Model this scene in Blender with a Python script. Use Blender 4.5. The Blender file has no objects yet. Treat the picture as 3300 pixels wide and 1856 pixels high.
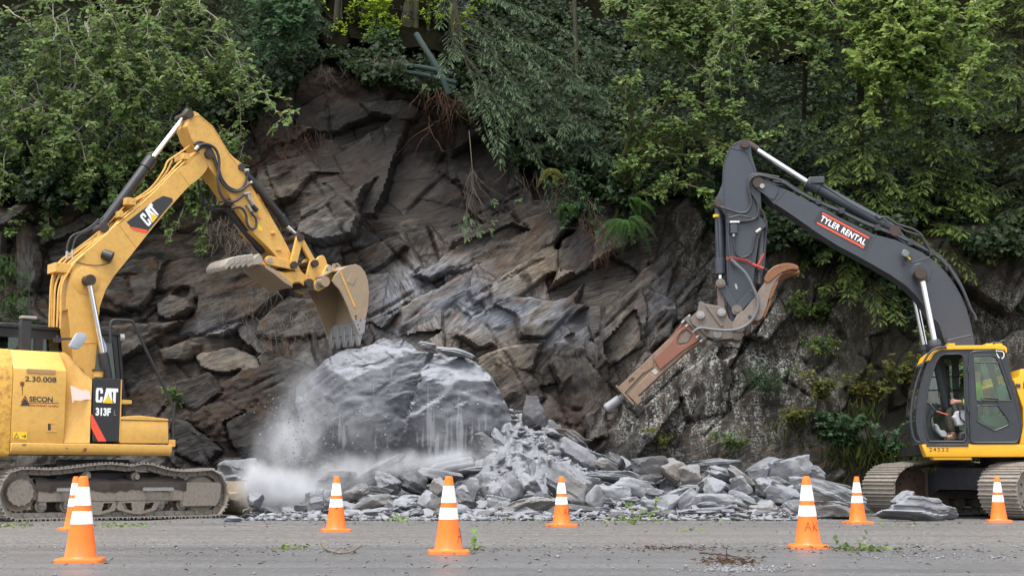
import bpy, bmesh, math, random
import numpy as np
from mathutils import Vector, Matrix, geometry as mgeo
# ------------------------------------------------------------------ camera, world, sun, exposure
SC = bpy.context.scene
COL = SC.collection
FPX, CX, CY, HORIZ, CAMH = 4612.0, 1650.0, 928.0, 1537.0, 0.70     # the lens in pixels of the 3300 px photograph
PITCH = math.atan((HORIZ - CY) / FPX)
cam_d = bpy.data.cameras.new('camera')
cam = bpy.data.objects.new('camera', cam_d)
COL.objects.link(cam)
cam.location = (0, 0, CAMH)
cam.rotation_euler = (math.pi / 2 + PITCH, 0, 0)
cam_d.sensor_width = 36.0
cam_d.lens = 36.0 * FPX / 3300.0
cam_d.clip_start = 0.1
cam_d.clip_end = 2000.0
SC.camera = cam
SUN_EL, SUN_AZ = math.radians(70), math.radians(205)      # azimuth clockwise from +Y: high behind the camera, a little left
world = bpy.data.worlds.new('World')
SC.world = world
world.use_nodes = True
wn = world.node_tree
sky = wn.nodes.new('ShaderNodeTexSky')
sky.sky_type = 'NISHITA'
sky.sun_disc = False
sky.sun_elevation = SUN_EL
sky.sun_rotation = SUN_AZ
sky.air_density = 1.0
sky.dust_density = 3.0
hs = wn.nodes.new('ShaderNodeHueSaturation')               # overcast: the blue of the sky washed out to white cloud
hs.inputs['Saturation'].default_value = 0.32
wn.links.new(sky.outputs[0], hs.inputs['Color'])
bgn = wn.nodes['Background']
wn.links.new(hs.outputs[0], bgn.inputs[0])
bgn.inputs[1].default_value = 0.13
sun_d = bpy.data.lights.new('sun', 'SUN')
sun_d.energy = 1.4
sun_d.angle = math.radians(35)
sun_d.color = (1.0, 0.975, 0.94)
sun = bpy.data.objects.new('sun', sun_d)
COL.objects.link(sun)
sd = Vector((math.sin(SUN_AZ) * math.cos(SUN_EL), math.cos(SUN_AZ) * math.cos(SUN_EL), math.sin(SUN_EL)))
sun.rotation_euler = sd.to_track_quat('Z', 'Y').to_euler()
sun.location = (-6, -10, 30)
SC.view_settings.view_transform = 'Standard'
SC.view_settings.look = 'None'
SC.view_settings.gamma = 1.0
SC.view_settings.exposure = 1.58
SC.view_settings.use_curve_mapping = False
SC.render.engine = 'CYCLES'
SC.cycles.max_bounces = 6
SC.cycles.diffuse_bounces = 3
SC.cycles.glossy_bounces = 3
SC.cycles.transmission_bounces = 5
SC.cycles.transparent_max_bounces = 8
SC.cycles.volume_bounces = 2
SC.cycles.volume_step_rate = 0.35
SC.cycles.volume_max_steps = 128
SC.cycles.use_denoising = True
rng = np.random.default_rng(7)
R = random.Random(11)
# ------------------------------------------------------------------ small tools
CP, SP = math.cos(PITCH), math.sin(PITCH)
def ray(u, v):
 a, b = (u - CX) / FPX, (CY - v) / FPX
 return Vector((a, CP - b * SP, SP + b * CP))
def P(u, v, Y):
 """world point at distance Y that shows at pixel (u, v) of the 3300 px photograph"""
 d = ray(u, v)
 t = Y / d.y
 return Vector((d.x * t, Y, CAMH + d.z * t))
def PD(u, v, Y):
 """the same for pixels of the 2576 px view"""
 return P(u * 3300 / 2576, v * 3300 / 2576, Y)
def G(u, v):
 """ground point under pixel (u, v)"""
 d = ray(u, v)
 t = -CAMH / d.z
 return Vector((d.x * t, d.y * t, 0))
def frame_fn(O, yaw):
 """pixel -> (s, z) in the upright plane at lateral offset l of a frame at O turned by yaw"""
 fx = Vector((math.cos(yaw), math.sin(yaw), 0)); fl = Vector((-math.sin(yaw), math.cos(yaw), 0))
 C0 = Vector((0, 0, CAMH))
 def fn(u, v, l):
  d = ray(u, v)
  t = (l - (C0 - O).dot(fl)) / d.dot(fl)
  p = C0 + d * t - O
  return (p.dot(fx), p.z)
 return fn
def ZM(x0, y0, sc):
 """pixels of an enlarged crop -> pixels of the photograph"""
 return lambda pts: [(x0 + x / sc, y0 + y / sc) for x, y in pts]
def tag(o, label=None, cat=None, group=None, kind=None):
 if label: o['label'] = label
 if cat: o['category'] = cat
 if group: o['group'] = group
 if kind: o['kind'] = kind
 return o
def empty(name, loc=(0, 0, 0), rz=0.0):
 o = bpy.data.objects.new(name, None)
 o.empty_display_size = 0.2
 o.location = loc
 o.rotation_euler = (0, 0, rz)
 COL.objects.link(o)
 return o
def link(name, me, mats, parent=None, smooth=None):
 if me is not None and mats is not None and len(me.materials) == 0:
  for m in (mats if isinstance(mats, (list, tuple)) else [mats]): me.materials.append(m)
 o = bpy.data.objects.new(name, me)
 COL.objects.link(o)
 if parent is not None: o.parent = parent
 if smooth is not None and len(me.polygons):
  me.polygons.foreach_set('use_smooth', np.ones(len(me.polygons), dtype=bool))
  me.set_sharp_from_angle(angle=math.radians(smooth))
 return o
def np_mesh(name, V, F, mat_idx=None):
 """mesh from numpy vertices and an (n,3) or (n,4) face array (or a list of such arrays)"""
 me = bpy.data.meshes.new(name)
 Fs = F if isinstance(F, list) else [F]
 Fs = [np.asarray(f, dtype=np.int32) for f in Fs if len(f)]
 nl = sum(f.size for f in Fs); nf = sum(len(f) for f in Fs)
 V = np.asarray(V, dtype=np.float32)
 me.vertices.add(len(V)); me.vertices.foreach_set('co', V.ravel())
 me.loops.add(nl); me.loops.foreach_set('vertex_index', np.concatenate([f.ravel() for f in Fs]))
 me.polygons.add(nf)
 st, k = [], 0
 for f in Fs:
  st.append(k + np.arange(len(f)) * f.shape[1]); k += f.size
 me.polygons.foreach_set('loop_start', np.concatenate(st).astype(np.int32))
 if mat_idx is not None: me.polygons.foreach_set('material_index', np.asarray(mat_idx, dtype=np.int32))
 me.update(calc_edges=True)
 return me
class MB:
 """collects shapes into one mesh"""
 def __init__(s): s.v = []; s.f = []; s.bm = None
 def add(s, vs, fs):
  k = len(s.v); s.v += [tuple(v) for v in vs]; s.f += [tuple(i + k for i in f) for f in fs]; return s
 def box(s, x0, x1, y0, y1, z0, z1, M=None):
  vs = [Vector((x, y, z)) for z in (z0, z1) for y in (y0, y1) for x in (x0, x1)]
  if M is not None: vs = [M @ v for v in vs]
  return s.add(vs, [(0, 2, 3, 1), (4, 5, 7, 6), (0, 1, 5, 4), (2, 6, 7, 3), (0, 4, 6, 2), (1, 3, 7, 5)])
 def tube(s, pts, r, n=8, cap=True):
  pts = [Vector(p) for p in pts]
  rs = r if isinstance(r, (list, tuple)) else [r] * len(pts)
  t0 = (pts[1] - pts[0]).normalized()
  up = Vector((0, 0, 1)) if abs(t0.z) < 0.9 else Vector((1, 0, 0))
  a = t0.cross(up).normalized(); vs = []; fs = []
  for i, p in enumerate(pts):
   t = (pts[min(i + 1, len(pts) - 1)] - pts[max(i - 1, 0)])
   if t.length < 1e-9: t = t0
   t.normalize()
   a = (a - t * a.dot(t))
   if a.length < 1e-6: a = t.orthogonal()
   a.normalize(); b = t.cross(a)
   for k in range(n):
    w = 2 * math.pi * k / n
    vs.append(p + (a * math.cos(w) + b * math.sin(w)) * rs[i])
  for i in range(len(pts) - 1):
   for k in range(n):
    k2 = (k + 1) % n
    fs.append((i * n + k, i * n + k2, (i + 1) * n + k2, (i + 1) * n + k))
  if cap:
   fs.append(tuple(range(n))[::-1]); fs.append(tuple((len(pts) - 1) * n + k for k in range(n)))
  return s.add(vs, fs)
 def rod(s, p0, p1, r, n=16): return s.tube([p0, p1], r, n)
 def lathe(s, p0, p1, prof, n=20):
  """prof: (t along p0->p1 in metres, radius)"""
  p0 = Vector(p0); d = (Vector(p1) - p0).normalized()
  return s.tube_raw(p0, d, prof, n)
 def tube_raw(s, p0, d, prof, n):
  a = d.orthogonal().normalized(); b = d.cross(a); vs = []; fs = []
  for t, r in prof:
   for k in range(n):
    w = 2 * math.pi * k / n
    vs.append(p0 + d * t + (a * math.cos(w) + b * math.sin(w)) * r)
  m = len(prof)
  for i in range(m - 1):
   for k in range(n):
    k2 = (k + 1) % n
    fs.append((i * n + k, i * n + k2, (i + 1) * n + k2, (i + 1) * n + k))
  fs.append(tuple(range(n))[::-1]); fs.append(tuple((m - 1) * n + k for k in range(n)))
  return s.add(vs, fs)
 def prism(s, pts, l0, l1, holes=()):
  """pts: (s, z) outline, thickness from lateral l0 to l1"""
  pts = [tuple(p[:2]) for p in pts]
  if area2(pts) < 0: pts = pts[::-1]
  loops = [pts] + [list(h) if area2(h) < 0 else list(h)[::-1] for h in holes]
  vs = []; fs = []; ks = []
  for lp in loops:
   k = len(vs); ks.append(k); n = len(lp)
   vs += [(x, l0, z) for x, z in lp] + [(x, l1, z) for x, z in lp]
   for i in range(n):
    j = (i + 1) % n
    fs.append((k + i, k + j, k + n + j, k + n + i))
  if not holes:
   n = len(pts)
   fs.append(tuple(range(n))); fs.append(tuple(range(2 * n - 1, n - 1, -1)))
  else:
   tri = mgeo.tessellate_polygon([[Vector((x, z, 0)) for x, z in lp] for lp in loops])
   idx0 = []; idx1 = []
   for lp, k in zip(loops, ks):
    idx0 += [k + i for i in range(len(lp))]; idx1 += [k + len(lp) + i for i in range(len(lp))]
   for a, b, c in tri:
    va, vb, vc = [vs[idx0[q]] for q in (a, b, c)]
    cr = (vb[0] - va[0]) * (vc[2] - va[2]) - (vb[2] - va[2]) * (vc[0] - va[0])
    if cr < 0: b, c = c, b
    fs.append((idx0[a], idx0[b], idx0[c])); fs.append((idx1[a], idx1[c], idx1[b]))
  return s.add(vs, fs)
 def build(s, name, mats, parent=None, bev=0.0, smooth=35, seg=1):
  me = bpy.data.meshes.new(name)
  me.from_pydata(s.v, [], s.f)
  me.update()
  if bev > 0:
   bm = bmesh.new(); bm.from_mesh(me)
   bmesh.ops.recalc_face_normals(bm, faces=bm.faces)
   es = [e for e in bm.edges if len(e.link_faces) == 2 and e.calc_face_angle(0) > 0.5]
   bmesh.ops.bevel(bm, geom=es, offset=bev, offset_type='OFFSET', segments=seg, profile=0.6, affect='EDGES', clamp_overlap=True)
   bm.to_mesh(me); bm.free()
  return link(name, me, mats, parent, smooth)
def area2(p):
 return sum(p[i][0] * p[(i + 1) % len(p)][1] - p[(i + 1) % len(p)][0] * p[i][1] for i in range(len(p)))
def spline(pts, n=6, closed=False):
 """Catmull-Rom through the points"""
 pts = [Vector(p) for p in pts]; m = len(pts); out = []
 for i in range(m if closed else m - 1):
  g = lambda k: pts[k % m] if closed else pts[max(0, min(m - 1, k))]
  p0, p1, p2, p3 = g(i - 1), g(i), g(i + 1), g(i + 2)
  for j in range(n):
   t = j / n
   out.append(0.5 * ((2 * p1) + (p2 - p0) * t + (2 * p0 - 5 * p1 + 4 * p2 - p3) * t * t + (3 * p1 - p0 - 3 * p2 + p3) * t ** 3))
 if not closed: out.append(pts[-1])
 return out
def smooth2(pts, n=4):
 return [(p.x, p.y) for p in spline([(x, y, 0) for x, y in pts], n, True)]
# ------------------------------------------------------------------ numpy noise
def _hash(ix, iy, iz, seed=0):
 h = (ix.astype(np.int64) * 374761393 + iy.astype(np.int64) * 668265263 + iz.astype(np.int64) * 2147483647 + seed * 974711) & 0xffffffff
 h = ((h ^ (h >> 13)) * 1274126177) & 0xffffffff
 h = ((h ^ (h >> 16)) * 2246822519) & 0xffffffff
 return ((h ^ (h >> 15)) & 0xffffff) / float(0xffffff)
def vnoise(x, y, z=0.0, seed=0):
 x, y, z = np.broadcast_arrays(np.asarray(x, float), np.asarray(y, float), np.asarray(z, float))
 ix, iy, iz = np.floor(x), np.floor(y), np.floor(z)
 fx, fy, fz = x - ix, y - iy, z - iz
 fx, fy, fz = [f * f * f * (f * (f * 6 - 15) + 10) for f in (fx, fy, fz)]
 r = 0
 for dx in (0, 1):
  for dy in (0, 1):
   for dz in (0, 1):
    w = (fx if dx else 1 - fx) * (fy if dy else 1 - fy) * (fz if dz else 1 - fz)
    r = r + w * _hash(ix + dx, iy + dy, iz + dz, seed)
 return r * 2 - 1
def fbm(x, y, z=0.0, oct=4, seed=0, gain=0.5):
 r, a, f = 0, 1.0, 1.0
 for k in range(oct):
  r = r + a * vnoise(np.asarray(x) * f, np.asarray(y) * f, np.asarray(z) * f, seed + k)
  a *= gain; f *= 2.03
 return r
def cells(x, y, seed=0, jit=0.9):
 """2D Voronoi: (cell random a, b, c, distance to edge F2-F1, dx, dy from the cell's point)"""
 ix, iy = np.floor(x), np.floor(y)
 d1 = np.full(x.shape, 9.0); d2 = np.full(x.shape, 9.0)
 bx = np.zeros(x.shape); by = np.zeros(x.shape); ox = np.zeros(x.shape); oy = np.zeros(x.shape)
 z0 = np.zeros(x.shape)
 for dx in (-1, 0, 1):
  for dy in (-1, 0, 1):
   cx, cy = ix + dx, iy + dy
   px = cx + 0.5 + jit * (_hash(cx, cy, z0, seed) - 0.5); py = cy + 0.5 + jit * (_hash(cx, cy, z0 + 1, seed) - 0.5)
   d = np.hypot(x - px, y - py)
   m = d < d1
   d2 = np.where(m, d1, np.minimum(d2, d))
   bx = np.where(m, cx, bx); by = np.where(m, cy, by)
   ox = np.where(m, x - px, ox); oy = np.where(m, y - py, oy)
   d1 = np.where(m, d, d1)
 return [_hash(bx, by, z0 + k, seed) for k in (2, 3, 4)] + [d2 - d1, ox, oy]
# ------------------------------------------------------------------ materials
def new_mat(name):
 m = bpy.data.materials.new(name); m.use_nodes = True
 nt = m.node_tree; nt.nodes.clear()
 out = nt.nodes.new('ShaderNodeOutputMaterial')
 return m, nt, out
class NT:
 """short hand for wiring shader nodes"""
 def __init__(s, nt): s.nt = nt
 def n(s, typ, **kw):
  nd = s.nt.nodes.new(typ)
  for k, v in kw.items(): setattr(nd, k, v)
  return nd
 def set(s, sock, v):
  if isinstance(v, bpy.types.NodeSocket): s.nt.links.new(v, sock)
  elif v is not None:
   if isinstance(v, tuple) and len(v) == 3 and sock.type == 'RGBA': v = v + (1,)
   sock.default_value = v
 def coord(s, which='Object'): return s.n('ShaderNodeTexCoord').outputs[which]
 def pos(s): return s.n('ShaderNodeNewGeometry').outputs['Position']
 def map(s, vec, scale=(1, 1, 1), rot=(0, 0, 0), loc=(0, 0, 0)):
  nd = s.n('ShaderNodeMapping'); s.set(nd.inputs[0], vec)
  nd.inputs['Location'].default_value = loc; nd.inputs['Rotation'].default_value = rot; nd.inputs['Scale'].default_value = scale
  return nd.outputs[0]
 def noise(s, vec, scale, detail=4, rough=0.55, dist=0.0):
  nd = s.n('ShaderNodeTexNoise'); s.set(nd.inputs['Vector'], vec)
  nd.inputs['Scale'].default_value = scale; nd.inputs['Detail'].default_value = detail
  nd.inputs['Roughness'].default_value = rough; nd.inputs['Distortion'].default_value = dist
  return nd.outputs[0]
 def voro(s, vec, scale, feature='F1', rnd=1.0):
  nd = s.n('ShaderNodeTexVoronoi', feature=feature); s.set(nd.inputs['Vector'], vec)
  nd.inputs['Scale'].default_value = scale; nd.inputs['Randomness'].default_value = rnd
  return nd
 def ramp(s, fac, stops, interp='LINEAR'):
  nd = s.n('ShaderNodeValToRGB'); nd.color_ramp.interpolation = interp
  el = nd.color_ramp.elements
  while len(el) < len(stops): el.new(0.5)
  for e, (p, c) in zip(el, stops):
   e.position = p; e.color = (c, c, c, 1) if isinstance(c, (int, float)) else tuple(c) + (1,)
  s.set(nd.inputs[0], fac)
  return nd.outputs[0]
 def mix(s, fac, a, b, typ='MIX'):
  nd = s.n('ShaderNodeMix', data_type='RGBA', blend_type=typ)
  s.set(nd.inputs[0], fac); s.set(nd.inputs[6], a); s.set(nd.inputs[7], b)
  return nd.outputs[2]
 def math(s, op, a, b=None, c=None, clamp=False):
  nd = s.n('ShaderNodeMath', operation=op, use_clamp=clamp)
  s.set(nd.inputs[0], a)
  if b is not None: s.set(nd.inputs[1], b)
  if c is not None: s.set(nd.inputs[2], c)
  return nd.outputs[0]
 def vmath(s, op, a, b=None):
  nd = s.n('ShaderNodeVectorMath', operation=op); s.set(nd.inputs[0], a)
  if b is not None: s.set(nd.inputs[1], b)
  return nd.outputs[1] if op in ('LENGTH', 'DISTANCE', 'DOT_PRODUCT') else nd.outputs[0]
 def sep(s, vec):
  nd = s.n('ShaderNodeSeparateXYZ'); s.set(nd.inputs[0], vec); return nd.outputs
 def smooth(s, x, a, b):
  nd = s.n('ShaderNodeMapRange', interpolation_type='SMOOTHSTEP'); s.set(nd.inputs[0], x)
  nd.inputs[1].default_value = a; nd.inputs[2].default_value = b
  return nd.outputs[0]
 def bump(s, h, strength=0.3, dist=0.02, normal=None):
  nd = s.n('ShaderNodeBump'); s.set(nd.inputs['Height'], h)
  nd.inputs['Strength'].default_value = strength; nd.inputs['Distance'].default_value = dist
  if normal is not None: s.set(nd.inputs['Normal'], normal)
  return nd.outputs[0]
 def bsdf(s, out, col, rough=0.5, metal=0.0, normal=None, spec=0.5, coat=0.0):
  b = s.n('ShaderNodeBsdfPrincipled')
  s.set(b.inputs['Base Color'], col); s.set(b.inputs['Roughness'], rough); s.set(b.inputs['Metallic'], metal)
  s.set(b.inputs['Specular IOR Level'], spec); s.set(b.inputs['Coat Weight'], coat)
  if normal is not None: s.set(b.inputs['Normal'], normal)
  s.nt.links.new(b.outputs[0], out.inputs[0])
  return b
def paint(name, col, rough=0.42, dirt=(0.16, 0.12, 0.075), amt=0.35, speck=0.0, speck_col=(0.06, 0.035, 0.02), metal=0.0, bump=0.06, scale=1.0, low=0.0, spec=0.45):
 """worn machine paint: base, a mottled film of dirt, dark specks, optional more dirt low down"""
 m, nt, out = new_mat(name); t = NT(nt)
 co = t.coord()
 n1 = t.noise(co, 1.6 * scale, 6, 0.6, 0.4); n2 = t.noise(co, 9 * scale, 5, 0.65); n3 = t.noise(co, 34 * scale, 3, 0.6)
 c = t.mix(t.ramp(n1, [(0.3, 0.0), (0.75, 1.0)]), tuple(x * 0.93 for x in col), tuple(min(1, x * 1.06) for x in col))
 c = t.mix(t.math('MULTIPLY', t.ramp(n2, [(0.45, 0.0), (0.78, 1.0)]), amt), c, dirt)
 if low > 0:
  z = t.sep(t.pos())[2]
  f = t.math('MULTIPLY', t.math('SUBTRACT', 1.0, t.smooth(t.math('ADD', z, t.math('MULTIPLY', n2, 0.5)), 0.4, low)), 0.9)
  c = t.mix(f, c, dirt)
 if speck > 0:
  c = t.mix(t.math('MULTIPLY', t.ramp(n3, [(0.62, 0.0), (0.70, 1.0)]), speck), c, speck_col)
 r = t.math('ADD', rough, t.math('MULTIPLY', t.math('SUBTRACT', n2, 0.5), 0.25))
 t.bsdf(out, c, r, metal, t.bump(n2, bump, 0.01), spec)
 return m
def solid(name, col, rough=0.5, metal=0.0, var=0.15, scale=12.0, bump=0.0, spec=0.5):
 m, nt, out = new_mat(name); t = NT(nt)
 n = t.noise(t.coord(), scale, 4, 0.6)
 c = t.mix(n, tuple(x * (1 - var) for x in col), tuple(min(1, x * (1 + var)) for x in col))
 t.bsdf(out, c, rough, metal, t.bump(n, bump, 0.01) if bump else None, spec)
 return m
# ------------------------------------------------------------------ the rock face and the slope above it
def interp_pts(ctrl, X, Z, power=3.0):
 num = np.zeros(X.shape); den = np.zeros(X.shape)
 for cx, cz, val in ctrl:
  w = 1.0 / (((X - cx) ** 2 + (Z - cz) ** 2) + 0.15) ** (power / 2)
  num += w * val; den += w
 return num / den
_face = [(-300, 600, 30.2), (-300, 1100, 29.6), (0, 600, 30.2), (0, 1000, 29.9), (0, 1190, 29.6), (300, 640, 30.5), (300, 980, 30.4), (520, 1100, 29.3), (430, 1180, 29.0), (640, 1150, 29.6),
   (450, 890, 30.3), (600, 700, 30.7), (620, 830, 30.8), (830, 540, 30.6), (700, 300, 31.8), (700, 480, 31.3), (900, 250, 32.3), (1000, 180, 32.2), (1150, 330, 32.7),
   (1000, 420, 32.3), (1200, 500, 32.0), (1350, 420, 32.3), (1100, 800, 30.9), (1000, 650, 31.5), (1300, 650, 30.7), (1400, 880, 30.0), (1500, 620, 30.9), (1600, 800, 30.3),
   (1500, 1100, 29.5), (1300, 1100, 30.0), (1000, 1100, 30.2), (800, 1000, 30.6), (1700, 650, 30.7), (1800, 900, 30.0), (1800, 1150, 29.4), (2100, 700, 30.5), (2100, 1000, 29.8),
   (2100, 1170, 29.2), (2400, 780, 30.3), (2500, 1000, 29.7), (2500, 1190, 29.4), (2700, 600, 30.4), (2900, 1000, 29.8)]
_ctrl = []
for a, b, Y in _face:
 p = PD(a, b, Y); _ctrl.append((p.x, p.z, Y))
_rim = [(-400, 560), (0, 540), (300, 540), (520, 330), (640, 230), (720, 175), (820, 142), (1000, 126), (1090, 165), (1180, 260), (1300, 350), (1500, 440), (1700, 500), (1900, 600), (2150, 640), (2400, 620), (2700, 600), (3000, 600)]
_rx = np.array([PD(a, b, 31.2).x for a, b in _rim]); _rz = np.array([PD(a, b, 31.2).z for a, b in _rim])
def rim_z(x): return np.interp(x, _rx, _rz)
_ax = np.array([PD(a, 700, 31).x for a in (-300, 400, 700, 1000, 1300, 1600, 1900, 2300, 2900)])
_aa = np.radians([14, 18, 27, 36, 34, 47, 60, 66, 66])
# slabs one can tell apart: outline in the 2576 px view, how far it stands proud, tone
_slabs = [
 ([(752, 522), (800, 497), (850, 478), (895, 492), (908, 540), (888, 592), (800, 614), (742, 590)], .34, .62),
 ([(268, 692), (330, 650), (388, 640), (393, 720), (352, 782), (290, 772), (258, 742)], .25, .45),
 ([(385, 762), (420, 735), (482, 740), (487, 775), (430, 810), (390, 800)], .20, .50),
 ([(418, 655), (560, 640), (700, 668), (742, 715), (640, 800), (560, 852), (440, 842), (492, 775), (480, 728), (400, 725)], .18, .55),
 ([(650, 805), (722, 735), (792, 752), (815, 822), (765, 852), (690, 858), (648, 840)], .26, .60),
 ([(488, 895), (560, 862), (640, 888), (655, 922), (580, 944), (500, 930)], .26, .85),
 ([(400, 880), (470, 850), (500, 862), (480, 905), (410, 912)], .18, .75),
 ([(1225, 725), (1330, 642), (1402, 598), (1396, 680), (1300, 752), (1240, 770)], .22, .80),
 ([(1300, 795), (1420, 742), (1474, 700), (1445, 780), (1372, 852), (1308, 852)], .20, .55),
 ([(1393, 862), (1482, 808), (1492, 850), (1432, 890), (1398, 897)], .26, .35),
 ([(1138, 842), (1250, 772), (1296, 796), (1296, 852), (1200, 882)], .18, .78),
 ([(1190, 896), (1292, 862), (1372, 858), (1340, 932), (1262, 982), (1208, 962)], .24, .66),
 ([(1518, 866), (1600, 772), (1614, 860), (1562, 904), (1524, 914)], .24, .78),
 ([(1622, 722), (1702, 758), (1694, 852), (1624, 882)], .18, .40),
 ([(1000, 772), (1100, 722), (1196, 650), (1180, 722), (1092, 802), (1010, 834)], .20, .70),
 ([(1040, 692), (1180, 604), (1292, 562), (1330, 582), (1210, 645), (1085, 712)], .22, .60),
 ([(1468, 1046), (1500, 1000), (1532, 1030), (1524, 1102), (1478, 1112)], .22, .60),
 ([(1405, 600), (1470, 560), (1500, 590), (1480, 690), (1408, 690)], .16, .62),
 ([(640, 420), (760, 380), (800, 420), (740, 500), (690, 520), (640, 480)], .14, .55),
 ([(905, 260), (1010, 240), (1060, 262), (1040, 300), (930, 290)], .20, .66),
 ([(590, 280), (700, 215), (738, 220), (735, 330), (640, 380), (595, 350)], .22, .40),
 ([(1250, 905), (1340, 938), (1380, 1000), (1300, 1050), (1240, 990)], .16, .42),
 ([(1550, 1000), (1640, 960), (1680, 1000), (1660, 1080), (1560, 1100)], .18, .40),
 ([(1700, 960), (1790, 880), (1850, 930), (1830, 1040), (1730, 1060)], .22, .44),
 ([(1880, 760), (1960, 720), (1990, 800), (1930, 860), (1870, 850)], .24, .48),
 ([(2080, 780), (2200, 690), (2260, 740), (2240, 830), (2120, 870)], .20, .50),
 ([(110, 620), (230, 560), (300, 600), (250, 680), (140, 720)], .20, .42),
 ([(860, 640), (1000, 590), (1030, 620), (960, 680), (880, 700)], .14, .38),
 ([(920, 800), (1000, 850), (1120, 830), (1060, 870), (960, 900)], .12, .62),
 ([(430, 960), (520, 930), (560, 990), (500, 1040), (440, 1010)], .22, .45),
 ([(410, 1040), (470, 1060), (560, 1130), (520, 1180), (440, 1150)], .24, .25),
 ([(560, 1060), (640, 1010), (690, 1040), (660, 1120), (580, 1140)], .22, .22),
]
def slab_polys():
 out = []
 for pts, h, tone in _slabs:
  cx = sum(p[0] for p in pts) / len(pts); cy = sum(p[1] for p in pts) / len(pts)
  q = PD(cx, cy, 31.0)
  Y = float(interp_pts(_ctrl, np.array([q.x]), np.array([q.z]))[0]) - h
  w = [PD(a, b, Y) for a, b in pts]
  out.append((np.array([(p.x, p.z) for p in w]), h, tone))
 return out
SLABS = slab_polys()
def in_poly(X, Z, poly):
 """signed distance to the outline, positive inside"""
 ins = np.zeros(X.shape, bool); d = np.full(X.shape, 1e9); n = len(poly)
 for i in range(n):
  x0, z0 = poly[i]; x1, z1 = poly[(i + 1) % n]
  c = (z0 > Z) != (z1 > Z)
  ins ^= c & (X < (x1 - x0) * (Z - z0) / (z1 - z0 + 1e-12) + x0)
  t = np.clip(((X - x0) * (x1 - x0) + (Z - z0) * (z1 - z0)) / ((x1 - x0) ** 2 + (z1 - z0) ** 2), 0, 1)
  d = np.minimum(d, np.hypot(X - x0 - t * (x1 - x0), Z - z0 - t * (z1 - z0)))
 return np.where(ins, d, -d)
def _gen_slabs(seed, n, la, lb, hh, xr=(-13, 13), zr=(-.3, 10)):
 r = np.random.default_rng(seed); out = []
 for _ in range(n):
  cx, cz = r.uniform(*xr), r.uniform(*zr); an = float(np.interp(cx, _ax, _aa)) + r.normal(0, .12) + (math.pi / 2 * .9 if r.random() < .16 else 0)
  a = r.uniform(*la); b = a * r.uniform(*lb); m = r.integers(4, 7); w = np.sort((np.arange(m) + r.uniform(-.33, .33, m)) / m * 2 * np.pi)
  rr = r.uniform(.75, 1.1, m); u, v = np.cos(w) * a * rr, np.sin(w) * b * rr; v = v + .35 * u * r.uniform(-.5, .5)
  poly = np.stack([cx + u * math.cos(an) - v * math.sin(an), cz + u * math.sin(an) + v * math.cos(an)], -1)
  out.append((poly, float(r.gamma(1.6, hh / 1.6)), r.normal(.02, .14), r.normal(.20, .17), r.uniform(.25, .85), an))
 return out
BIGSLABS = _gen_slabs(5, 150, (.8, 3.2), (.24, .46), .10); BIGSLABS.sort(key=lambda q: q[1])
CHIPS = _gen_slabs(6, 520, (.12, .7), (.2, .5), .022)
_r = np.random.default_rng(8); CRACKS = []
for _i in range(80):
 _x, _z = _r.uniform(-12, 12), _r.uniform(0, 8.5); _a = float(np.interp(_x, _ax, _aa)) + (_r.normal(0, .1) if _i % 3 else 1.45 + _r.normal(0, .2)); _l = _r.uniform(.8, 3.6)
 CRACKS.append((_x, _z, _x + _l * math.cos(_a), _z + _l * math.sin(_a), _r.uniform(.018, .032)))
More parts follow.
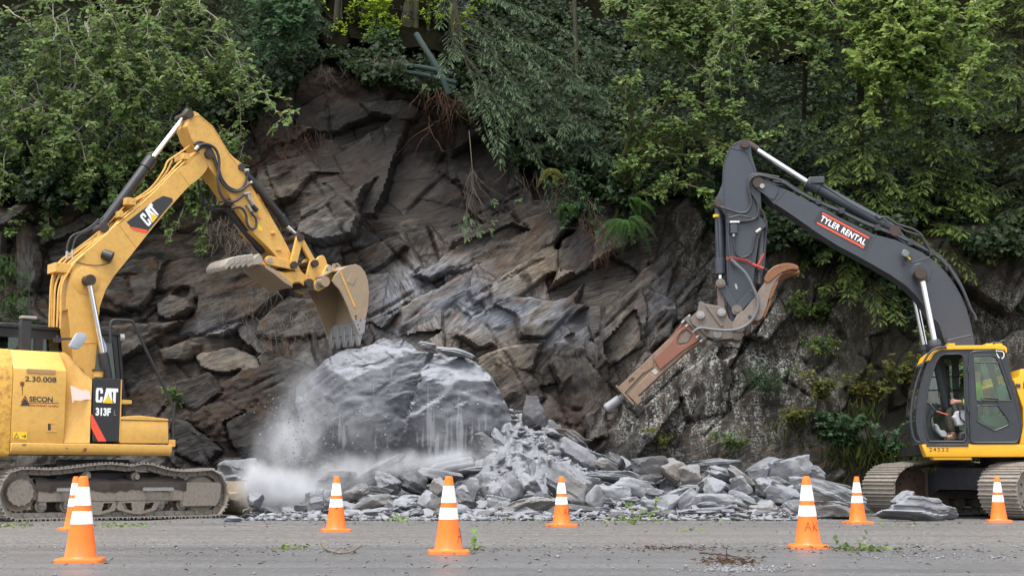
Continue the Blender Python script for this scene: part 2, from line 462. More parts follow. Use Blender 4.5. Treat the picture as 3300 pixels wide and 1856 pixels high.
def cliff_field(X, Z):
 """(Y of the rock at each (X, Z), attributes)"""
 base = interp_pts(_ctrl, X, Z)
 # the beds keep one dip within each joint block and change from block to block
 wx = X + 0.10 * fbm(X * .8, Z * .8, 3.1, 3, 5); wz = Z + 0.10 * fbm(X * .8, Z * .8, 9.7, 3, 6)
 ja, jb, jc, je, jox, joz = cells(wx / 3.4 + .25 * wz, wz / 2.6, 15)
 ang = np.interp(X - jox * 3.4, _ax, _aa) + (ja - .5) * .30
 ca, sa = np.cos(ang), np.sin(ang)
 al = (wx + 40 * jb) * ca + (wz + 31 * jc) * sa; ac = -(wx + 40 * jb) * sa + (wz + 31 * jc) * ca
 steep = np.clip((X - 3.0) / 4.0, 0, 1)
 Y = base + .10 + .26 * (jc - .5) + .26 * (jox * (ja - .5) + joz * (jb - .3)) * 1.6
 tone = .35 + .3 * ja + .1 * fbm(al * .7, ac * 2, 0, 2, 12)
 sl = np.full(X.shape, -1, int)
 jit = .035 * fbm(X * 2.4, Z * 2.4, 0, 3, 77) + .02 * (cells(X * 6, Z * 6, 79)[0] - .5)
 def put(poly, plane_fn, tn, k, soft=.06, an=None):
  x0, z0 = poly.min(0) - .15; x1, z1 = poly.max(0) + .15
  m = (X > x0) & (X < x1) & (Z > z0) & (Z < z1)
  if not m.any(): return
  xx, zz = X[m], Z[m]; d = in_poly(xx, zz, poly) + jit[m]; pl = plane_fn(xx, zz, Y[m])
  e = np.clip(d / soft, 0, 1)
  win = (d > 0) & ((pl < Y[m]) | (k >= 0))
  yy = Y[m]; yy = np.where(win, pl * e + np.maximum(pl, yy) * (1 - e), yy); Y[m] = yy
  t_ = tone[m]; t_[win] = tn + .12 * (t_[win] - .5); tone[m] = t_
  if an is not None:
   c_, s_ = math.cos(an), math.sin(an); v = al[m]; v[win] = (xx * c_ + zz * s_)[win] + tn * 50; al[m] = v; v = ac[m]; v[win] = (-xx * s_ + zz * c_)[win] + tn * 31; ac[m] = v
  if k >= 0: q = sl[m]; q[win] = k; sl[m] = q
 for poly, h, tx, tz, tn, an in BIGSLABS:
  cx, cz = poly.mean(0); yc = float(interp_pts(_ctrl, np.array([cx]), np.array([cz]))[0])
  put(poly, lambda xx, zz, yy: yc - h + tx * (xx - cx) + tz * (zz - cz), tn, -1, .06, an)
 for k, (poly, h, tn) in enumerate(SLABS):
  cx, cz = poly.mean(0); r = np.random.default_rng(100 + k); tx, tz = r.uniform(-.22, .22), r.uniform(-.05, .38)
  yc = float(interp_pts(_ctrl, np.array([cx]), np.array([cz]))[0])
  put(poly, lambda xx, zz, yy: yc - h * .9 - .06 + tx * (xx - cx) + tz * (zz - cz), tn, k, .06, float(np.interp(cx, _ax, _aa)))
 for poly, h, tx, tz, tn, an in CHIPS:
  cx, cz = poly.mean(0)
  put(poly, lambda xx, zz, yy: yy - h - tx * (xx - cx) - tz * (zz - cz), tn, -1, .05)
 for (x0, z0, x1, z1, w_) in CRACKS:
  m = (X > min(x0, x1) - .2) & (X < max(x0, x1) + .2) & (Z > min(z0, z1) - .2) & (Z < max(z0, z1) + .2)
  if not m.any(): continue
  t_ = np.clip(((X[m] - x0) * (x1 - x0) + (Z[m] - z0) * (z1 - z0)) / ((x1 - x0) ** 2 + (z1 - z0) ** 2), 0, 1)
  d = np.hypot(X[m] - x0 - t_ * (x1 - x0), Z[m] - z0 - t_ * (z1 - z0)) + jit[m] * .9
  Y[m] += .09 * np.exp(-(d / w_) ** 2)
 Y += .010 * fbm(al * 1.2, ac * 5, 0, 4, 31) + .010 * fbm(X * 5, Z * 5, 0, 3, 32)
 # soil and debris where there is no clean face
 soil = np.zeros(X.shape)
 for (a, b, rx, rz, w) in ((560, 1080, 1.5, .9, 1.0), (520, 990, 1.2, .5, .8), (800, 180, 2.4, .45, 1.0), (1100, 250, .8, .7, 1.0), (700, 330, .6, 1.0, .9), (1200, 640, .9, .22, 1.0), (1450, 640, .3, .6, .8), (1480, 470, 1.4, .5, 1.0),
       (1450, 1050, .9, .7, .9), (640, 580, .7, .5, .8), (420, 850, .8, .25, .8), (880, 430, .5, .7, .6), (0, 1000, 2.0, 3.0, .7)):
  p = PD(a, b, 31)
  soil = np.maximum(soil, w * np.exp(-(((X - p.x) / rx) ** 2 + ((Z - p.z) / rz) ** 2)))
 soil = np.clip(soil * 1.5 + .35 * fbm(X * 1.3, Z * 1.3, 0, 4, 41) - .25, 0, 1)
 soil = np.where(sl >= 0, soil * .15, soil)
 lump = np.abs(fbm(X * 3.1, Z * 3.1, 0, 4, 43)) * .16 + .05 * fbm(X * 12, Z * 12, 0, 3, 44)
 Y = Y * (1 - .75 * soil) + (base - .05 - lump) * .75 * soil
 # above the rim the hill leans back
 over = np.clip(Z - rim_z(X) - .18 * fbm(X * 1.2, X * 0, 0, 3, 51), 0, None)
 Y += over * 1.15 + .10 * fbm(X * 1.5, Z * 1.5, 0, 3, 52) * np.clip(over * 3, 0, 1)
 # undercut just below the torn edge in the middle
 p = PD(1120, 330, 31)
 Y += .55 * np.exp(-(((X - p.x) / 1.3) ** 2 + ((Z - p.z) / .8) ** 2))
 # a talus foot so the face meets the ground
 foot = np.clip(.5 - Z, 0, 1)
 Y -= foot * 1.0
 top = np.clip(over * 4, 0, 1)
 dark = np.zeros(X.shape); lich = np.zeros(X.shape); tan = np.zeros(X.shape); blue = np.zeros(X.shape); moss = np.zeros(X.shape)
 def blob(arr, lst):
  for (a, b, rx, rz, w) in lst:
   p = PD(a, b, 31)
   arr += w * np.exp(-(((X - p.x) / rx) ** 2 + ((Z - p.z) / rz) ** 2))
 blob(dark, [(1050, 390, 2.4, 1.5, 1.5), (760, 300, 1.2, .9, .7), (950, 620, 1.0, .4, .5), (1480, 560, 1.0, 1.4, .6), (1480, 990, 1.2, 1.0, .9), (1300, 480, 1.0, .6, .9), (560, 640, .6, .3, .6), (330, 900, 1.2, .3, .7), (1700, 700, .6, 1.0, .6), (1450, 800, .3, .8, .6), (560, 1100, 1.5, 1.0, .8), (2310, 880, 1.6, 2.4, 1.8), (2420, 700, 1.2, .8, .9), (720, 250, 1.0, .8, .6), (1900, 1000, .8, 1.6, .4)])  # upper-centre blobs mix wet earth with painted shade of the overhang
 blob(tan, [(1380, 700, 1.4, .9, .9), (1120, 780, .9, .9, .8), (560, 720, 1.4, .7, .5), (1560, 840, .6, .7, .7), (700, 480, .8, .8, .6), (1250, 900, 1.0, .6, .6), (560, 900, .8, .3, .7), (450, 610, .6, .6, .6), (1100, 640, 1.2, .4, .4)])
 blob(blue, [(1120, 730, .9, .8, 1.0), (1270, 800, .9, .5, .9), (1360, 800, .5, .4, .7), (830, 620, .6, .3, .8), (1440, 840, .6, .5, .9), (560, 830, .9, .3, .6), (480, 1130, 1.0, .6, .5), (1000, 780, .5, .9, .6), (1480, 640, .5, .8, .6), (1650, 780, .6, .6, .6)])
 blob(lich, [(1750, 980, 1.4, 1.4, 1.0), (1900, 900, 1.0, 1.2, .6), (2130, 760, .7, .8, .5), (1600, 1080, .9, .6, .7), (2480, 820, .8, .9, .45), (1780, 620, .9, .9, .5), (2020, 1000, .9, .9, .4)])
 blob(moss, [(2000, 850, 2.2, 2.4, .6), (2300, 900, 1.8, 2.4, 1.0), (1800, 600, 1.5, .8, .7), (200, 560, 1.8, .6, .6)])
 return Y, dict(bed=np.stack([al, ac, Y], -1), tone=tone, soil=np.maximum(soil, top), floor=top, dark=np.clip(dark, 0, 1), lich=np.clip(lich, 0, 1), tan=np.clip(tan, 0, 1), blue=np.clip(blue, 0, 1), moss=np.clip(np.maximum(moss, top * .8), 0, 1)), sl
def cliff_mat():
 m, nt, out = new_mat('layered_rock'); t = NT(nt)
 def at(nm, vec=False):
  nd = t.n('ShaderNodeAttribute', attribute_name=nm); return nd.outputs['Vector' if vec else 'Fac']
 bed = at('bed', True)
 sb = t.map(bed, (1.2, 3.6, 1.0))
 n1 = t.noise(sb, 1.6, 8, 0.62, 0.5)
 n2 = t.noise(t.map(bed, (3, 15, 2)), 1.6, 5, 0.6, .3)
 n3 = t.noise(t.pos(), 11.0, 6, 0.65)
 nb = t.noise(t.pos(), 0.9, 5, 0.6, 0.4)
 tone = at('tone')
 f = t.math('ADD', t.math('ADD', t.math('MULTIPLY', t.math('SUBTRACT', n1, .5), 1.1), t.math('ADD', t.math('MULTIPLY', n2, .4), t.math('MULTIPLY', n3, .35))), t.math('MULTIPLY', t.math('SUBTRACT', tone, .5), 0.5))
 f = t.math('ADD', f, t.math('ADD', t.math('MULTIPLY', at('tan'), .13), t.math('MULTIPLY', at('blue'), .12)))
 c = t.ramp(f, [(0.18, (.015, .0137, .0128)), (0.36, (.044, .040, .037)), (0.5, (.088, .081, .073)), (0.66, (.140, .127, .110)), (.85, (.23, .205, .172))])
 tanm = t.math('MULTIPLY', at('tan'), t.ramp(t.math('ADD', t.math('MULTIPLY', n1, .6), t.math('MULTIPLY', nb, .4)), [(.38, 0), (.6, 1)]))
 c = t.mix(t.math('MULTIPLY', tanm, .62), c, t.mix(t.ramp(n2, [(.35, 0), (.65, 1)]), (.11, .074, .040), (.31, .23, .145)))
 bl = t.math('MULTIPLY', at('blue'), t.ramp(t.math('ADD', t.math('MULTIPLY', n1, .5), t.math('MULTIPLY', nb, .5)), [(.42, 0), (.52, 1)]))
 c = t.mix(t.math('MULTIPLY', bl, .9), c, t.mix(t.ramp(n2, [(.35, 0), (.65, 1)]), (.060, .070, .090), (.23, .25, .29)))
 rust = t.math('MULTIPLY', t.ramp(t.noise(t.map(bed, (1.1, 2.4, 1)), 1.3, 6, .65), [(.53, 0), (.64, 1)]), .55)
 c = t.mix(rust, c, (.105, .056, .026))
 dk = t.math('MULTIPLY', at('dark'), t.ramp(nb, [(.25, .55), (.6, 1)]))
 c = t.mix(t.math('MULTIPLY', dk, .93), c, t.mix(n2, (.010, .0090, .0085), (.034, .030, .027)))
 c = t.mix(t.math('MULTIPLY', t.ramp(n2, [(.54, 0), (.74, 1)]), .30), c, (.03, .026, .023))
 # lichen crust and moss
 v = t.noise(t.pos(), 24, 6, .7); v2 = t.noise(t.map(t.pos(), (3.2, 3, 1.2)), 1.5, 5, .65)
 lm = t.math('MULTIPLY', at('lich'), t.math('MULTIPLY', t.ramp(v, [(.47, 0), (.56, 1)]), t.ramp(v2, [(.44, 0), (.6, 1)])))
 mm = t.math('MULTIPLY', at('moss'), t.ramp(t.noise(t.map(t.pos(), (2.4, 2, .9)), 1.2, 6, .65, .4), [(.36, 0), (.50, 1)]))
 c = t.mix(t.math('MULTIPLY', mm, .94), c, t.mix(n3, (.007, .006, .005), (.030, .028, .014)))
 c = t.mix(t.math('MULTIPLY', lm, .85), c, (.46, .46, .43))
 so = t.math('MULTIPLY', at('soil'), t.ramp(n3, [(.25, .6), (.6, 1)]))
 c = t.mix(so, c, t.mix(t.noise(t.pos(), 5, 6, .7), (.013, .0088, .0066), (.058, .040, .030)))
 c = t.mix(at('floor'), c, t.mix(n3, (.0022, .0020, .0015), (.009, .009, .005)))     # forest soil and moss above the rim, with the trees' shade painted in
 h = t.math('ADD', t.math('MULTIPLY', n2, .5), t.math('ADD', t.math('MULTIPLY', n1, .9), t.math('MULTIPLY', n3, .45)))
 nor = t.bump(h, .9, .05)
 t.bsdf(out, c, t.math('ADD', .66, t.math('MULTIPLY', n3, .3)), 0, nor, t.math('MULTIPLY', .16, t.math('SUBTRACT', 1, at('floor'))))
 return m
M_CLIFF = cliff_mat()
def add_attrs(me, at, sel=None):
 for k, a in at.items():
  a = a.reshape(-1, 3) if k == 'bed' else a.ravel()
  if sel is not None: a = a[sel]
  ad = me.attributes.new(k, 'FLOAT_VECTOR' if k == 'bed' else 'FLOAT', 'POINT')
  ad.data.foreach_set('vector' if k == 'bed' else 'value', a.astype(np.float32).ravel())
def build_cliff():
 xs = np.concatenate([np.arange(-17, -11.6, .09), np.arange(-11.6, 11.9, .038), np.arange(11.9, 17.5, .09)])
 zs = np.concatenate([np.arange(-.6, 10.3, .037), np.arange(10.3, 17, .12)])
 X, Z = np.meshgrid(xs, zs)
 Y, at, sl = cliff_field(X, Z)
 V = np.stack([X, Y, Z], -1).reshape(-1, 3)
 ny, nx = X.shape
 i = (np.arange(ny - 1)[:, None] * nx + np.arange(nx - 1)[None, :]).ravel()
 F = np.stack([i, i + 1, i + 1 + nx, i + nx], -1)
 fs = sl.ravel()[F]
 owner = np.where((fs == fs[:, :1]).all(1), fs[:, 0], -1)
 root = None
 for k in range(-1, len(SLABS)):
  f = F[owner == k]
  if not len(f): continue
  used, inv = np.unique(f, return_inverse=True)
  me = np_mesh('cliff' if k < 0 else 'rock_slab', V[used], inv.reshape(-1, 4))
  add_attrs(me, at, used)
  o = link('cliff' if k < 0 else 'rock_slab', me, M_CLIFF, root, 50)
  if k < 0:
   root = o; tag(o, 'dark layered rock face torn open behind the two excavators', None, None, 'structure')
 return root
CLIFF = build_cliff()
def cliff_y(x, z):
 """Y of the rock at one or many points, with the relief"""
 a = np.atleast_1d(np.asarray(x, float)); b = np.atleast_1d(np.asarray(z, float))
 return cliff_field(a, b)[0]
# ------------------------------------------------------------------ ground and road
def asphalt_mat():
 m, nt, out = new_mat('asphalt'); t = NT(nt)
 p = t.pos(); y = t.sep(p)[1]
 n1 = t.noise(t.map(p, (.35, 1.0, 1)), .9, 6, .6); g = t.voro(p, 85); g2 = t.voro(p, 40); n3 = t.noise(p, 60, 3, .6)
 wob = t.math('ADD', y, t.math('MULTIPLY', t.math('SUBTRACT', t.noise(t.map(p, (.5, 1, 1)), 1.2, 4), .5), .5))
 chip = t.math('MULTIPLY', t.smooth(wob, 14.7, 15.1), t.math('SUBTRACT', 1, t.math('MULTIPLY', t.smooth(wob, 20.5, 22.5), .6)))   # the rougher chip-sealed shoulder beyond the smooth lane
 c = t.mix(n1, (.076, .075, .075), (.132, .130, .128))
 c = t.mix(t.math('MULTIPLY', t.ramp(n3, [(.4, 0), (.7, 1)]), .35), c, (.05, .05, .052))
 c = t.mix(.22, c, t.ramp(g2.outputs['Color'], [(.15, (.04, .04, .04)), (.5, (.12, .118, .115)), (.9, (.27, .26, .25))]))
 stones = t.ramp(g2.outputs['Color'], [(.1, (.035, .033, .031)), (.45, (.105, .099, .092)), (.8, (.20, .18, .155)), (1, (.33, .29, .24))])
 c = t.mix(t.math('MULTIPLY', chip, .7), c, stones)
 streak = t.ramp(t.noise(t.map(p, (.12, 2.2, 1)), 1.0, 5, .6), [(.47, 0), (.60, 1)])
 c = t.mix(t.math('MULTIPLY', streak, .5), c, (.066, .066, .07))
 dust = t.math('MULTIPLY', t.math('MULTIPLY', t.smooth(wob, 21.3, 23.0), t.ramp(t.noise(p, 1.3, 6, .65), [(.35, 0), (.6, 1)])), .6)
 c = t.mix(dust, c, t.mix(g2.outputs['Color'], (.07, .068, .066), (.2, .2, .2)))
 brown = t.math('MULTIPLY', t.ramp(t.noise(t.map(p, (.5, 1.4, 1)), .9, 6, .65), [(.6, 0), (.74, 1)]), .35)
 c = t.mix(brown, c, (.082, .058, .04))
 h = t.math('ADD', t.math('MULTIPLY', g.outputs['Distance'], 1.0), t.math('MULTIPLY', n3, .6))
 wet = t.ramp(t.noise(t.map(p, (.25, 1, 1)), .8, 4), [(.4, .36), (.65, .6)])
 t.bsdf(out, c, t.math('ADD', wet, t.math('MULTIPLY', chip, .22)), 0, t.bump(h, .5, .012), .4)
 return m
def soil_mat():
 m, nt, out = new_mat('dark_gravel'); t = NT(nt)
 p = t.pos(); g = t.voro(p, 22); n = t.noise(p, 2, 6, .65)
 c = t.mix(n, (.05, .048, .046), (.14, .138, .138)); c = t.mix(.45, c, t.mix(g.outputs['Color'], (.05, .05, .05), (.24, .24, .245)))
 t.bsdf(out, c, .85, 0, t.bump(t.math('ADD', g.outputs['Distance'], n), .6, .04), .3)
 return m
M_ASPH = asphalt_mat(); M_SOIL = soil_mat()
def sheet(name, x0, x1, y0, y1, z, m, nx=2, ny=2, amp=0.0, seed=0):
 X, Y = np.meshgrid(np.linspace(x0, x1, nx), np.linspace(y0, y1, ny))
 Z = np.full(X.shape, z)
 if amp: Z = Z + amp * fbm(X * 1.1, Y * 1.6, 0, 4, seed)
 i = (np.arange(ny - 1)[:, None] * nx + np.arange(nx - 1)[None, :]).ravel()
 me = np_mesh(name, np.stack([X, Y, Z], -1).reshape(-1, 3), np.stack([i, i + 1, i + 1 + nx, i + nx], -1))
 return tag(link(name, me, m, None, 60), None, None, None, 'structure')
tag(sheet('ground', -400, 400, -300, 500, -.03, M_SOIL), 'dark gravelly ground under the road and the rock face')
tag(sheet('road', -120, 120, -6, 23.6, 0, M_ASPH, 2, 2), 'wet worn grey asphalt road in the foreground')
tag(sheet('shoulder', -30, 30, 23.2, 30.5, -.012, M_SOIL, 200, 60, .012, 61), 'dark gravel shoulder between the road and the rock face')
def line_mat():
 m, nt, out = new_mat('worn_white_paint'); t = NT(nt)
 p = t.pos(); a = t.ramp(t.noise(t.map(p, (1.2, 3, 1)), 3, 7, .72), [(.50, 0), (.62, 1)])
 b = t.math('MULTIPLY', a, t.ramp(t.noise(p, 55, 3), [(.42, 0), (.55, 1)]))
 bs = t.bsdf(out, (.42, .42, .41), .7)
 tr = t.n('ShaderNodeBsdfTransparent'); mx = t.n('ShaderNodeMixShader')
 t.set(mx.inputs[0], t.math('MULTIPLY', b, .55)); nt.links.new(tr.outputs[0], mx.inputs[1]); nt.links.new(bs.outputs[0], mx.inputs[2])
 nt.links.new(mx.outputs[0], out.inputs[0])
 return m
tag(sheet('edge_line', -40, 40, 15.66, 15.80, .004, line_mat()), 'worn white edge line across the asphalt')
# ------------------------------------------------------------------ shared machine materials
M_CATY = paint('yellow_machine_paint', (.64, .36, .080), .42, (.20, .125, .05), .28, .35)
M_BOOMY = paint('scratched_yellow_paint', (.62, .35, .080), .46, (.22, .14, .06), .34, .75)
M_BUCKET = paint('worn_bucket_steel', (.31, .22, .13), .55, (.20, .185, .17), 1.0, .55, (.42, .41, .39), scale=1.7, bump=.2)
M_BLADE = paint('muddy_blade_steel', (.30, .235, .16), .65, (.10, .088, .075), .8, .4, scale=1.8, bump=.2)
M_BLACK = paint('black_machine_paint', (.018, .018, .020), .42, (.07, .06, .05), .25)
M_BODYBLK = solid('black_steel', (.022, .022, .024), .5)
M_RUBBER = solid('black_rubber_hose', (.028, .028, .030), .55)
M_CHROME = solid('chromed_rod', (.78, .78, .80), .16, 1.0, .04)
M_PIN = solid('greasy_pin_steel', (.050, .035, .028), .5, .3, .4, 30, .2)
M_FITTING = solid('zinc_fittings', (.42, .40, .36), .4, .7, .2)
M_TINE = paint('scraped_thumb_steel', (.30, .255, .20), .5, (.34, .33, .33), .9, .5, scale=2, bump=.2)
M_STEEL = solid('worn_grey_steel', (.28, .275, .27), .45, .4, .25, 14, .1)
M_DIRTSTEEL = paint('muddy_track_steel', (.215, .185, .150), .7, (.095, .075, .060), .75, .4, (.05, .04, .035), scale=2.2, bump=.2)
M_SHOE = paint('track_shoe_steel', (.27, .24, .205), .62, (.13, .105, .085), .7, .3, scale=2.0, bump=.15)
M_MUD = solid('caked_mud', (.040, .031, .025), .95, 0, .5, 14, .8)
M_GLASS = None
def glass_mat(name, tint, mixf=.12, rough=.02):
 m, nt, out = new_mat(name); t = NT(nt)
 g = t.n('ShaderNodeBsdfGlossy'); g.inputs['Roughness'].default_value = rough
 tr = t.n('ShaderNodeBsdfTransparent'); t.set(tr.inputs[0], tint)
 fr = t.n('ShaderNodeFresnel'); fr.inputs[0].default_value = 1.5
 mx = t.n('ShaderNodeMixShader'); t.set(mx.inputs[0], t.math('ADD', fr.outputs[0], mixf * .3, clamp=True))
 nt.links.new(tr.outputs[0], mx.inputs[1]); nt.links.new(g.outputs[0], mx.inputs[2]); nt.links.new(mx.outputs[0], out.inputs[0])
 return m
M_GLASS = glass_mat('tinted_cab_glass', (.62, .74, .68))
M_DECALBLK = solid('black_decal', (.022, .023, .026), .4)
M_DECALWHT = solid('white_decal', (.80, .80, .80), .45, 0, .04)
M_DECALRED = solid('red_decal', (.78, .075, .03), .45, 0, .08)
M_DECALYEL = solid('yellow_decal', (.78, .50, .02), .45, 0, .06)
M_INK = solid('black_lettering', (.03, .028, .027), .5)
M_REDINK = solid('dark_red_lettering', (.22, .035, .03), .5)
M_BRONZE = solid('bronze_sticker', (.27, .15, .055), .3, 0, .2)
M_PINK = solid('faded_white_sticker', (.80, .62, .55), .5, 0, .05)
def flat_text(name, txt, s, z, l, size, m, parent, rot=0.0, sx=1.0, bold=0.0, shear=0.0, space=1.0):
 """flat print standing on the near side (facing -lateral)"""
 c = bpy.data.curves.new(name, 'FONT')
 c.body = txt; c.size = size; c.offset = bold; c.shear = shear; c.space_character = space
 c.extrude = .0008
 c.materials.append(m)
 tmp = bpy.data.objects.new('tmp', c); COL.objects.link(tmp)
 me = bpy.data.meshes.new_from_object(tmp.evaluated_get(bpy.context.evaluated_depsgraph_get()))
 bpy.data.objects.remove(tmp); bpy.data.curves.remove(c)
 if not len(me.materials): me.materials.append(m)
 o = bpy.data.objects.new(name, me); COL.objects.link(o)
 o.parent = parent
 o.matrix_local = Matrix.Translation((s, l, z)) @ Matrix.Rotation(-rot, 4, 'Y') @ Matrix.Rotation(math.pi / 2, 4, 'X') @ Matrix.Diagonal((sx, 1, 1, 1))
 return o
def flat_poly(mb, pts, l, th=.003):
 mb.prism(pts, l - th, l)
 return mb
def cat_word(parent, T, l, name='lettering'):
 """the three block letters with the yellow triangle; T maps letter units (x 0..3, y 0..1) to (s, z)"""
 C = [(.0, .12), (.12, .0), (.72, .0), (.84, .12), (.84, .40), (.54, .40), (.54, .22), (.48, .16), (.36, .16), (.30, .22), (.30, .78), (.36, .84), (.48, .84), (.54, .78), (.54, .62), (.84, .62), (.84, .88), (.72, 1), (.12, 1), (.0, .88)]
 A = [(.86, 0), (1.14, 0), (1.44, .60), (1.60, .60 - .1), (1.98, .0), (2.22, 0), (1.80, 1), (1.28, 1)]
 Tt = [(1.86, 1), (1.86, .76), (2.12, .76), (2.12, .18), (2.26, .0), (2.44, .0), (2.44, .76), (2.70, .76), (2.70, 1)]
 A = [(.88, 0), (1.15, 0), (1.52, .62), (1.90, 0), (2.06, 0), (1.84, 1), (1.26, 1)]
 mb = MB()
 for i, g in enumerate((C, A, Tt)): mb.prism([T(x, y) for x, y in g], l - .004 - .0006 * i, l)
 mb.build(name, M_DECALWHT, parent, 0)
 MB().prism([T(1.52 - .66, -.03), T(1.52 + .66, -.03), T(1.52, .52)], l - .0072, l - .0052).build('emblem', M_DECALYEL, parent, 0)
# ------------------------------------------------------------------ crawler tracks
def path_arc(pts):
 """closed loop of (s, z): cumulative length"""
 P2 = np.array(pts + [pts[0]]); d = np.hypot(*(P2[1:] - P2[:-1]).T)
 return P2, np.concatenate([[0], np.cumsum(d)])
def make_shoe_mesh(pitch, w, bars=3, h=.028):
 """one track plate lying along +x, width along y, outside towards +z; a bar where the next plate overlaps"""
 mb = MB()
 mb.box(-pitch * .5, pitch * .5 - .004, 0, w, 0, .014)
 for k in range(bars):
  x = -pitch * .40 + k * pitch * .78 / max(1, bars - 1)
  mb.add([(x - .014, 0, .013), (x + .014, 0, .013), (x + .008, 0, .014 + h), (x - .008, 0, .014 + h), (x - .014, w, .013), (x + .014, w, .013), (x + .008, w, .014 + h), (x - .008, w, .014 + h)],
    [(0, 1, 2, 3), (7, 6, 5, 4), (1, 5, 6, 2), (0, 3, 7, 4), (3, 2, 6, 7)])
 for dy in (-.07, .05):                                        # chain link bosses on the inside
  mb.add([(-pitch * .48, w / 2 + dy, -.085), (pitch * .48, w / 2 + dy, -.085), (pitch * .48, w / 2 + dy, 0), (-pitch * .48, w / 2 + dy, 0),
    (-pitch * .48, w / 2 + dy + .035, -.085), (pitch * .48, w / 2 + dy + .035, -.085), (pitch * .48, w / 2 + dy + .035, 0), (-pitch * .48, w / 2 + dy + .035, 0)],
    [(0, 1, 5, 4), (0, 3, 2, 1), (4, 5, 6, 7), (0, 4, 7, 3), (1, 2, 6, 5)])
 mb.tube([(pitch * .5, w / 2 - .10, -.045), (pitch * .5, w / 2 + .12, -.045)], .034, 8)
 me = bpy.data.meshes.new('track_shoe'); me.from_pydata(mb.v, [], mb.f); me.update()
 return me
def build_track(parent, loop, l0, w, n, mat_shoe, M=None, seed=0):
 """plates round the closed loop (s, z), running so that the outside is on the left-hand normal"""
 P2, L = path_arc(loop)
 tot = L[-1]; pitch = tot / n
 me = make_shoe_mesh(pitch * .995, w)
 me.materials.append(mat_shoe)
 sgn = 1 if area2(loop) < 0 else -1
 r = random.Random(seed)
 def at(d):
  d %= tot
  return np.array([np.interp(d, L, P2[:, 0]), np.interp(d, L, P2[:, 1])])
 for k in range(n):
  a, b = at((k - .5) * pitch), at((k + .5) * pitch)
  c = (a + b) / 2; t = (b - a) / np.linalg.norm(b - a); nr = np.array([-t[1], t[0]]) * sgn
  o = bpy.data.objects.new('track_shoe', me); COL.objects.link(o); o.parent = parent
  m4 = Matrix(((t[0], 0, nr[0], c[0]), (0, 1, 0, l0 + r.uniform(-.006, .006)), (t[1], 0, nr[1], c[1]), (0, 0, 0, 1)))
  if sgn < 0 or True: pass
  o.matrix_local = (M @ m4) if M is not None else m4
def sprocket(mb, s, z, l0, l1, r, teeth=21, tooth=.05):
 pts = []
 for k in range(teeth):
  w = 2 * math.pi * k / teeth; dw = 2 * math.pi / teeth
  for f, rr in ((0, r), (.32, r), (.45, r + tooth), (.58, r + tooth), (.7, r)):
   pts.append((s + rr * math.cos(w + f * dw), z + rr * math.sin(w + f * dw)))
 mb.prism(pts, l0, l1)
 return mb
def bolt_ring(mb, s, z, l, r, n, br=.016, out=.02):
 for k in range(n):
  w = 2 * math.pi * (k + .3) / n
  mb.rod((s + r * math.cos(w), l, z + r * math.sin(w)), (s + r * math.cos(w), l - out, z + r * math.sin(w)), br, 6)
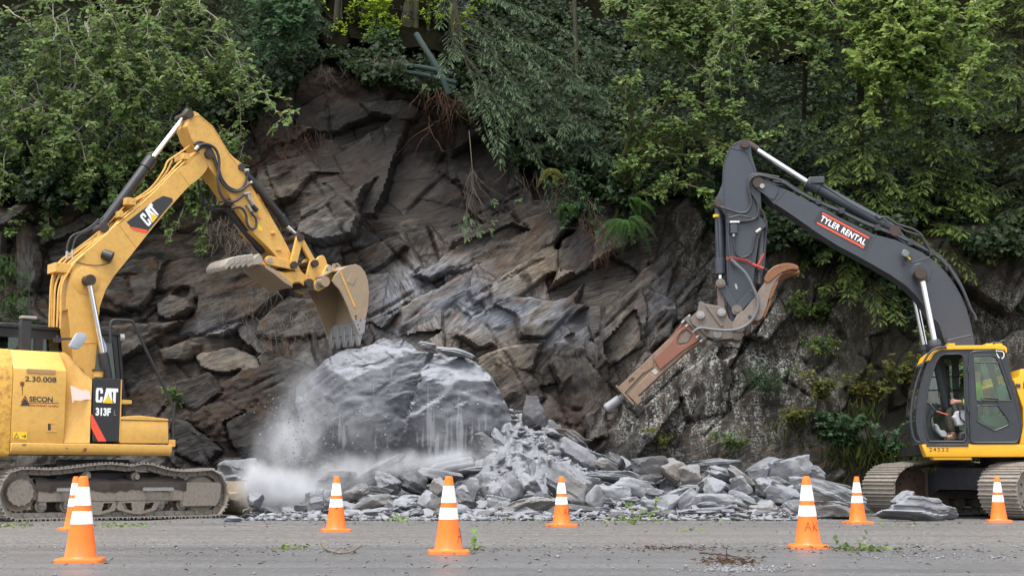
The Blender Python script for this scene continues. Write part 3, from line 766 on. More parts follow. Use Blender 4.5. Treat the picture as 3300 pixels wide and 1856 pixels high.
# ------------------------------------------------------------------ the yellow excavator on the left
CAT_YAW = math.radians(38)
CAT_O = G(48, 1680)
CAT = empty('excavator', CAT_O, CAT_YAW)
tag(CAT, 'yellow excavator on the left lifting an open bucket above the big grey boulder', 'excavator')
cl = frame_fn(CAT_O, CAT_YAW)
def CLp(pts, l): return [cl(u, v, l) for u, v in pts]
zA = ZM(0, 300, 2.07); zB = ZM(0, 950, 1.812); zF = ZM(550, 340, 3.15); zC = ZM(600, 600, 2.4154)
z1 = ZM(0, 1000, 2.898); z2 = ZM(300, 1000, 2.897); z3 = ZM(0, 1450, 5.367); z4 = ZM(400, 1450, 5.366)
def p3(u, v, l):
 s, z = cl(u, v, l); return Vector((s, l, z))
def build_cat():
 root = CAT
 # tracks: the near one traced, the far one the same loop moved across
 top = z3([(-40, 330), (100, 335), (280, 345), (500, 330), (900, 345), (1300, 305), (1640, 262), (2000, 245), (2254, 285)]) + \
   z4([(250, 248), (430, 245), (600, 290), (800, 350), (1100, 375), (1420, 355), (1550, 350)])
 front = z4([(1690, 440), (1770, 600), (1800, 720), (1785, 900), (1740, 1000), (1640, 1105), (1500, 1160)])
 bot = z4([(1240, 1185), (600, 1215), (0, 1240)]) + z3([(1300, 1235), (300, 1235)])
 rear = z3([(180, 1180), (70, 1050), (10, 880), (-5, 760), (20, 640), (90, 500), (190, 390)])
 pts = CLp(top[2:] + front + bot + rear, 0.0)
 zb = min(z for s, z in pts)
 pts = [(s, max(.045, z) if z > .12 else .045) for s, z in pts]
 loop = [(p.x, p.y) for p in spline([(a, b, 0) for a, b in pts], 6, True)]
 s_min = min(p[0] for p in pts); s_max = max(p[0] for p in pts)
 W = .50
 for li, l0 in enumerate((0.0, 1.99)):
  lc = l0 + W / 2
  fr = MB()
  a, b = z3([(670, 690)])[0], z4([(1020, 560)])[0]
  sx0 = cl(*z3([(670, 800)])[0], 0.05)[0]; sx1 = cl(*z4([(1030, 800)])[0], 0.05)[0]
  zt, zbm = .60, .30
  fr.prism([(sx0, zbm), (sx1, zbm), (sx1, zt), (sx0, zt)], l0 + .06, l0 + .44)
  fr.prism([(sx0 - .45, .33), (sx0 + .01, .33), (sx0 + .01, .58), (sx0 - .45, .50)], l0 + .14, l0 + .40)
  frame = fr.build('track_frame', M_DIRTSTEEL, root, .012)
  yk = MB().prism([(sx1, .20), (sx1 + .62, .20), (sx1 + .70, .34), (sx1 + .72, .58), (sx1 + .66, .61), (sx1, .61)], l0 + .055, l0 + .13)
  yk.build('idler_yoke', M_DIRTSTEEL, frame, .01)
  # mud lying along the frame
  nx = 60; mv = []; mf = []
  for i in range(nx + 1):
   s = sx0 - .05 + (sx1 - sx0 + .1) * i / nx
   h = .10 + .05 * float(fbm(np.array([s * 3.0]), np.array([l0]), 0, 3, 91)[0])
   e = .05 * float(fbm(np.array([s * 5.0]), np.array([l0 + 4]), 0, 3, 92)[0])
   mv += [(s, l0 + .052, zt - .07 - abs(e) - .03), (s, l0 + .050, zt + .005), (s, l0 + .16, zt + h * .8), (s, l0 + .30, zt + h), (s, l0 + .44, zt)]
  for i in range(nx):
   for j in range(4):
    q = i * 5 + j; mf.append((q, q + 5, q + 6, q + 1))
  MB().add(mv, mf).build('caked_mud', M_MUD, frame, 0, 60)
  # drive sprocket at the back, idler at the front
  ss, sz = cl(*z3([(335, 770)])[0], .12)
  ss2 = s_min + .42 if li == 0 else s_min + .42
  sp = MB(); sprocket(sp, ss, .455, l0 + .20, l0 + .26, .30, 21, .045)
  sp.rod((ss, l0 + .27, .455), (ss, l0 + .46, .455), .27, 28)
  spo = sp.build('drive_sprocket', M_DIRTSTEEL, frame, 0)
  hb = MB(); hb.tube_raw(Vector((ss, l0 + .25, .455)), Vector((0, -1, 0)), [(0, .215), (.17, .215), (.185, .205), (.19, .0)], 32)
  bolt_ring(hb, ss, .455, l0 + .065, .175, 3, .016, .012); bolt_ring(hb, ss, .455, l0 + .085, .205, 14, .018, .02)
  hb.build('final_drive_cover', M_DIRTSTEEL, spo, 0)
  idl = MB().tube_raw(Vector((s_max - .44, l0 + .16, .40)), Vector((0, 1, 0)), [(0, .12), (.001, .30), (.03, .31), (.06, .335), (.13, .335), (.16, .31), (.19, .30)], 32)
  idl.build('idler_wheel', M_DIRTSTEEL, frame, 0)
  for k in range(7):
   s = sx0 + .08 + (sx1 - sx0 + .1) * k / 6.4
   mb = MB().tube_raw(Vector((s, l0 + .10, .235)), Vector((0, 1, 0)), [(0, .045), (.0, .06), (.05, .06), (.055, .10), (.085, .10), (.09, .075), (.21, .075), (.215, .10), (.245, .10), (.25, .06), (.30, .06)], 18)
   mb.prism([(s - .05, .24), (s + .05, .24), (s + .065, .31), (s - .065, .31)], l0 + .075, l0 + .13)
   mb.build('track_roller', M_DIRTSTEEL, frame, 0)
  for u, v in (z4([(215, 460)])[0], z3([(1515, 440)])[0]):
   s, z = cl(u, v, .1)
   mb = MB().tube_raw(Vector((s, l0 + .07, z)), Vector((0, 1, 0)), [(0, .0), (0, .045), (.06, .05), (.07, .075), (.16, .075), (.2, .05), (.34, .05)], 18)
   mb.build('carrier_roller', M_DIRTSTEEL, frame, 0)
  for u, v in (z4([(240, 1000)])[0], (z3([(1660, 1000)])[0])):
   s = cl(u, v, .05)[0]
   g = MB().prism([(s - .42, .30), (s + .40, .30), (s + .32, .15), (s + .06, .085), (s - .06, .085), (s - .36, .16)], l0 + .045, l0 + .058,
       [[(s - .30, .275), (s - .12, .275), (s - .10, .14), (s - .24, .18)], [(s + .12, .275), (s + .29, .275), (s + .24, .18), (s + .10, .14)]])
   g.build('track_guide', M_DIRTSTEEL, frame, 0)
  for (ua, ub) in ((z4([(330, 700)])[0], z4([(860, 700)])[0]), (z3([(985, 710)])[0], z3([(1560, 700)])[0])):
   a, b = cl(*ua, -.02), cl(*ub, -.02)
   st = MB().box(a[0], b[0], l0 - .03, l0 + .01, .47, .515)
   for k in range(12):
    x = a[0] + (b[0] - a[0]) * (k + .5) / 12
    st.box(x - .010, x + .010, l0 - .032, l0 + .008, .513, .53)
   st.box(a[0] + .05, a[0] + .09, l0 + .0, l0 + .07, .475, .51); st.box(b[0] - .09, b[0] - .05, l0 + .0, l0 + .07, .475, .51)
   st.build('step', M_STEEL, frame, .004)
  ch = MB().prism([(s_min + .3, .1), (s_min + .31, .1), (s_min + .31, .101)], l0 + .2, l0 + .21)
  build_track(frame, loop, l0, W, 48, M_SHOE, None, li)
 # car body between the tracks, turntable ring
 cb = MB().prism([(s_min + .9, .38), (s_max - .9, .38), (s_max - 1.1, .78), (s_min + 1.1, .78)], .46, 2.03)
 cb.tube_raw(Vector((1.75, 1.25, .70)), Vector((0, 0, 1)), [(0, .72), (.12, .72), (.13, .62), (.30, .62)], 36)
 cb.build('car_body', M_BODYBLK, root, .01)
 # blade: on the track frame at the front
 b0 = p3(*z4([(2230, 1120)])[0], .02); bt = p3(*z4([(2145, 455)])[0], .02)
 bs = b0.x
 prof = [(bs + .05, .02), (bs - .05, .13), (bs - .10, .30), (bs - .10, .45), (bs - .06, .62), (bs - .10, .63), (bs - .17, .44), (bs - .17, .27), (bs - .10, .10), (bs + .02, .02)]
 bl = MB().prism(prof, -.02, 2.52)
 blade = bl.build('dozer_blade', M_BLADE, root, 0)
 bx = MB().prism([(bs - .11, .27), (bs - .11, .44), (bs - .34, .42), (bs - .34, .30)], .25, 2.25)
 bx.box(bs - 1.0, bs - .30, .62, .78, .28, .42); bx.box(bs - 1.0, bs - .30, 1.72, 1.88, .28, .42)
 bx.build('blade_arm', M_BLADE, blade, .01)
 MB().prism([(p[0] + .006, p[1]) for p in prof], -.035, -.02).build('end_plate', M_BLADE, blade, 0)
 # ---------------- upper body: bottom rail, doors, weight
 L0 = 0.0
 yb = cl(33, 1463, L0)[1]; yt = cl(33, 1426, L0)[1]
 sR0 = cl(33, 1440, L0)[0]; sR1 = cl(552, 1435, L0)[0]
 rail = MB().prism([(0, 0), (0, 1)], 0, 1) if False else MB()
 def profile_bar(mb, s0, s1, prof):                            # prof: (l, z) section swept along s
  n = len(prof); mb.add([(s, l, z) for s in (s0, s1) for l, z in prof], [(i, (i + 1) % n, n + (i + 1) % n, n + i) for i in range(n)] + [tuple(range(n))[::-1], tuple(range(n, 2 * n))])
 profile_bar(rail, sR0, sR1, [(.03, yb), (-.03, yb + .05), (-.04, yb + .12), (-.035, yt), (.10, yt), (.10, yb)])
 rail.build('side_rail', M_CATY, root, .008)
 fl = MB().box(sR0 - 1.2, sR1 - .02, .10, 2.40, yb + .02, yt - .01)
 fl.build('platform', M_BODYBLK, root, .01)
 ztop = cl(110, 1130, .35)[1]; zch = cl(110, 1190, 0)[1]
 def body_panel(name, u0, u1, mat=M_CATY, top=True, gap=.006, zt=None):
  s0 = cl(u0, 1300, 0)[0] + gap; s1 = cl(u1, 1300, 0)[0] - gap
  mb = MB(); profile_bar(mb, s0, s1, [(0, yt + .006), (-.012, yt + .3), (-.012, zch - .25), (0, zch), (.06, zch + .06), (.36, ztop), (1.02, ztop), (1.02, yt + .006)])
  return mb.build(name, mat, root, .012, 30, 2), s0, s1
 door, d0, d1 = body_panel('engine_door', 38, 211)
 # forward door with the sloping front edge
 f = CLp(z1([(612, 1222), (862, 1222), (868, 645), (830, 618), (785, 555), (705, 420), (690, 400)]), 0.0)
 s0 = d1 + .012; smid = f[5][0]; send = f[2][0]
 fd = MB()
 prof2 = [(s0, yt + .006), (send - .004, yt + .006), (send - .004, f[2][1]), f[3], f[4], (smid, ztop - .06), (smid - .05, ztop), (s0, ztop)]
 fd.prism(prof2, .012, 1.0)
 # chamfer the top edge as on the engine door
 for i, v in enumerate(fd.v):
  if v[1] < .1 and v[2] > zch: fd.v[i] = (v[0], .012 + (v[2] - zch) * (.34 / (ztop - zch)), v[2])
 fdo = fd.build('pump_door', M_CATY, root, .008, 30)
 blkp = CLp(z1([(866, 1224), (1112, 1224), (1132, 650), (1125, 638), (872, 632)]), -.006)
 bp = MB().prism(blkp, -.008, .62); bpo = bp.build('front_panel', M_BLACK, root, .010, 30)
 e = MB().prism(CLp(z1([(1113, 1224), (1122, 1224), (1140, 650), (1130, 645)]), -.012), -.014, .3); e.build('panel_edge', M_CATY, bpo, 0)
 MB().prism(CLp(z1([(850, 965), (850, 1095), (915, 1222), (993, 1222), (862, 975)]), -.012), -.016, -.009).build('stripe', M_DECALRED, bpo, 0)
 a = cl(*z1([(892, 858)])[0], -.012); b = cl(*z1([(1098, 858)])[0], -.012); c = cl(*z1([(892, 722)])[0], -.012)
 cat_word(bpo, lambda x, y: (a[0] + (b[0] - a[0]) * x / 2.7, a[1] + (c[1] - a[1]) * y), -.012)
 p = cl(*z1([(892, 976)])[0], -.012); q = cl(*z1([(1045, 976)])[0], -.012); hgt = cl(*z1([(892, 908)])[0], -.012)[1] - p[1]
 flat_text('lettering', '313F', p[0], p[1], -.010, hgt * 1.38, M_DECALWHT, bpo, 0, (q[0] - p[0]) / (hgt * 1.38 * 2.15), .008)
 p = cl(*z1([(1060, 978)])[0], -.012); flat_text('lettering', 'L', p[0], p[1], -.010, hgt * 1.0, M_STEEL, bpo, 0, .8, .0)
 # print on the engine door
 def txt(s, uv, uv2, h, m, bold=0.0, par=door, l=-.0135, ratio=.55):
  p = cl(*z1([uv])[0], l); q = cl(*z1([uv2])[0], l)
  H = h / 2.898 * (p3(0, 0, 0) - p3(0, 1, 0)).length * 1.0 if False else abs(cl(*z1([uv])[0], l)[1] - cl(*z1([(uv[0], uv[1] - h)])[0], l)[1])
  o = flat_text('lettering', s, p[0], p[1], l, H * 1.40, m, par, 0, 1, bold)
  wd = max(max(v.co.x for v in o.data.vertices), 1e-4)
  o.data.transform(Matrix.Diagonal(((q[0] - p[0]) / wd, 1, 1, 1)))
 txt('2.30.008', (232, 660), (526, 674), 48, M_INK, .002)
 txt('SECON', (272, 848), (492, 850), 46, M_INK, .004)
 txt('SOUTHEAST ALASKA', (282, 894), (550, 896), 17, M_REDINK, .001)
 tri = MB(); tri.prism(CLp(z1([(188, 890), (280, 890), (232, 822)]), -.013), -.016, -.013); tri.build('emblem', M_INK, door, 0)
 tri = MB(); tri.prism(CLp(z1([(192, 860), (206, 860), (233, 812), (262, 868), (270, 890), (282, 890), (236, 790)]), -.013), -.0145, -.0128); tri.prism(CLp(z1([(270, 858), (550, 862), (548, 869), (270, 866)]), -.013), -.0145, -.0128); tri.build('emblem', M_REDINK, door, 0)
 zz = cl(*z1([(250, 530)])[0], .06)
 st = MB(); A4 = [cl(u, v, -.013) for u, v in z1([(250, 580), (520, 590), (515, 492), (250, 475)])]
 ss0, ss1 = A4[0][0], A4[1][0]
 def roof_l(z): return .0 + (.06 * (z - zch) / .06 if z < zch + .06 else .06 + .30 * (z - zch - .06) / max(.01, ztop - zch - .06))
 za, zb2 = zch - .02, zch + .05
 st.add([(ss0, -.016, zch - .06), (ss1, -.016, zch - .06), (ss1, -.004, zch), (ss0, -.004, zch), (ss1 - .01, .145, zch + .105), (ss0, .145, zch + .105)], [(0, 1, 2, 3), (3, 2, 4, 5)]); st.build('sticker', M_BRONZE, door, 0)
 h = MB().prism(CLp(z1([(432, 1132), (528, 1132), (528, 1045), (432, 1045)]), -.013), -.018, -.012, [CLp(z1([(446, 1120), (516, 1120), (516, 1056), (446, 1056)]), -.013)]); h.build('door_latch', M_CATY, door, 0)
 h = MB().prism(CLp(z1([(446, 1120), (474, 1120), (474, 1056), (446, 1056)]), -.013), -.0145, -.0125); h.build('latch_recess', M_INK, door, 0)
 w = MB().prism(CLp(z1([(120, 1200), (250, 1204), (252, 1134), (122, 1132)]), -.013), -.0155, -.0128); wl = w.build('warning_label', M_DECALYEL, door, 0)
 w = MB().prism(CLp(z1([(128, 1192), (180, 1194), (154, 1142)]), -.017), -.0168, -.0156, [CLp(z1([(138, 1186), (171, 1188), (154, 1154)]), -.017)]); w.prism(CLp(z1([(205, 1178), (240, 1180), (240, 1172), (205, 1170)]), -.017), -.0168, -.0156); w.prism(CLp(z1([(228, 1190), (242, 1190), (240, 1160), (230, 1160)]), -.017), -.0169, -.0156)
 w.build('warning_symbol', M_INK, door, 0)
 fg = MB().prism(CLp(z1([(656, 700), (700, 716), (760, 745), (800, 740), (835, 755), (850, 832), (800, 830), (750, 845), (700, 838), (684, 846), (688, 860), (676, 860)]), .010), .004, .0095); fg.build('sticker', M_PINK, fdo, 0)
 for (u0, v0, u1, v1) in ((0, 0, 0, 0),):
  pass
 # rust scars
 rs = solid('rust', (.16, .065, .022), .85, 0, .4, 20, .3)
 for (par, pl, l) in ((door, [(190, 668), (224, 668), (226, 700), (214, 712), (212, 770), (206, 800), (203, 712), (190, 702)], -.0128), (CAT, [(772, 1310), (790, 1285), (812, 1288), (806, 1312), (786, 1322)], -.0425), (CAT, [(205, 1250), (248, 1246), (240, 1258), (215, 1260)], -.0425), (CAT, [(616, 1282), (634, 1280), (630, 1292)], -.0425)):
  MB().prism(smooth2(CLp(z1(pl), l), 2), l - .0015, l).build('rust_patch', rs, par, 0)
 # counterweight behind, rounded
 sc = d0 - .010
 pc = [(-1.25, yb - .02), (-.10, yb - .04), (0, yb + .02), (0, zch - .02), (-.02, zch + .05), (-.06, ztop), (-1.25, ztop)]
 cw = MB(); n = 14
 sec = []
 for k in range(n + 1):
  w = math.pi / 2 * k / n
  sec.append((sc - .62 + .62 * math.cos(w) if False else sc - .95 * math.sin(w) ** 1.0, .02 + 1.2 * (1 - math.cos(w))))
 full = sec + [(s, 2.5 - l) for s, l in sec[::-1][1:]]
 zs_ = [(yb - .04, .05), (yb, .0), (yb + .06, -.012), (zch - .1, -.012), (zch + .02, .02), (ztop - .03, .16), (ztop, .26)]
 vs = []; m_ = len(full)
 cxx, cll = sc - .2, 1.25
 for z, ins in zs_:
  for s, l in full:
   f_ = 1 - ins / 1.2
   vs.append((cxx + (s - cxx) * f_ if s < cxx else s, cll + (l - cll) * f_, z))
 fs = [(i * m_ + j, i * m_ + j + 1, (i + 1) * m_ + j + 1, (i + 1) * m_ + j) for i in range(len(zs_) - 1) for j in range(m_ - 1)]
 fs += [tuple(range(m_))[::-1], tuple((len(zs_) - 1) * m_ + j for j in range(m_))] + [((i + 1) * m_, (i + 1) * m_ + m_ - 1, i * m_ + m_ - 1, i * m_) for i in range(len(zs_) - 1)]
 cw.add(vs, fs)
 rusty = paint('rusty_yellow_paint', (.60, .33, .05), .5, (.14, .05, .02), .9, .6, (.10, .04, .02), scale=1.4)
 cw.build('counterweight', rusty, root, 0, 40)
 # tool box with lid and the bracket
 bx = CLp(z2([(247, 1238), (705, 1240), (703, 1040), (692, 1034), (258, 1024)]), 0.0)
 MB().prism(bx, .0, .62).build('tool_box', M_CATY, root, .018, 35, 2)
 ld = CLp(z2([(258, 1020), (706, 1030), (700, 1012), (440, 981), (425, 981), (262, 992)]), -.01)
 MB().prism(ld, -.012, .63).build('box_lid', M_CATY, root, .006)
 MB().prism(CLp(z2([(262, 872), (362, 872), (362, 838), (262, 832)]), .02), .02, .16).build('mirror_bracket', M_CATY, root, .004)
 # grab rail
 hr = [p3(u, v, .06) for u, v in z2([(165, 300), (163, 160), (168, 115), (190, 92), (235, 90), (340, 97), (362, 108), (385, 140), (560, 505), (738, 870), (752, 905), (754, 940), (744, 1230)])]
 MB().tube(spline(hr, 4), .027, 8).build('grab_rail', M_BODYBLK, root, 0)
 c = p3(*z2([(738, 1240)])[0], .05); MB().box(c.x - .08, c.x + .05, .02, .12, c.z - .06, c.z + .06).build('rail_foot', M_CATY, root, .006)
 # mirror on its arm
 mr = CLp(z1([(640, 325), (712, 212), (745, 205), (795, 222), (808, 245), (790, 290), (735, 360), (715, 366), (650, 350)]), .10)
 mo = MB().prism(mr, .06, .14).build('mirror', solid('grey_mirror_shell', (.32, .34, .37), .35), root, .015, 35, 2)
 ar = MB(); ar.prism(CLp(z1([(503, 290), (560, 298), (580, 278), (700, 272), (700, 258), (503, 258)]), .16), .15, .19)
 ar.rod(p3(*z1([(712, 275)])[0], .17), p3(*z1([(705, 235)])[0], .17), .03, 10); ar.rod(p3(*z1([(537, 258)])[0], .17), p3(*z1([(537, 235)])[0], .17), .02, 8)
 ar.build('mirror_arm', M_BODYBLK, mo, 0)
 mr = CLp(z1([(915, 250), (935, 232), (955, 250), (990, 330), (996, 380), (985, 405), (965, 395), (930, 330)]), .95)
 MB().prism(mr, .92, .99).build('mirror', solid('grey_mirror_back', (.40, .42, .45), .35), root, .012)
 # fuel cap and pipe stubs on the deck
 fc = p3(*z1([(915, 625)])[0], .25); cap = MB(); cap.rod(fc, fc + Vector((0, 0, .10)), .085, 18); cap.build('fuel_neck', M_CATY, root, 0)
 MB().tube_raw(fc + Vector((0, 0, .10)), Vector((0, 0, 1)), [(0, .10), (.035, .10), (.04, .05), (.05, .03)], 18).build('fuel_cap', M_PIN, root, 0)
 # ---------------- cab on the far side
 cz0, czt = yt, cl(100, 1056, 1.5)[1]
 cs1 = cl(*z2([(300, 640)])[0], 1.5)[0]; cs1t = cl(*z2([(235, 290)])[0], 1.5)[0]
 cs0 = cl(-40, 1100, 1.5)[0]
 outer = [(cs0, cz0), (cs1 - .02, cz0), (cs1, cz0 + .7), (cs1t, czt - .06), (cs1t - .08, czt), (cs0 + .1, czt), (cs0, czt - .1)]
 w1 = [(cs0 + .12, cz0 + .75), (cs0 + .80, cz0 + .75), (cs0 + .80, czt - .18), (cs0 + .15, czt - .18)]
 w2 = [(cs0 + .95, cz0 + .45), (cs1 - .12, cz0 + .45), (cs1 - .10, cz0 + .75), (cs1t - .10, czt - .18), (cs0 + .95, czt - .18)]
 for l in (1.50, 2.46):
  cab = MB().prism(outer, l, l + .05, [w1, w2])
  if l < 2: cabo = cab.build('cab', M_BLACK, root, 0)
  else: cab.build('cab_side', M_BLACK, cabo, 0)
  gl = MB().prism(w1, l + .02, l + .026); gl.prism(w2, l + .02, l + .026); gl.build('window_pane', M_GLASS, cabo, 0)
 rf = MB().prism([(cs0 - .02, czt - .02), (cs1t + .02, czt - .05), (cs1t, czt + .03), (cs0 + .3, czt + .06), (cs0 - .02, czt + .04)], 1.46, 2.55); rf.build('cab_roof', M_BLACK, cabo, .015)
 for (a, b) in (((cs1 - .03, cz0), (cs1 + .0, cz0 + .7)), ((cs1 + .0, cz0 + .7), (cs1t + .0, czt - .03))):
  for l in (1.505, 2.455): MB().tube([(a[0], l, a[1]), (b[0], l, b[1])], .035, 8).build('front_pillar', M_BLACK, cabo, 0)
 ws = MB().add([(cs1 - .01, 1.54, cz0 + .05), (cs1 - .01, 2.44, cz0 + .05), (cs1 + .02, 2.44, cz0 + .7), (cs1 + .02, 1.54, cz0 + .7), (cs1t + .02, 2.44, czt - .06), (cs1t + .02, 1.54, czt - .06)], [(0, 1, 2, 3), (3, 2, 4, 5)]); ws.build('windscreen', M_GLASS, cabo, 0)
 MB().box(cs0, cs0 + .05, 1.55, 2.46, cz0, czt).build('cab_rear', M_BLACK, cabo, .01)
 seat = MB().box(cs0 + .5, cs0 + .95, 1.75, 2.25, cz0 + .3, cz0 + .48); seat.prism([(cs0 + .42, cz0 + .45), (cs0 + .55, cz0 + .45), (cs0 + .45, cz0 + 1.1), (cs0 + .33, cz0 + 1.1)], 1.75, 2.25); seat.build('seat', M_RUBBER, cabo, .03)
 lm = p3(*z2([(262, 258)])[0], 1.52); MB().tube_raw(lm, Vector((1, 0, -.1)).normalized(), [(-.05, .03), (-.04, .07), (.03, .085), (.04, .08)], 16).build('work_lamp', M_FITTING, cabo, 0)
 # post with a cap beside the cab, and aerials
 a = p3(*z1([(225, 375)])[0], .95); b = p3(*z1([(222, 92)])[0], .95)
 ex = MB(); ex.box(a.x - .09, a.x + .09, .88, 1.02, a.z - .1, b.z); exo = ex.build('exhaust_stack', M_BLACK, root, .012)
 c = p3(*z1([(262, 72)])[0], .95); MB().box(c.x - .13, c.x + .13, .87, 1.03, c.z - .02, c.z + .03).build('exhaust_cap', M_STEEL, exo, .012)
 for (u, v, v2, l) in ((20, 1100, 900, 2.3), (95, 1040, 790, 1.3)):
  a = p3(u, v, l); b = p3(u - 3, v2, l); MB().tube([a, b], .006, 5).build('aerial', M_BODYBLK, root, 0)
 # ---------------- boom
 LB0, LB1, LBC = 1.00, 1.45, 1.225
 bo = zA([(440, 1449), (442, 1380), (450, 1300), (472, 1205), (520, 1120), (600, 1040), (700, 950), (790, 880), (900, 790), (1000, 700), (1100, 600), (1200, 503), (1300, 440), (1352, 388), (1372, 378), (1395, 379), (1415, 392), (1423, 415), (1414, 445), (1395, 475), (1372, 522), (1330, 570), (1262, 620), (1130, 765), (1000, 922), (850, 1112), (760, 1222), (705, 1312), (674, 1400), (660, 1449)]) + \
   zB([(583, 80), (574, 150), (568, 280), (556, 420), (545, 520), (470, 520), (430, 420), (412, 240), (395, 80)])
 bp_ = CLp(bo, LB0)
 bmo = MB().prism(bp_, LB0 + .014, LB1 - .014).build('boom', M_BOOMY, root, 0)
 for la, lb_ in ((LB0, LB0 + .014), (LB1 - .014, LB1)):
  cx_ = sum(p[0] for p in bp_) / len(bp_)
  MB().prism(bp_, la, lb_).build('boom_plate', M_BOOMY, bmo, .006)
 # raised seam lines and the decal
 for pa, pb in (((795, 880), (910, 1030)), ((1195, 520), (1260, 610))):
  a, b = [p3(u, v, LB0) for u, v in zA([pa, pb])]; MB().tube([a, b], .008, 6).build('weld_seam', M_BOOMY, bmo, 0)
 a, b = [p3(u, v, LB0) for u, v in z1([(660, 312), (893, 298)])]; MB().tube([a, b], .009, 6).build('weld_seam', M_BOOMY, bmo, 0)
 dec = CLp(zA([(845, 860), (1040, 712), (1090, 686), (1148, 702), (1154, 722), (975, 935), (888, 912)]), LB0)
 do = MB().prism(dec, LB0 - .004, LB0 - .0005).build('decal', M_DECALBLK, bmo, 0)
 MB().prism(CLp(zA([(862, 890), (985, 914), (972, 936), (890, 913)]), LB0), LB0 - .0055, LB0 - .0042).build('stripe', M_DECALRED, do, 0)
 o_ = zA([(990, 893)])[0]; ex_ = zA([(1066, 803)])[0]; ey_ = zA([(930, 823)])[0]
 q0, qx, qy = [np.array(cl(*k, LB0 - .004)) for k in (o_, ex_, ey_)]
 ux = (qx - q0); uy = (qy - q0)
 cat_word(do, lambda x, y: tuple(q0 + ux * x / 2.7 + uy * y), LB0 - .0045)
 # lamp on the boom side and its wire
 c = p3(*zA([(722, 1095)])[0], LB0 - .05)
 la = MB(); la.tube_raw(c + Vector((-.02, 0, .03)), Vector((.75, -.45, -.35)).normalized(), [(-.10, .05), (-.08, .085), (.04, .10), (.09, .10), (.10, .07)], 16); lao = la.build('work_lamp', M_BODYBLK, bmo, 0)
 MB().tube(spline([p3(u, v, LB0 - .006) for u, v in zA([(505, 1125), (560, 1140), (615, 1148), (680, 1146), (740, 1130)])], 4), .006, 5).build('lamp_wire', M_RUBBER, bmo, 0)
 # boom rams either side of the boom foot
 for l in (.90, 1.56):
  du = 0
  pt = p3(*zA([(592, 1250)])[0], .90); pb1 = p3(*zB([(600, 345)])[0], .90); pb2 = p3(*zB([(578, 520)])[0], .90)
  pt.y = pb1.y = pb2.y = l
  d = (pt - pb1).normalized()
  ram = MB(); ram.rod(pt - d * .02, pb1, .048, 16); r_ = ram.build('boom_ram_rod', M_CHROME, root, 0)
  ram = MB(); dd = (pb1 - pb2).normalized(); ram.tube([pb1 + d * .02, pb1 - d * .02, pb1 - d * .5], [.085, .095, .09], 18); ram.build('boom_ram', M_BLACK, r_, 0)
  pin = MB().rod((pt.x, l - .10, pt.z), (pt.x, l + .10, pt.z), .095, 18); bolt_ring(pin, pt.x, pt.z, l - .10, .05, 2, .016, .012); pin.build('pin', M_PIN, r_, 0)
 c = p3(*zA([(575, 1250)])[0], LB0); bs_ = MB().tube_raw(Vector((c.x, LB0, c.z)), Vector((0, -1, 0)), [(0, .26), (.006, .25), (.007, .0)], 32); bs_.build('pin_boss', M_BOOMY, bmo, 0)
 c = p3(*zA([(1388, 412)])[0], LB0); pin = MB().rod((c.x, LB0 - .09, c.z), (c.x, LB1 + .09, c.z), .085, 20); pin.rod((c.x, LB0 - .10, c.z), (c.x, LB0 - .08, c.z), .05, 12); pin.build('pin', M_PIN, bmo, 0)
 # pipes along the back of the boom
 lines = [
  ([(330, 1560), (333, 1449), (345, 1250), (395, 1130), (500, 1050), (620, 960), (720, 870), (845, 745), (1000, 640), (1090, 520), (1120, 455), (1180, 415), (1270, 350)], 1.16),
  ([(358, 1560), (362, 1449), (372, 1280), (430, 1165), (520, 1080), (640, 985), (745, 900), (830, 810), (880, 770), (890, 725), (1000, 665), (1100, 570), (1190, 470), (1290, 400)], 1.08),
  ([(380, 1560), (385, 1449), (395, 1300), (445, 1190), (540, 1090), (660, 985), (800, 860), (1000, 690), (1200, 490), (1310, 395)], 1.02),
  ([(402, 1570), (406, 1449), (412, 1290), (455, 1195), (500, 1130), (560, 1075)], .99),
  ([(346, 1560), (348, 1449), (356, 1265), (410, 1150), (510, 1060), (630, 975), (735, 890), (860, 760), (1005, 655), (1100, 545), (1150, 450)], 1.34),
 ]
 for pl, l in lines:
  pp = [p3(u, v, l) for u, v in zA(pl)]
  MB().tube(spline(pp, 4), .019, 8).build('hydraulic_pipe', M_BOOMY, bmo, 0)
 for pl in (((365, 1185), (470, 1150)), ((840, 735), (905, 715)), ((1220, 410), (1260, 440)), ((790, 820), (820, 800))):
  a, b = [p3(u, v, 1.0) for u, v in zA(pl)]
  MB().box(min(a.x, b.x), max(a.x, b.x), .98, 1.36, min(a.z, b.z) - .02, max(a.z, b.z) + .03).build('pipe_clamp', M_BOOMY, bmo, .005)
 for pl in ([(445, 1110), (450, 1020), (480, 955), (560, 920), (620, 880), (660, 840)], [(478, 1100), (490, 1010), (520, 950), (600, 910), (650, 865), (690, 830)]):
  MB().tube(spline([p3(u, v, 1.1) for u, v in zA(pl)], 4), .018, 8).build('hose', M_RUBBER, bmo, 0)
  e = [p3(u, v, 1.1) for u, v in zA(pl[:2])]; MB().rod(e[0], e[0] + (e[1] - e[0]) * .6, .026, 8).build('hose_fitting', M_FITTING, bmo, 0)
 # stick ram above the boom
 a, b = p3(*zA([(680, 890)])[0], LBC), p3(*zA([(1012, 440)])[0], LBC); d = (b - a).normalized()
 ram = MB(); ram.tube([a, a + d * .05, a + (b - a) * .86, a + (b - a) * .861, b, b + d * .03], [.085, .094, .094, .112, .112, .09], 22); sro = ram.build('stick_ram', M_BLACK, root, 0)
 e = p3(*zA([(1235, 155)])[0], LBC); MB().rod(b, e, .047, 18).build('stick_ram_rod', M_CHROME, sro, 0)
 MB().tube([e - d * .05, e + d * .12], [.07, .085], 14).build('rod_eye', M_PIN, sro, 0)
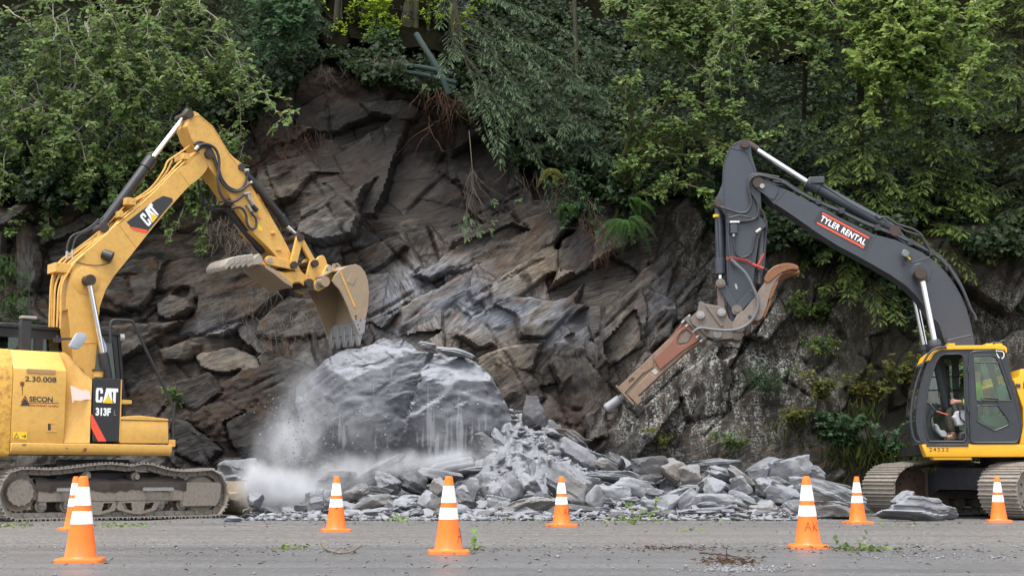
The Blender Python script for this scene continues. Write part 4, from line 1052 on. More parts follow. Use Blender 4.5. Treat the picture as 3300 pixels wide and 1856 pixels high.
 c = p3(*zA([(672, 905)])[0], LBC); MB().rod((c.x, 1.05, c.z), (c.x, 1.40, c.z), .085, 18).build('pin', M_PIN, sro, 0)
 MB().prism(CLp(zA([(600, 1010), (650, 920), (672, 870), (705, 880), (712, 920), (760, 935)]), LBC), 1.09, 1.12).build('ram_bracket', M_BOOMY, bmo, 0)
 # ---------------- stick
 near_ = zF([(205, 75), (240, 62), (278, 80), (300, 105), (430, 215), (590, 478), (640, 530), (720, 588), (742, 610), (738, 650), (728, 668), (800, 790), (850, 880), (1000, 1120)]) + zC([(560, 60), (640, 205), (745, 385), (832, 555), (900, 668), (960, 720), (985, 755), (960, 790), (925, 780), (840, 650), (745, 600), (640, 480), (500, 345)]) + \
   zF([(850, 1290), (700, 1082), (590, 912), (470, 742), (395, 640), (330, 540), (262, 420), (205, 330), (165, 210)])
 LS0, LS1 = .93, 1.52
 st_ = CLp(near_, LB0)
 sko = MB().prism(st_, LB0 + .01, LB1 - .01).build('stick', M_BOOMY, root, 0)
 for la, lb_ in ((LB0 - .008, LB0 + .01), (LB1 - .01, LB1 + .008)):
  MB().prism(st_, la, lb_).build('stick_plate', M_BOOMY, sko, .005)
 # raised face rim
 rim = zF([(252, 290), (246, 105), (280, 96), (428, 222), (588, 486), (732, 680), (1000, 1128)])
 MB().tube([p3(u, v, LB0 - .008) for u, v in rim], .009, 6).build('weld_seam', M_BOOMY, sko, 0)
 c = p3(*zF([(190, 93)])[0], LB0); MB().rod((c.x, LB0 - .04, c.z), (c.x, LB1 + .04, c.z), .075, 18).build('pin', M_PIN, sko, 0)
 c = p3(*zF([(715, 628)])[0], LB0); MB().rod((c.x, LB0 - .04, c.z), (c.x, LB1 + .04, c.z), .07, 18).build('pin', M_PIN, sko, 0)
 # bucket ram along the top of the stick
 a, b = p3(*zF([(745, 680)])[0], LBC), p3(*zC([(735, 235)])[0], LBC); e = p3(*zC([(880, 400)])[0], LBC)
 d = (b - a).normalized(); c1 = p3(*zC([(778, 305)])[0], LBC)
 ram = MB(); ram.tube([a, a + d * .02, b, b + d * .005, c1, c1 + d * .02], [.06, .076, .076, .094, .094, .07], 20); bro = ram.build('bucket_ram', M_BLACK, root, 0)
 MB().rod(c1, e, .040, 16).build('bucket_ram_rod', M_CHROME, bro, 0)
 MB().rod(e - (e - c1).normalized() * .12, e, .075, 14).build('rod_eye', M_PIN, bro, 0)
 # thumb ram under the stick
 a, b = p3(*zC([(312, 165)])[0], LBC), p3(*zC([(600, 520)])[0], LBC); d = (b - a).normalized()
 ram = MB(); ram.tube([a, a + d * .05, b - d * .12, b], [.07, .075, .075, .05], 18); tro = ram.build('thumb_ram', M_BLACK, root, 0)
 c = p3(*zC([(308, 135)])[0], LBC); tp = MB().rod((c.x, 1.05, c.z), (c.x, 1.4, c.z), .07, 16); tp.build('pin', M_PIN, tro, 0)
 MB().prism(CLp(zC([(270, 150), (300, 105), (330, 115), (345, 165), (420, 240), (390, 100), (330, 60)]), LBC), 1.15, 1.30).build('ram_bracket', M_BOOMY, sko, .006)
 # links
 def link_bar(pa, pb, l0, l1, w, mat, par, name='bucket_link'):
  a, b = np.array(cl(*pa, l0)), np.array(cl(*pb, l0)); t = (b - a) / np.linalg.norm(b - a); n = np.array([-t[1], t[0]])
  pts = []
  for k in range(9): w_ = math.pi / 2 + math.pi * k / 8; pts.append(tuple(a + w * 1.15 * (t * math.cos(w_) + n * math.sin(w_))))
  for k in range(9): w_ = -math.pi / 2 + math.pi * k / 8; pts.append(tuple(b + w * 1.15 * (t * math.cos(w_) + n * math.sin(w_))))
  o = MB().prism(pts, l0, l1).build(name, mat, par, .006)
  return o
 A_, B_, C_ = zC([(887, 402)])[0], zC([(836, 615)])[0], zC([(1000, 602)])[0]
 for l in (.88, 1.50):
  link_bar(A_, B_, l, l + .07, .062, M_BOOMY, sko)
  link_bar(A_, C_, l + .075 if l < 1 else l - .075, l + .14 if l < 1 else l - .01, .05, M_BOOMY, sko)
 for q in (A_, B_, C_):
  c = cl(*q, .88); MB().rod((c[0], .84, c[1]), (c[0], 1.62, c[1]), .072, 18).build('pin', M_PIN, sko, 0)
 # thumb
 tb = CLp(zC([(560, 545), (600, 582), (650, 630), (700, 655), (770, 672), (830, 664), (900, 676), (950, 705), (980, 740), (976, 778), (948, 795), (915, 770), (880, 745), (845, 748), (800, 788), (735, 750), (650, 680), (590, 640), (575, 615)]), .95)
 tho = MB().prism(tb, .95, 1.00).build('thumb', M_BOOMY, root, .008)
 MB().prism(tb, 1.45, 1.50).build('thumb_cheek', M_BOOMY, tho, .008)
 wb = CLp(zC([(575, 615), (590, 645), (650, 685), (735, 755), (800, 792), (790, 760), (740, 720), (660, 655)]), .95); MB().prism(wb, .80, 1.65).build('thumb_floor', M_BUCKET, tho, 0)
 tines = [[(555, 525), (585, 560), (582, 598), (566, 612), (500, 618), (470, 636), (452, 600), (500, 575)],
    [(505, 528), (512, 575), (470, 598), (425, 640), (402, 602), (440, 545)],
    [(455, 535), (462, 580), (425, 605), (380, 648), (358, 612), (390, 550)],
    [(405, 543), (412, 588), (375, 612), (335, 655), (314, 620), (340, 558)],
    [(355, 552), (362, 598), (325, 622), (290, 660), (274, 626), (285, 600), (310, 570)]]
 for k, tn in enumerate(tines):
  MB().prism(CLp(zC(tn), .92), .86 - .012 * k, 1.58).build('thumb_tine', M_TINE, tho, .012)
 link_bar(zC([(652, 577)])[0], B_, .90, .96, .075, M_BOOMY, tho, 'thumb_link'); link_bar(zC([(652, 577)])[0], B_, 1.49, 1.55, .075, M_BOOMY, tho, 'thumb_link')
 c = cl(*zC([(652, 577)])[0], .9); MB().rod((c[0], .88, c[1]), (c[0], 1.57, c[1]), .05, 14).build('pin', M_STEEL, tho, 0)
 c = cl(*zC([(955, 755)])[0], .9); MB().rod((c[0], .86, c[1]), (c[0], 1.62, c[1]), .085, 20).build('pin', M_PIN, tho, 0)
 # coupler
 cp = CLp(zC([(965, 580), (1010, 572), (1035, 545), (1062, 536), (1082, 555), (1105, 615), (1060, 680), (985, 745), (960, 790), (925, 770), (935, 690)]), .92)
 cpo = MB().prism(cp, .92, .97).build('coupler', M_BOOMY, root, .008); MB().prism(cp, 1.48, 1.53).build('coupler_cheek', M_BOOMY, cpo, .008)
 MB().prism(CLp(zC([(975, 640), (1060, 620), (1080, 650), (1000, 720)]), .97), .97, 1.48).build('coupler_body', M_PIN, cpo, 0)
 # bucket
 BL0, BL1 = .66, 1.82
 side = CLp(zC([(1138, 735), (1160, 690), (1200, 650), (1262, 618), (1320, 606), (1360, 625), (1395, 672), (1418, 745), (1424, 830), (1418, 935), (1404, 1010), (1390, 1045), (1384, 1140), (1342, 1162), (1318, 1100), (1290, 1030), (1262, 950), (1228, 870), (1190, 800), (1152, 760)]), BL0)
 bk = MB().prism(side, BL0, BL0 + .035).build('bucket', M_BUCKET, root, .006)
 MB().prism(side, BL1 - .035, BL1).build('bucket_side', M_BUCKET, bk, .006)
 back = CLp(zC([(1060, 700), (1138, 655), (1200, 650), (1262, 618), (1320, 606), (1360, 625), (1395, 672), (1418, 745), (1424, 830), (1418, 935), (1404, 1010), (1372, 1130)]), BL0)
 sh = MB(); n_ = len(back); cxs = np.mean([p[0] for p in back[2:]]); inn = []
 for i, p in enumerate(back):
  t = np.array(back[min(i + 1, n_ - 1)]) - np.array(back[max(i - 1, 0)]); t /= np.linalg.norm(t); inn.append((p[0] + t[1] * .03, p[1] - t[0] * .03))
 sh.prism(back + inn[::-1], BL0 + .034, BL1 - .034)
 sh.build('bucket_shell', M_BUCKET, bk, 0, 40)
 wp = MB().prism(CLp(zC([(1190, 672), (1205, 668), (1320, 940), (1306, 944)]), BL0), BL0 - .010, BL0 + .002); wp.build('wear_rib', M_BOOMY, bk, 0)
 em = MB().prism(CLp(zC([(1252, 745), (1285, 672), (1330, 705), (1300, 772)]), BL0), BL0 - .008, BL0 + .002); emo = em.build('emblem', M_BUCKET, bk, .004)
 tq = [np.array(cl(*q, BL0 - .008)) for q in zC([(1296, 760), (1316, 712), (1268, 744)])]
 cat_word(emo, lambda x, y: tuple(tq[0] + (tq[1] - tq[0]) * x / 2.7 + (tq[2] - tq[0]) * y * .8), BL0 - .008, 'raised_letters') if False else None
 sc_ = MB().prism(CLp(zC([(1292, 1030), (1395, 1042), (1384, 1140), (1342, 1162)]), BL0), BL0 - .022, BL0 + .002); sco = sc_.build('side_cutter', M_STEEL, bk, .006)
 bb = MB()
 for u, v in zC([(1318, 1012), (1352, 1042), (1332, 1080), (1318, 1035), (1342, 1115)]): c = cl(u, v, BL0); bb.rod((c[0], BL0 - .03, c[1]), (c[0], BL0, c[1]), .016, 8)
 bb.build('bolt', M_PIN, sco, 0)
 tip = np.array(cl(*zC([(1355, 1240)])[0], BL0)); base = np.array(cl(*zC([(1362, 1140)])[0], BL0)); tdir = tip - base
 lipA = np.array(cl(*zC([(1375, 1085)])[0], BL0));
 for k in range(5):
  l = BL0 + .02 + (BL1 - BL0 - .15) * k / 4
  t = tdir / np.linalg.norm(tdir); n = np.array([-t[1], t[0]]); L_ = np.linalg.norm(tdir)
  pts = [tuple(base + n * w_ + t * q) for w_, q in ((-.055, -.16), (.055, -.16), (.06, 0), (.035, L_ * .55), (.012, L_), (-.012, L_), (-.05, L_ * .5), (-.06, 0))]
  MB().prism(pts, l, l + .11).build('bucket_tooth', M_STEEL, bk, .012)
 lip = MB().prism([tuple(base + n * w_ + t * q) for w_, q in ((-.03, -.22), (.02, -.22), (.02, .02), (-.03, .02))], BL0 + .01, BL1 - .01); lip.build('bucket_lip', M_STEEL, bk, .004)
 ear = CLp(zC([(988, 770), (1000, 740), (1050, 700), (1085, 625), (1105, 610), (1130, 625), (1160, 650), (1145, 720), (1100, 780), (1030, 818), (1000, 805)]), .90)
 for l in (.88, 1.50): MB().prism(ear, l, l + .06).build('bucket_ear', M_BOOMY, bk, .008)
 c0 = cl(*zC([(1090, 740)])[0], BL0); MB().rod((c0[0], BL0 + .03, c0[1]), (c0[0], BL1 - .03, c0[1]), .10, 20).build('bucket_tube', M_BUCKET, bk, 0)
 for q in ((1025, 775), (1112, 638)):
  c = cl(*zC([q])[0], .88); MB().rod((c[0], .85, c[1]), (c[0], 1.60, c[1]), .060, 16).build('pin', M_STEEL, bk, 0)
 hk = CLp(zC([(1140, 635), (1145, 605), (1180, 596), (1208, 625), (1205, 640)]), 1.2); MB().prism(hk, 1.2, 1.24, [CLp(zC([(1160, 625), (1165, 612), (1180, 612), (1188, 626)]), 1.2)]).build('lifting_eye', M_BUCKET, bk, 0)
 # hoses on the stick
 hoses = [
  ([(250, 455), (300, 405), (360, 395), (420, 415), (465, 460), (490, 540), (490, 640), (480, 740), (490, 840), (520, 920), (570, 970), (630, 980), (690, 950), (740, 900)], .90, .027),
  ([(260, 470), (330, 420), (390, 440), (430, 500), (455, 580), (480, 660), (510, 760), (560, 830), (630, 870), (700, 870), (760, 830), (815, 790)], .93, .024),
  ([(235, 400), (275, 375), (330, 380), (390, 420), (430, 480), (460, 570), (490, 650), (520, 740), (580, 820), (660, 860), (720, 840), (765, 770), (780, 700), (765, 660)], .96, .022),
  ([(620, 1045), (680, 1035), (730, 1050), (765, 1110), (775, 1190), (800, 1240), (840, 1255), (870, 1215), (865, 1150), (835, 1110), (815, 1075)], .92, .024),
  ([(275, 750), (290, 860), (330, 970), (390, 1040), (450, 1060), (520, 1060)], 1.5, .026),
 ]
 for pl, l, r in hoses:
  MB().tube(spline([p3(u, v, l) for u, v in zF(pl)], 5), r, 9).build('hose', M_RUBBER, sko, 0)
 fits = [((250, 455), (280, 420), .034, .90), ((735, 900), (800, 890), .034, .95), ((780, 890), (800, 960), .035, .96), ((800, 940), (840, 1010), .04, .96), ((770, 1005), (810, 1060), .034, .96), ((815, 1060), (825, 1110), .028, .94), ((745, 665), (790, 660), .034, .96), ((800, 800), (825, 780), .028, .96), ((620, 1045), (655, 1035), .03, .93)]
 for a, b, r, l in fits:
  a_, b_ = [p3(u, v, l) for u, v in zF([a, b])]; MB().rod(a_, b_, r, 10).build('hose_fitting', M_FITTING, sko, 0)
 a_, b_ = [p3(u, v, .95) for u, v in zF([(830, 1015), (880, 1070)])]; MB().rod(a_, b_, .042, 12).build('valve', M_BODYBLK, sko, 0)
 MB().prism(CLp(zF([(880, 1195), (935, 1250), (920, 1280), (880, 1265)]), LB0), LB0 - .012, LB0 - .008).build('warning_label', M_DECALYEL, sko, 0)
 MB().prism(CLp(zF([(865, 1105), (920, 1150), (900, 1170), (875, 1145)]), LB0), LB0 - .012, LB0 - .008).build('warning_label', solid('faded_red_label', (.42, .16, .10), .5), sko, 0)
 for q in ((1030, 1295), ):
  c = p3(*zF([q])[0], LB0); MB().box(c.x - .04, c.x + .05, LB0 - .05, LB0, c.z - .02, c.z + .02).build('hose_bracket', M_BOOMY, sko, .004)
 for q in ((670, 370), (715, 495)):
  c = p3(*zC([q])[0], LB0); MB().box(c.x - .05, c.x + .05, LB0 - .04, LB0, c.z - .02, c.z + .02).build('hose_bracket', M_BOOMY, sko, .004)
build_cat()
# ------------------------------------------------------------------ the grey and yellow excavator on the right, breaker on its stick
M_DGREY = paint('charcoal_machine_paint', (.040, .046, .058), .42, (.10, .09, .075), .12, .2, (.16, .15, .13))
M_DCAB = paint('charcoal_cab_paint', (.028, .031, .037), .40, (.10, .11, .095), .12, .12, (.2, .19, .17))
M_DYEL = paint('clean_yellow_paint', (.70, .36, .018), .36, (.2, .12, .04), .12, .1)
M_RUST = paint('rusty_steel', (.20, .085, .035), .75, (.10, .045, .025), .8, .4, (.05, .03, .02), scale=2, bump=.25)
M_RUSTG = paint('grey_rusty_steel', (.17, .15, .13), .6, (.20, .085, .035), .95, .4, (.06, .04, .03), scale=1.5, bump=.2)
M_COUPL = paint('muddy_coupler_steel', (.13, .11, .095), .6, (.22, .15, .10), .8, .4, scale=2, bump=.2)
M_BREAK = paint('worn_orange_breaker_paint', (.20, .135, .09), .6, (.15, .10, .068), .95, .6, (.07, .05, .04), scale=1.4, bump=.2)
M_BRRED = paint('worn_red_paint', (.20, .070, .042), .6, (.13, .095, .07), 1.0, .5, scale=1.6)
M_SEAT = solid('grey_green_seat', (.24, .33, .31), .8, 0, .15)
M_CONS = solid('light_grey_console', (.36, .37, .38), .5, 0, .1)
M_SKIN = solid('skin', (.52, .27, .19), .5, 0, .12, 20)
M_LIME = solid('lime_work_jacket', (.50, .80, .06), .75, 0, .25, 9, .4)
M_TROUS = solid('brown_work_trousers', (.085, .070, .050), .9, 0, .35, 14, .5)
M_BOOT = solid('tan_leather_boot', (.15, .095, .05), .8, 0, .3)
D_O = Vector((8.60, 24.25, 0)); D_YAW = math.radians(-6)
DE = empty('excavator', D_O, D_YAW)
tag(DE, 'grey and yellow excavator on the right holding a rusty rock breaker over the rubble', 'excavator')
dl = frame_fn(D_O, D_YAW)
def DLp(pts, l): return [dl(u, v, l) for u, v in pts]
def d3(u, v, l):
 s, z = dl(u, v, l); return Vector((s, l, z))
r1 = ZM(1900, 400, 1.449); r2 = ZM(2500, 500, 2.229); r3 = ZM(2700, 1050, 2.07); r4 = ZM(2900, 1080, 3.6225); r5 = ZM(2750, 1480, 4.684)
def skin_body(name, chains, mat, parent=None, levels=2):
 """one continuous surface grown over joints: chains of (index links) with radii; chains = (verts [(x,y,z,r)], edges)"""
 vs, es = chains
 me = bpy.data.meshes.new(name)
 me.from_pydata([v[:3] for v in vs], es, []); me.update()
 o = link(name, me, mat, parent)
 sk = o.modifiers.new('skin', 'SKIN'); sk.use_smooth_shade = True
 sv = me.skin_vertices[0].data
 for i, v in enumerate(vs): sv[i].radius = (v[3], v[4] if len(v) > 4 else v[3])
 sv[0].use_root = True
 sb = o.modifiers.new('subdivision', 'SUBSURF'); sb.levels = levels; sb.render_levels = levels
 return o
def build_deere():
 root = DE
 # ---------------- undercarriage, turned towards the camera
 UO = G(3285, 1676); uy = math.radians(31)
 MU = Matrix.Rotation(-D_YAW, 4, 'Z') @ Matrix.Translation(UO - D_O) @ Matrix.Rotation(uy, 4, 'Z')
 loop = [(.42, .045), (1.2, .045), (2.4, .045), (3.7, .045), (4.05, .10), (4.28, .28), (4.33, .50), (4.22, .74), (3.98, .88), (3.5, .93), (2.9, .955), (2.3, .93), (1.7, .965), (1.2, .965), (.75, .925), (.40, .90), (.16, .80), (.0, .62), (-.03, .46), (.02, .30), (.14, .14)]
 loop = [(p.x, p.y) for p in spline([(a, b, 0) for a, b in loop], 6, True)][::-1]
 Wt = .80
 for li, l0 in enumerate((0.0, 2.70)):
  fr = MB(); fr.prism([(.9, .30), (3.6, .30), (3.6, .66), (.9, .66)], l0 + .16, l0 + .64)
  frame = fr.build('track_frame', M_DIRTSTEEL, root, .012); frame.matrix_local = MU
  inner = l0 + .64 if li == 0 else l0 + .16
  for (x, rr, nm) in ((.42, .37, 'idler_wheel'), (3.88, .37, 'drive_sprocket')):
   mb = MB().tube_raw(Vector((x, l0 + .26, .48)), Vector((0, 1, 0)), [(0, .15), (.001, rr), (.28, rr), (.281, .15)], 36)
   mb.build(nm, M_DIRTSTEEL, frame, 0)
  cv = MB().prism([(.10 + .0, .48)] + [(.42 + .33 * math.cos(w), .48 + .33 * math.sin(w)) for w in np.linspace(math.pi * .98, math.pi * .5, 8)] + [(.86, .80), (.86, .17)] + [(.42 + .33 * math.cos(w), .48 + .33 * math.sin(w)) for w in np.linspace(math.pi * 1.5, math.pi * 1.02, 8)], l0 + .10, l0 + .16)
  cv.build('idler_cover', solid('brown_idler_cover', (.085, .055, .040), .7, 0, .25, 8) if li else M_DIRTSTEEL, frame, .008)
  bt = MB(); bolt_ring(bt, .42, .48, l0 + .10, .24, 10, .018, .02); bt.build('bolt', M_PIN, frame, 0)
  MB().prism([(.86, .14), (.96, .14), (.96, .86), (.86, .86)], l0 + .12, l0 + .68).build('frame_collar', M_DIRTSTEEL, frame, .008)
  for k in range(7):
   x = 1.05 + .42 * k
   MB().tube_raw(Vector((x, l0 + .18, .22)), Vector((0, 1, 0)), [(0, .05), (0, .10), (.10, .10), (.11, .075), (.33, .075), (.34, .10), (.44, .10), (.441, .05)], 16).build('track_roller', M_DIRTSTEEL, frame, 0)
  build_track(frame, loop, l0, Wt, 46, M_SHOE, None, 10 + li)
 cb = MB().prism([(1.0, .42), (3.5, .42), (3.3, .80), (1.2, .80)], .60, 2.90)
 cb.build('car_body', M_BODYBLK, root, .02).matrix_local = MU
 fx = MB()                                                    # the box beam of the car body facing the camera, with its sloping ends
 fx.add([(.98, .64, .30), (.98, .64, .82), (.80, 1.1, .86), (.80, 2.4, .86), (.98, 2.86, .74), (.98, 2.86, .34), (.80, 2.4, .48), (.80, 1.1, .48)], [(0, 1, 2, 7), (7, 2, 3, 6), (6, 3, 4, 5)])
 fx.add([(.80, 1.1, .86), (.80, 2.4, .86), (1.4, 2.4, .88), (1.4, 1.1, .88), (.98, .64, .82), (.98, 2.86, .74)], [(0, 3, 2, 1), (4, 3, 0), (5, 1, 2)])
 fx.add([(.80, 1.1, .48), (.80, 2.4, .48), (1.4, 2.4, .46), (1.4, 1.1, .46)], [(0, 1, 2, 3)])
 fx.build('cross_beam', paint('dark_blue_grey_paint', (.028, .031, .040), .4, (.10, .085, .07), .5, .2), root, 0).matrix_local = MU
 tr = MB().tube_raw(Vector((2.2, 1.75, .80)), Vector((0, 0, 1)), [(0, .80), (.14, .80), (.15, .70), (.34, .70)], 36); o = tr.build('turntable', M_BODYBLK, root, 0); o.matrix_local = MU
 # ---------------- upper frame: yellow skirt and body
 zb = dl(3100, 1472, 0)[1]; zt = dl(3100, 1431, 0)[1]
 sk = DLp(r4([(308, 1420), (250, 1275), (1400, 1270)]), 0)
 MB().prism([(sk[0][0], zb), (sk[1][0], zt), (sk[1][0] + 4.2, zt), (sk[1][0] + 4.2, zb)], -.02, .30).build('skirt', M_DYEL, root, .02, 35, 2)
 MB().prism([(sk[0][0] + .12, zb - .05), (sk[0][0] + .75, zb - .05), (sk[0][0] + .75, zb), (sk[0][0] + .1, zb)], .0, .3).build('skirt_lip', M_DYEL, root, .01)
 MB().prism(DLp(r4([(308, 1298), (308, 1268), (800, 1268), (800, 1298)]), -.02), -.034, -.02).build('skirt_strip', M_DCAB, root, .004)
 MB().box(sk[0][0] + .05, sk[1][0] + 4.1, .30, 2.9, zb + .05, zt - .01).build('platform', M_BODYBLK, root, 0)
 p = dl(*r4([(340, 1354)])[0], -.022); q = dl(*r4([(570, 1354)])[0], -.022); h = abs(dl(*r4([(340, 1310)])[0], -.022)[1] - p[1])
 o = flat_text('lettering', '24522', p[0], p[1], -.0215, h * 1.40, M_INK, root, 0, 1, .0005, 0, 1.25)
 o.data.transform(Matrix.Diagonal(((q[0] - p[0]) / max(v.co.x for v in o.data.vertices), 1, 1, 1)))
 bd = DLp(r4([(1392, 1268), (1440, 1050), (1435, 850), (1368, 660), (1330, 545), (1330, 520), (1390, 490), (1398, 395), (1480, 395)]), .02)
 bx = bd[:-1] + [(bd[-1][0] + 2.6, bd[-1][1]), (bd[-1][0] + 2.9, zt + .005)]
 bod = MB().prism(bx, .0, 2.9).build('engine_body', M_DYEL, root, .02, 35, 2)
 MB().prism(DLp(r4([(1350, 612), (1405, 612), (1405, 568), (1350, 568)]), 0), -.012, .002).build('vent', M_DCAB, bod, 0)
 for k in range(5):
  MB().prism(DLp(r4([(1436, 548 + k * 16), (1500, 548 + k * 16), (1500, 556 + k * 16), (1436, 556 + k * 16)]), 0), -.006, .002).build('vent_slot', M_INK, bod, 0)
 # ---------------- cab
 outer = DLp(r4([(278, 1268), (240, 1225), (205, 1150), (185, 1000), (198, 800), (232, 600), (285, 420), (335, 285), (385, 205), (460, 168), (760, 160), (1100, 158), (1232, 175), (1248, 255), (1292, 450), (1342, 600), (1402, 850), (1428, 1050), (1412, 1180), (1372, 1268)]), 0)
 win = DLp(r4([(340, 1238), (308, 1150), (290, 1050), (292, 900), (318, 680), (368, 460), (428, 300), (470, 240), (520, 222), (690, 218), (728, 232), (745, 270), (755, 600), (768, 1000), (772, 1200), (742, 1238)]), 0)
 dwin_all = DLp(r4([(838, 1235), (832, 230), (870, 205), (1085, 200), (1150, 240), (1225, 440), (1330, 740), (1380, 1000), (1375, 1180), (1330, 1235)]), 0)
 up = DLp(r4([(852, 240), (1075, 236), (1125, 262), (1165, 340), (1220, 500), (1308, 762), (892, 762), (872, 500), (856, 330)]), -.02)
 lo = DLp(r4([(905, 835), (940, 818), (1130, 822), (1160, 840), (1265, 980), (1272, 1030), (1255, 1052), (1112, 1110), (1060, 1092), (912, 1012), (898, 985)]), -.02)
 CW = 1.02
 cab = MB().prism(outer, .0, .05, [win, dwin_all]).build('cab', M_DCAB, root, 0)
 rimt = MB().tube([(x, -.008, z) for x, z in win + win[:1]], .016, 6, False); rimt.build('window_seal', M_RUBBER, cab, 0)
 MB().prism(outer, CW, CW + .04, [win, dwin_all]).build('cab_side', M_DCAB, cab, 0)
 g = MB().prism(win, CW + .015, CW + .02); g.prism(dwin_all, CW + .015, CW + .02); g.build('window_pane', glass_mat('far_window_glass', (.85, .94, .89)), cab, 0)
 for v in (485, 640):
  a, b = d3(*r4([(330, v)])[0], CW - .02), d3(*r4([(760, v)])[0], CW - .02); MB().rod(a, b, .010, 6).build('guard_bar', M_BODYBLK, cab, 0)
 # shell round the cab between the two sides: front glass, roof, floor, back
 n = len(outer)
 def strip(i0, i1, name, m, inset=0.0):
  mb = MB(); vs = []
  for i in range(i0, i1 + 1): x, z = outer[i % n]; vs += [(x, .04 + inset, z), (x, CW + .005 - inset, z)]
  mb.add(vs, [(2 * k, 2 * k + 1, 2 * k + 3, 2 * k + 2) for k in range(i1 - i0)]); return mb.build(name, m, cab, 0)
 strip(3, 7, 'windscreen', M_GLASS); strip(0, 3, 'cab_front', M_DCAB); strip(7, 12, 'roof_inner', M_DCAB); strip(12, 19, 'cab_back', M_GLASS)
 fl = MB().box(outer[0][0] + .05, outer[-1][0], .05, CW, outer[0][1] - .0, outer[0][1] + .05); fl.build('cab_floor', M_BODYBLK, cab, 0)
 # yellow roof cap
 rf = DLp(r4([(325, 298), (365, 210), (440, 155), (520, 133), (700, 122), (1100, 118), (1215, 122), (1243, 145), (1250, 205), (1228, 208), (1222, 178), (1100, 165), (760, 168), (470, 172), (395, 215), (352, 298)]), 0)
 MB().prism(rf, -.035, CW + .06).build('cab_roof', M_DYEL, cab, .008)
 for u in (590, 1030, 1140):
  c = d3(*r4([(u, 122)])[0], .1); MB().box(c.x - .06, c.x + .06, .0, .25, c.z - .01, c.z + .03).build('roof_clip', M_DYEL, cab, .006)
 bc = [d3(u, v, .3) for u, v in r4([(1060, 105), (1100, 88), (1160, 90), (1190, 68), (1230, 70)])]
 MB().tube(spline(bc, 4), .022, 8).build('roof_handle', M_BODYBLK, cab, 0)
 MB().tube(spline([d3(u, v, -.06) for u, v in r4([(545, 138), (440, 150), (345, 205), (255, 370), (182, 600), (142, 800), (130, 1000), (148, 1150), (185, 1235), (235, 1252)])], 5), .021, 8).build('grab_rail', M_DCAB, cab, 0)
 c = d3(*r4([(215, 362)])[0], -.06); MB().box(c.x - .05, c.x + .05, -.09, -.03, c.z - .02, c.z + .02).build('rail_bracket', M_DCAB, cab, .005)
 MB().tube(spline([d3(u, v, .3) for u, v in r4([(1238, 215), (1270, 330), (1290, 430)])], 4), .02, 6).build('rear_rail', M_DCAB, cab, 0)
 MB().box(bd[3][0] - .25, bd[3][0] + .05, .5, .9, dl(*r4([(1300, 240)])[0], .5)[1] - .03, dl(*r4([(1300, 240)])[0], .5)[1] + .03).build('rear_mirror_arm', M_DCAB, cab, .01)
 # door with its two panes
 door = DLp(r4([(830, 1235), (818, 800), (812, 260), (830, 205), (870, 186), (1090, 182), (1155, 215), (1235, 430), (1340, 735), (1395, 1000), (1392, 1180), (1365, 1240), (1340, 1250), (890, 1252), (860, 1250)]), -.02)
 do = MB().prism(door, -.030, .03, [up, lo]).build('door', M_DCAB, cab, 0)
 MB().tube([(x, -.030, z) for x, z in door + door[:1]], .013, 6, False).build('door_seal', M_DCAB, do, 0)
 MB().tube([(x, -.030, z) for x, z in up + up[:1]], .011, 6, False).build('pane_seal', M_RUBBER, do, 0)
 MB().tube(spline([(x, -.030, z) for x, z in lo + lo[:1]], 2), .014, 6, False).build('pane_frame', M_DCAB, do, 0)
 gp = glass_mat('green_door_glass', (.74, .88, .79))
 MB().prism(up, -.004, .002).build('window_pane', gp, do, 0); MB().prism(lo, -.004, .002).build('window_pane', gp, do, 0)
 a, b = d3(*r4([(858, 320)])[0], -.03), d3(*r4([(1158, 320)])[0], -.03); MB().rod(a, b, .010, 6).build('window_bar', M_DCAB, do, 0)
 a, b = d3(*r4([(1010, 330)])[0], .02), d3(*r4([(1145, 730)])[0], .02); MB().rod(a, b, .008, 6).build('wiper', M_BODYBLK, do, 0)
 MB().tube(spline([d3(u, v, -.07) for u, v in r4([(935, 785), (975, 735), (1010, 730), (1130, 738), (1148, 752), (1150, 785)])], 4), .014, 7).build('door_handle', M_DCAB, do, 0)
 hn = MB()
 for v in (395, 860, 1110): c = d3(*r4([(800, v)])[0], -.03); hn = MB().rod(c - Vector((0, 0, .05)), c + Vector((0, 0, .05)), .018, 8); hn.build('hinge', M_DCAB, do, 0)
 sh = r4([(1120, 172), (1150, 180), (1205, 185), (1222, 220), (1215, 260), (1195, 275), (1150, 262), (1125, 215)])
 shi = r4([(1131, 181), (1152, 188), (1200, 193), (1212, 222), (1206, 254), (1192, 264), (1156, 254), (1135, 214)])
 MB().prism(DLp(sh, -.032), -.035, -.032, [DLp(shi, -.032)]).build('shield_badge', M_DECALWHT, cab, 0)
 # inside: seat, consoles, levers, papers
 A = lambda *pts: DLp(r4(list(pts)), .55)
 MB().prism(A((905, 940), (1260, 950), (1262, 1050), (1110, 1108), (930, 1050)), .30, .85).build('seat', M_SEAT, cab, .03)
 MB().prism(A((1085, 760), (1110, 640), (1185, 550), (1240, 590), (1245, 680), (1200, 800), (1120, 940), (1060, 940)), .32, .83).build('seat_back', M_SEAT, cab, .03)
 MB().prism(A((925, 850), (960, 845), (1000, 880), (1000, 930), (960, 940), (930, 915)), .20, .3).build('arm_pad', M_SEAT, cab, .01)
 cs = DLp(r4([(640, 890), (750, 870), (768, 900), (775, 1055), (660, 1060), (635, 985), (605, 950), (640, 935)]), .16); co = MB().prism(cs, .14, .30).build('console', M_CONS, cab, .02)
 a, b = d3(*r4([(655, 880)])[0], .26), d3(*r4([(625, 800)])[0], .26); e = d3(*r4([(575, 745)])[0], .26)
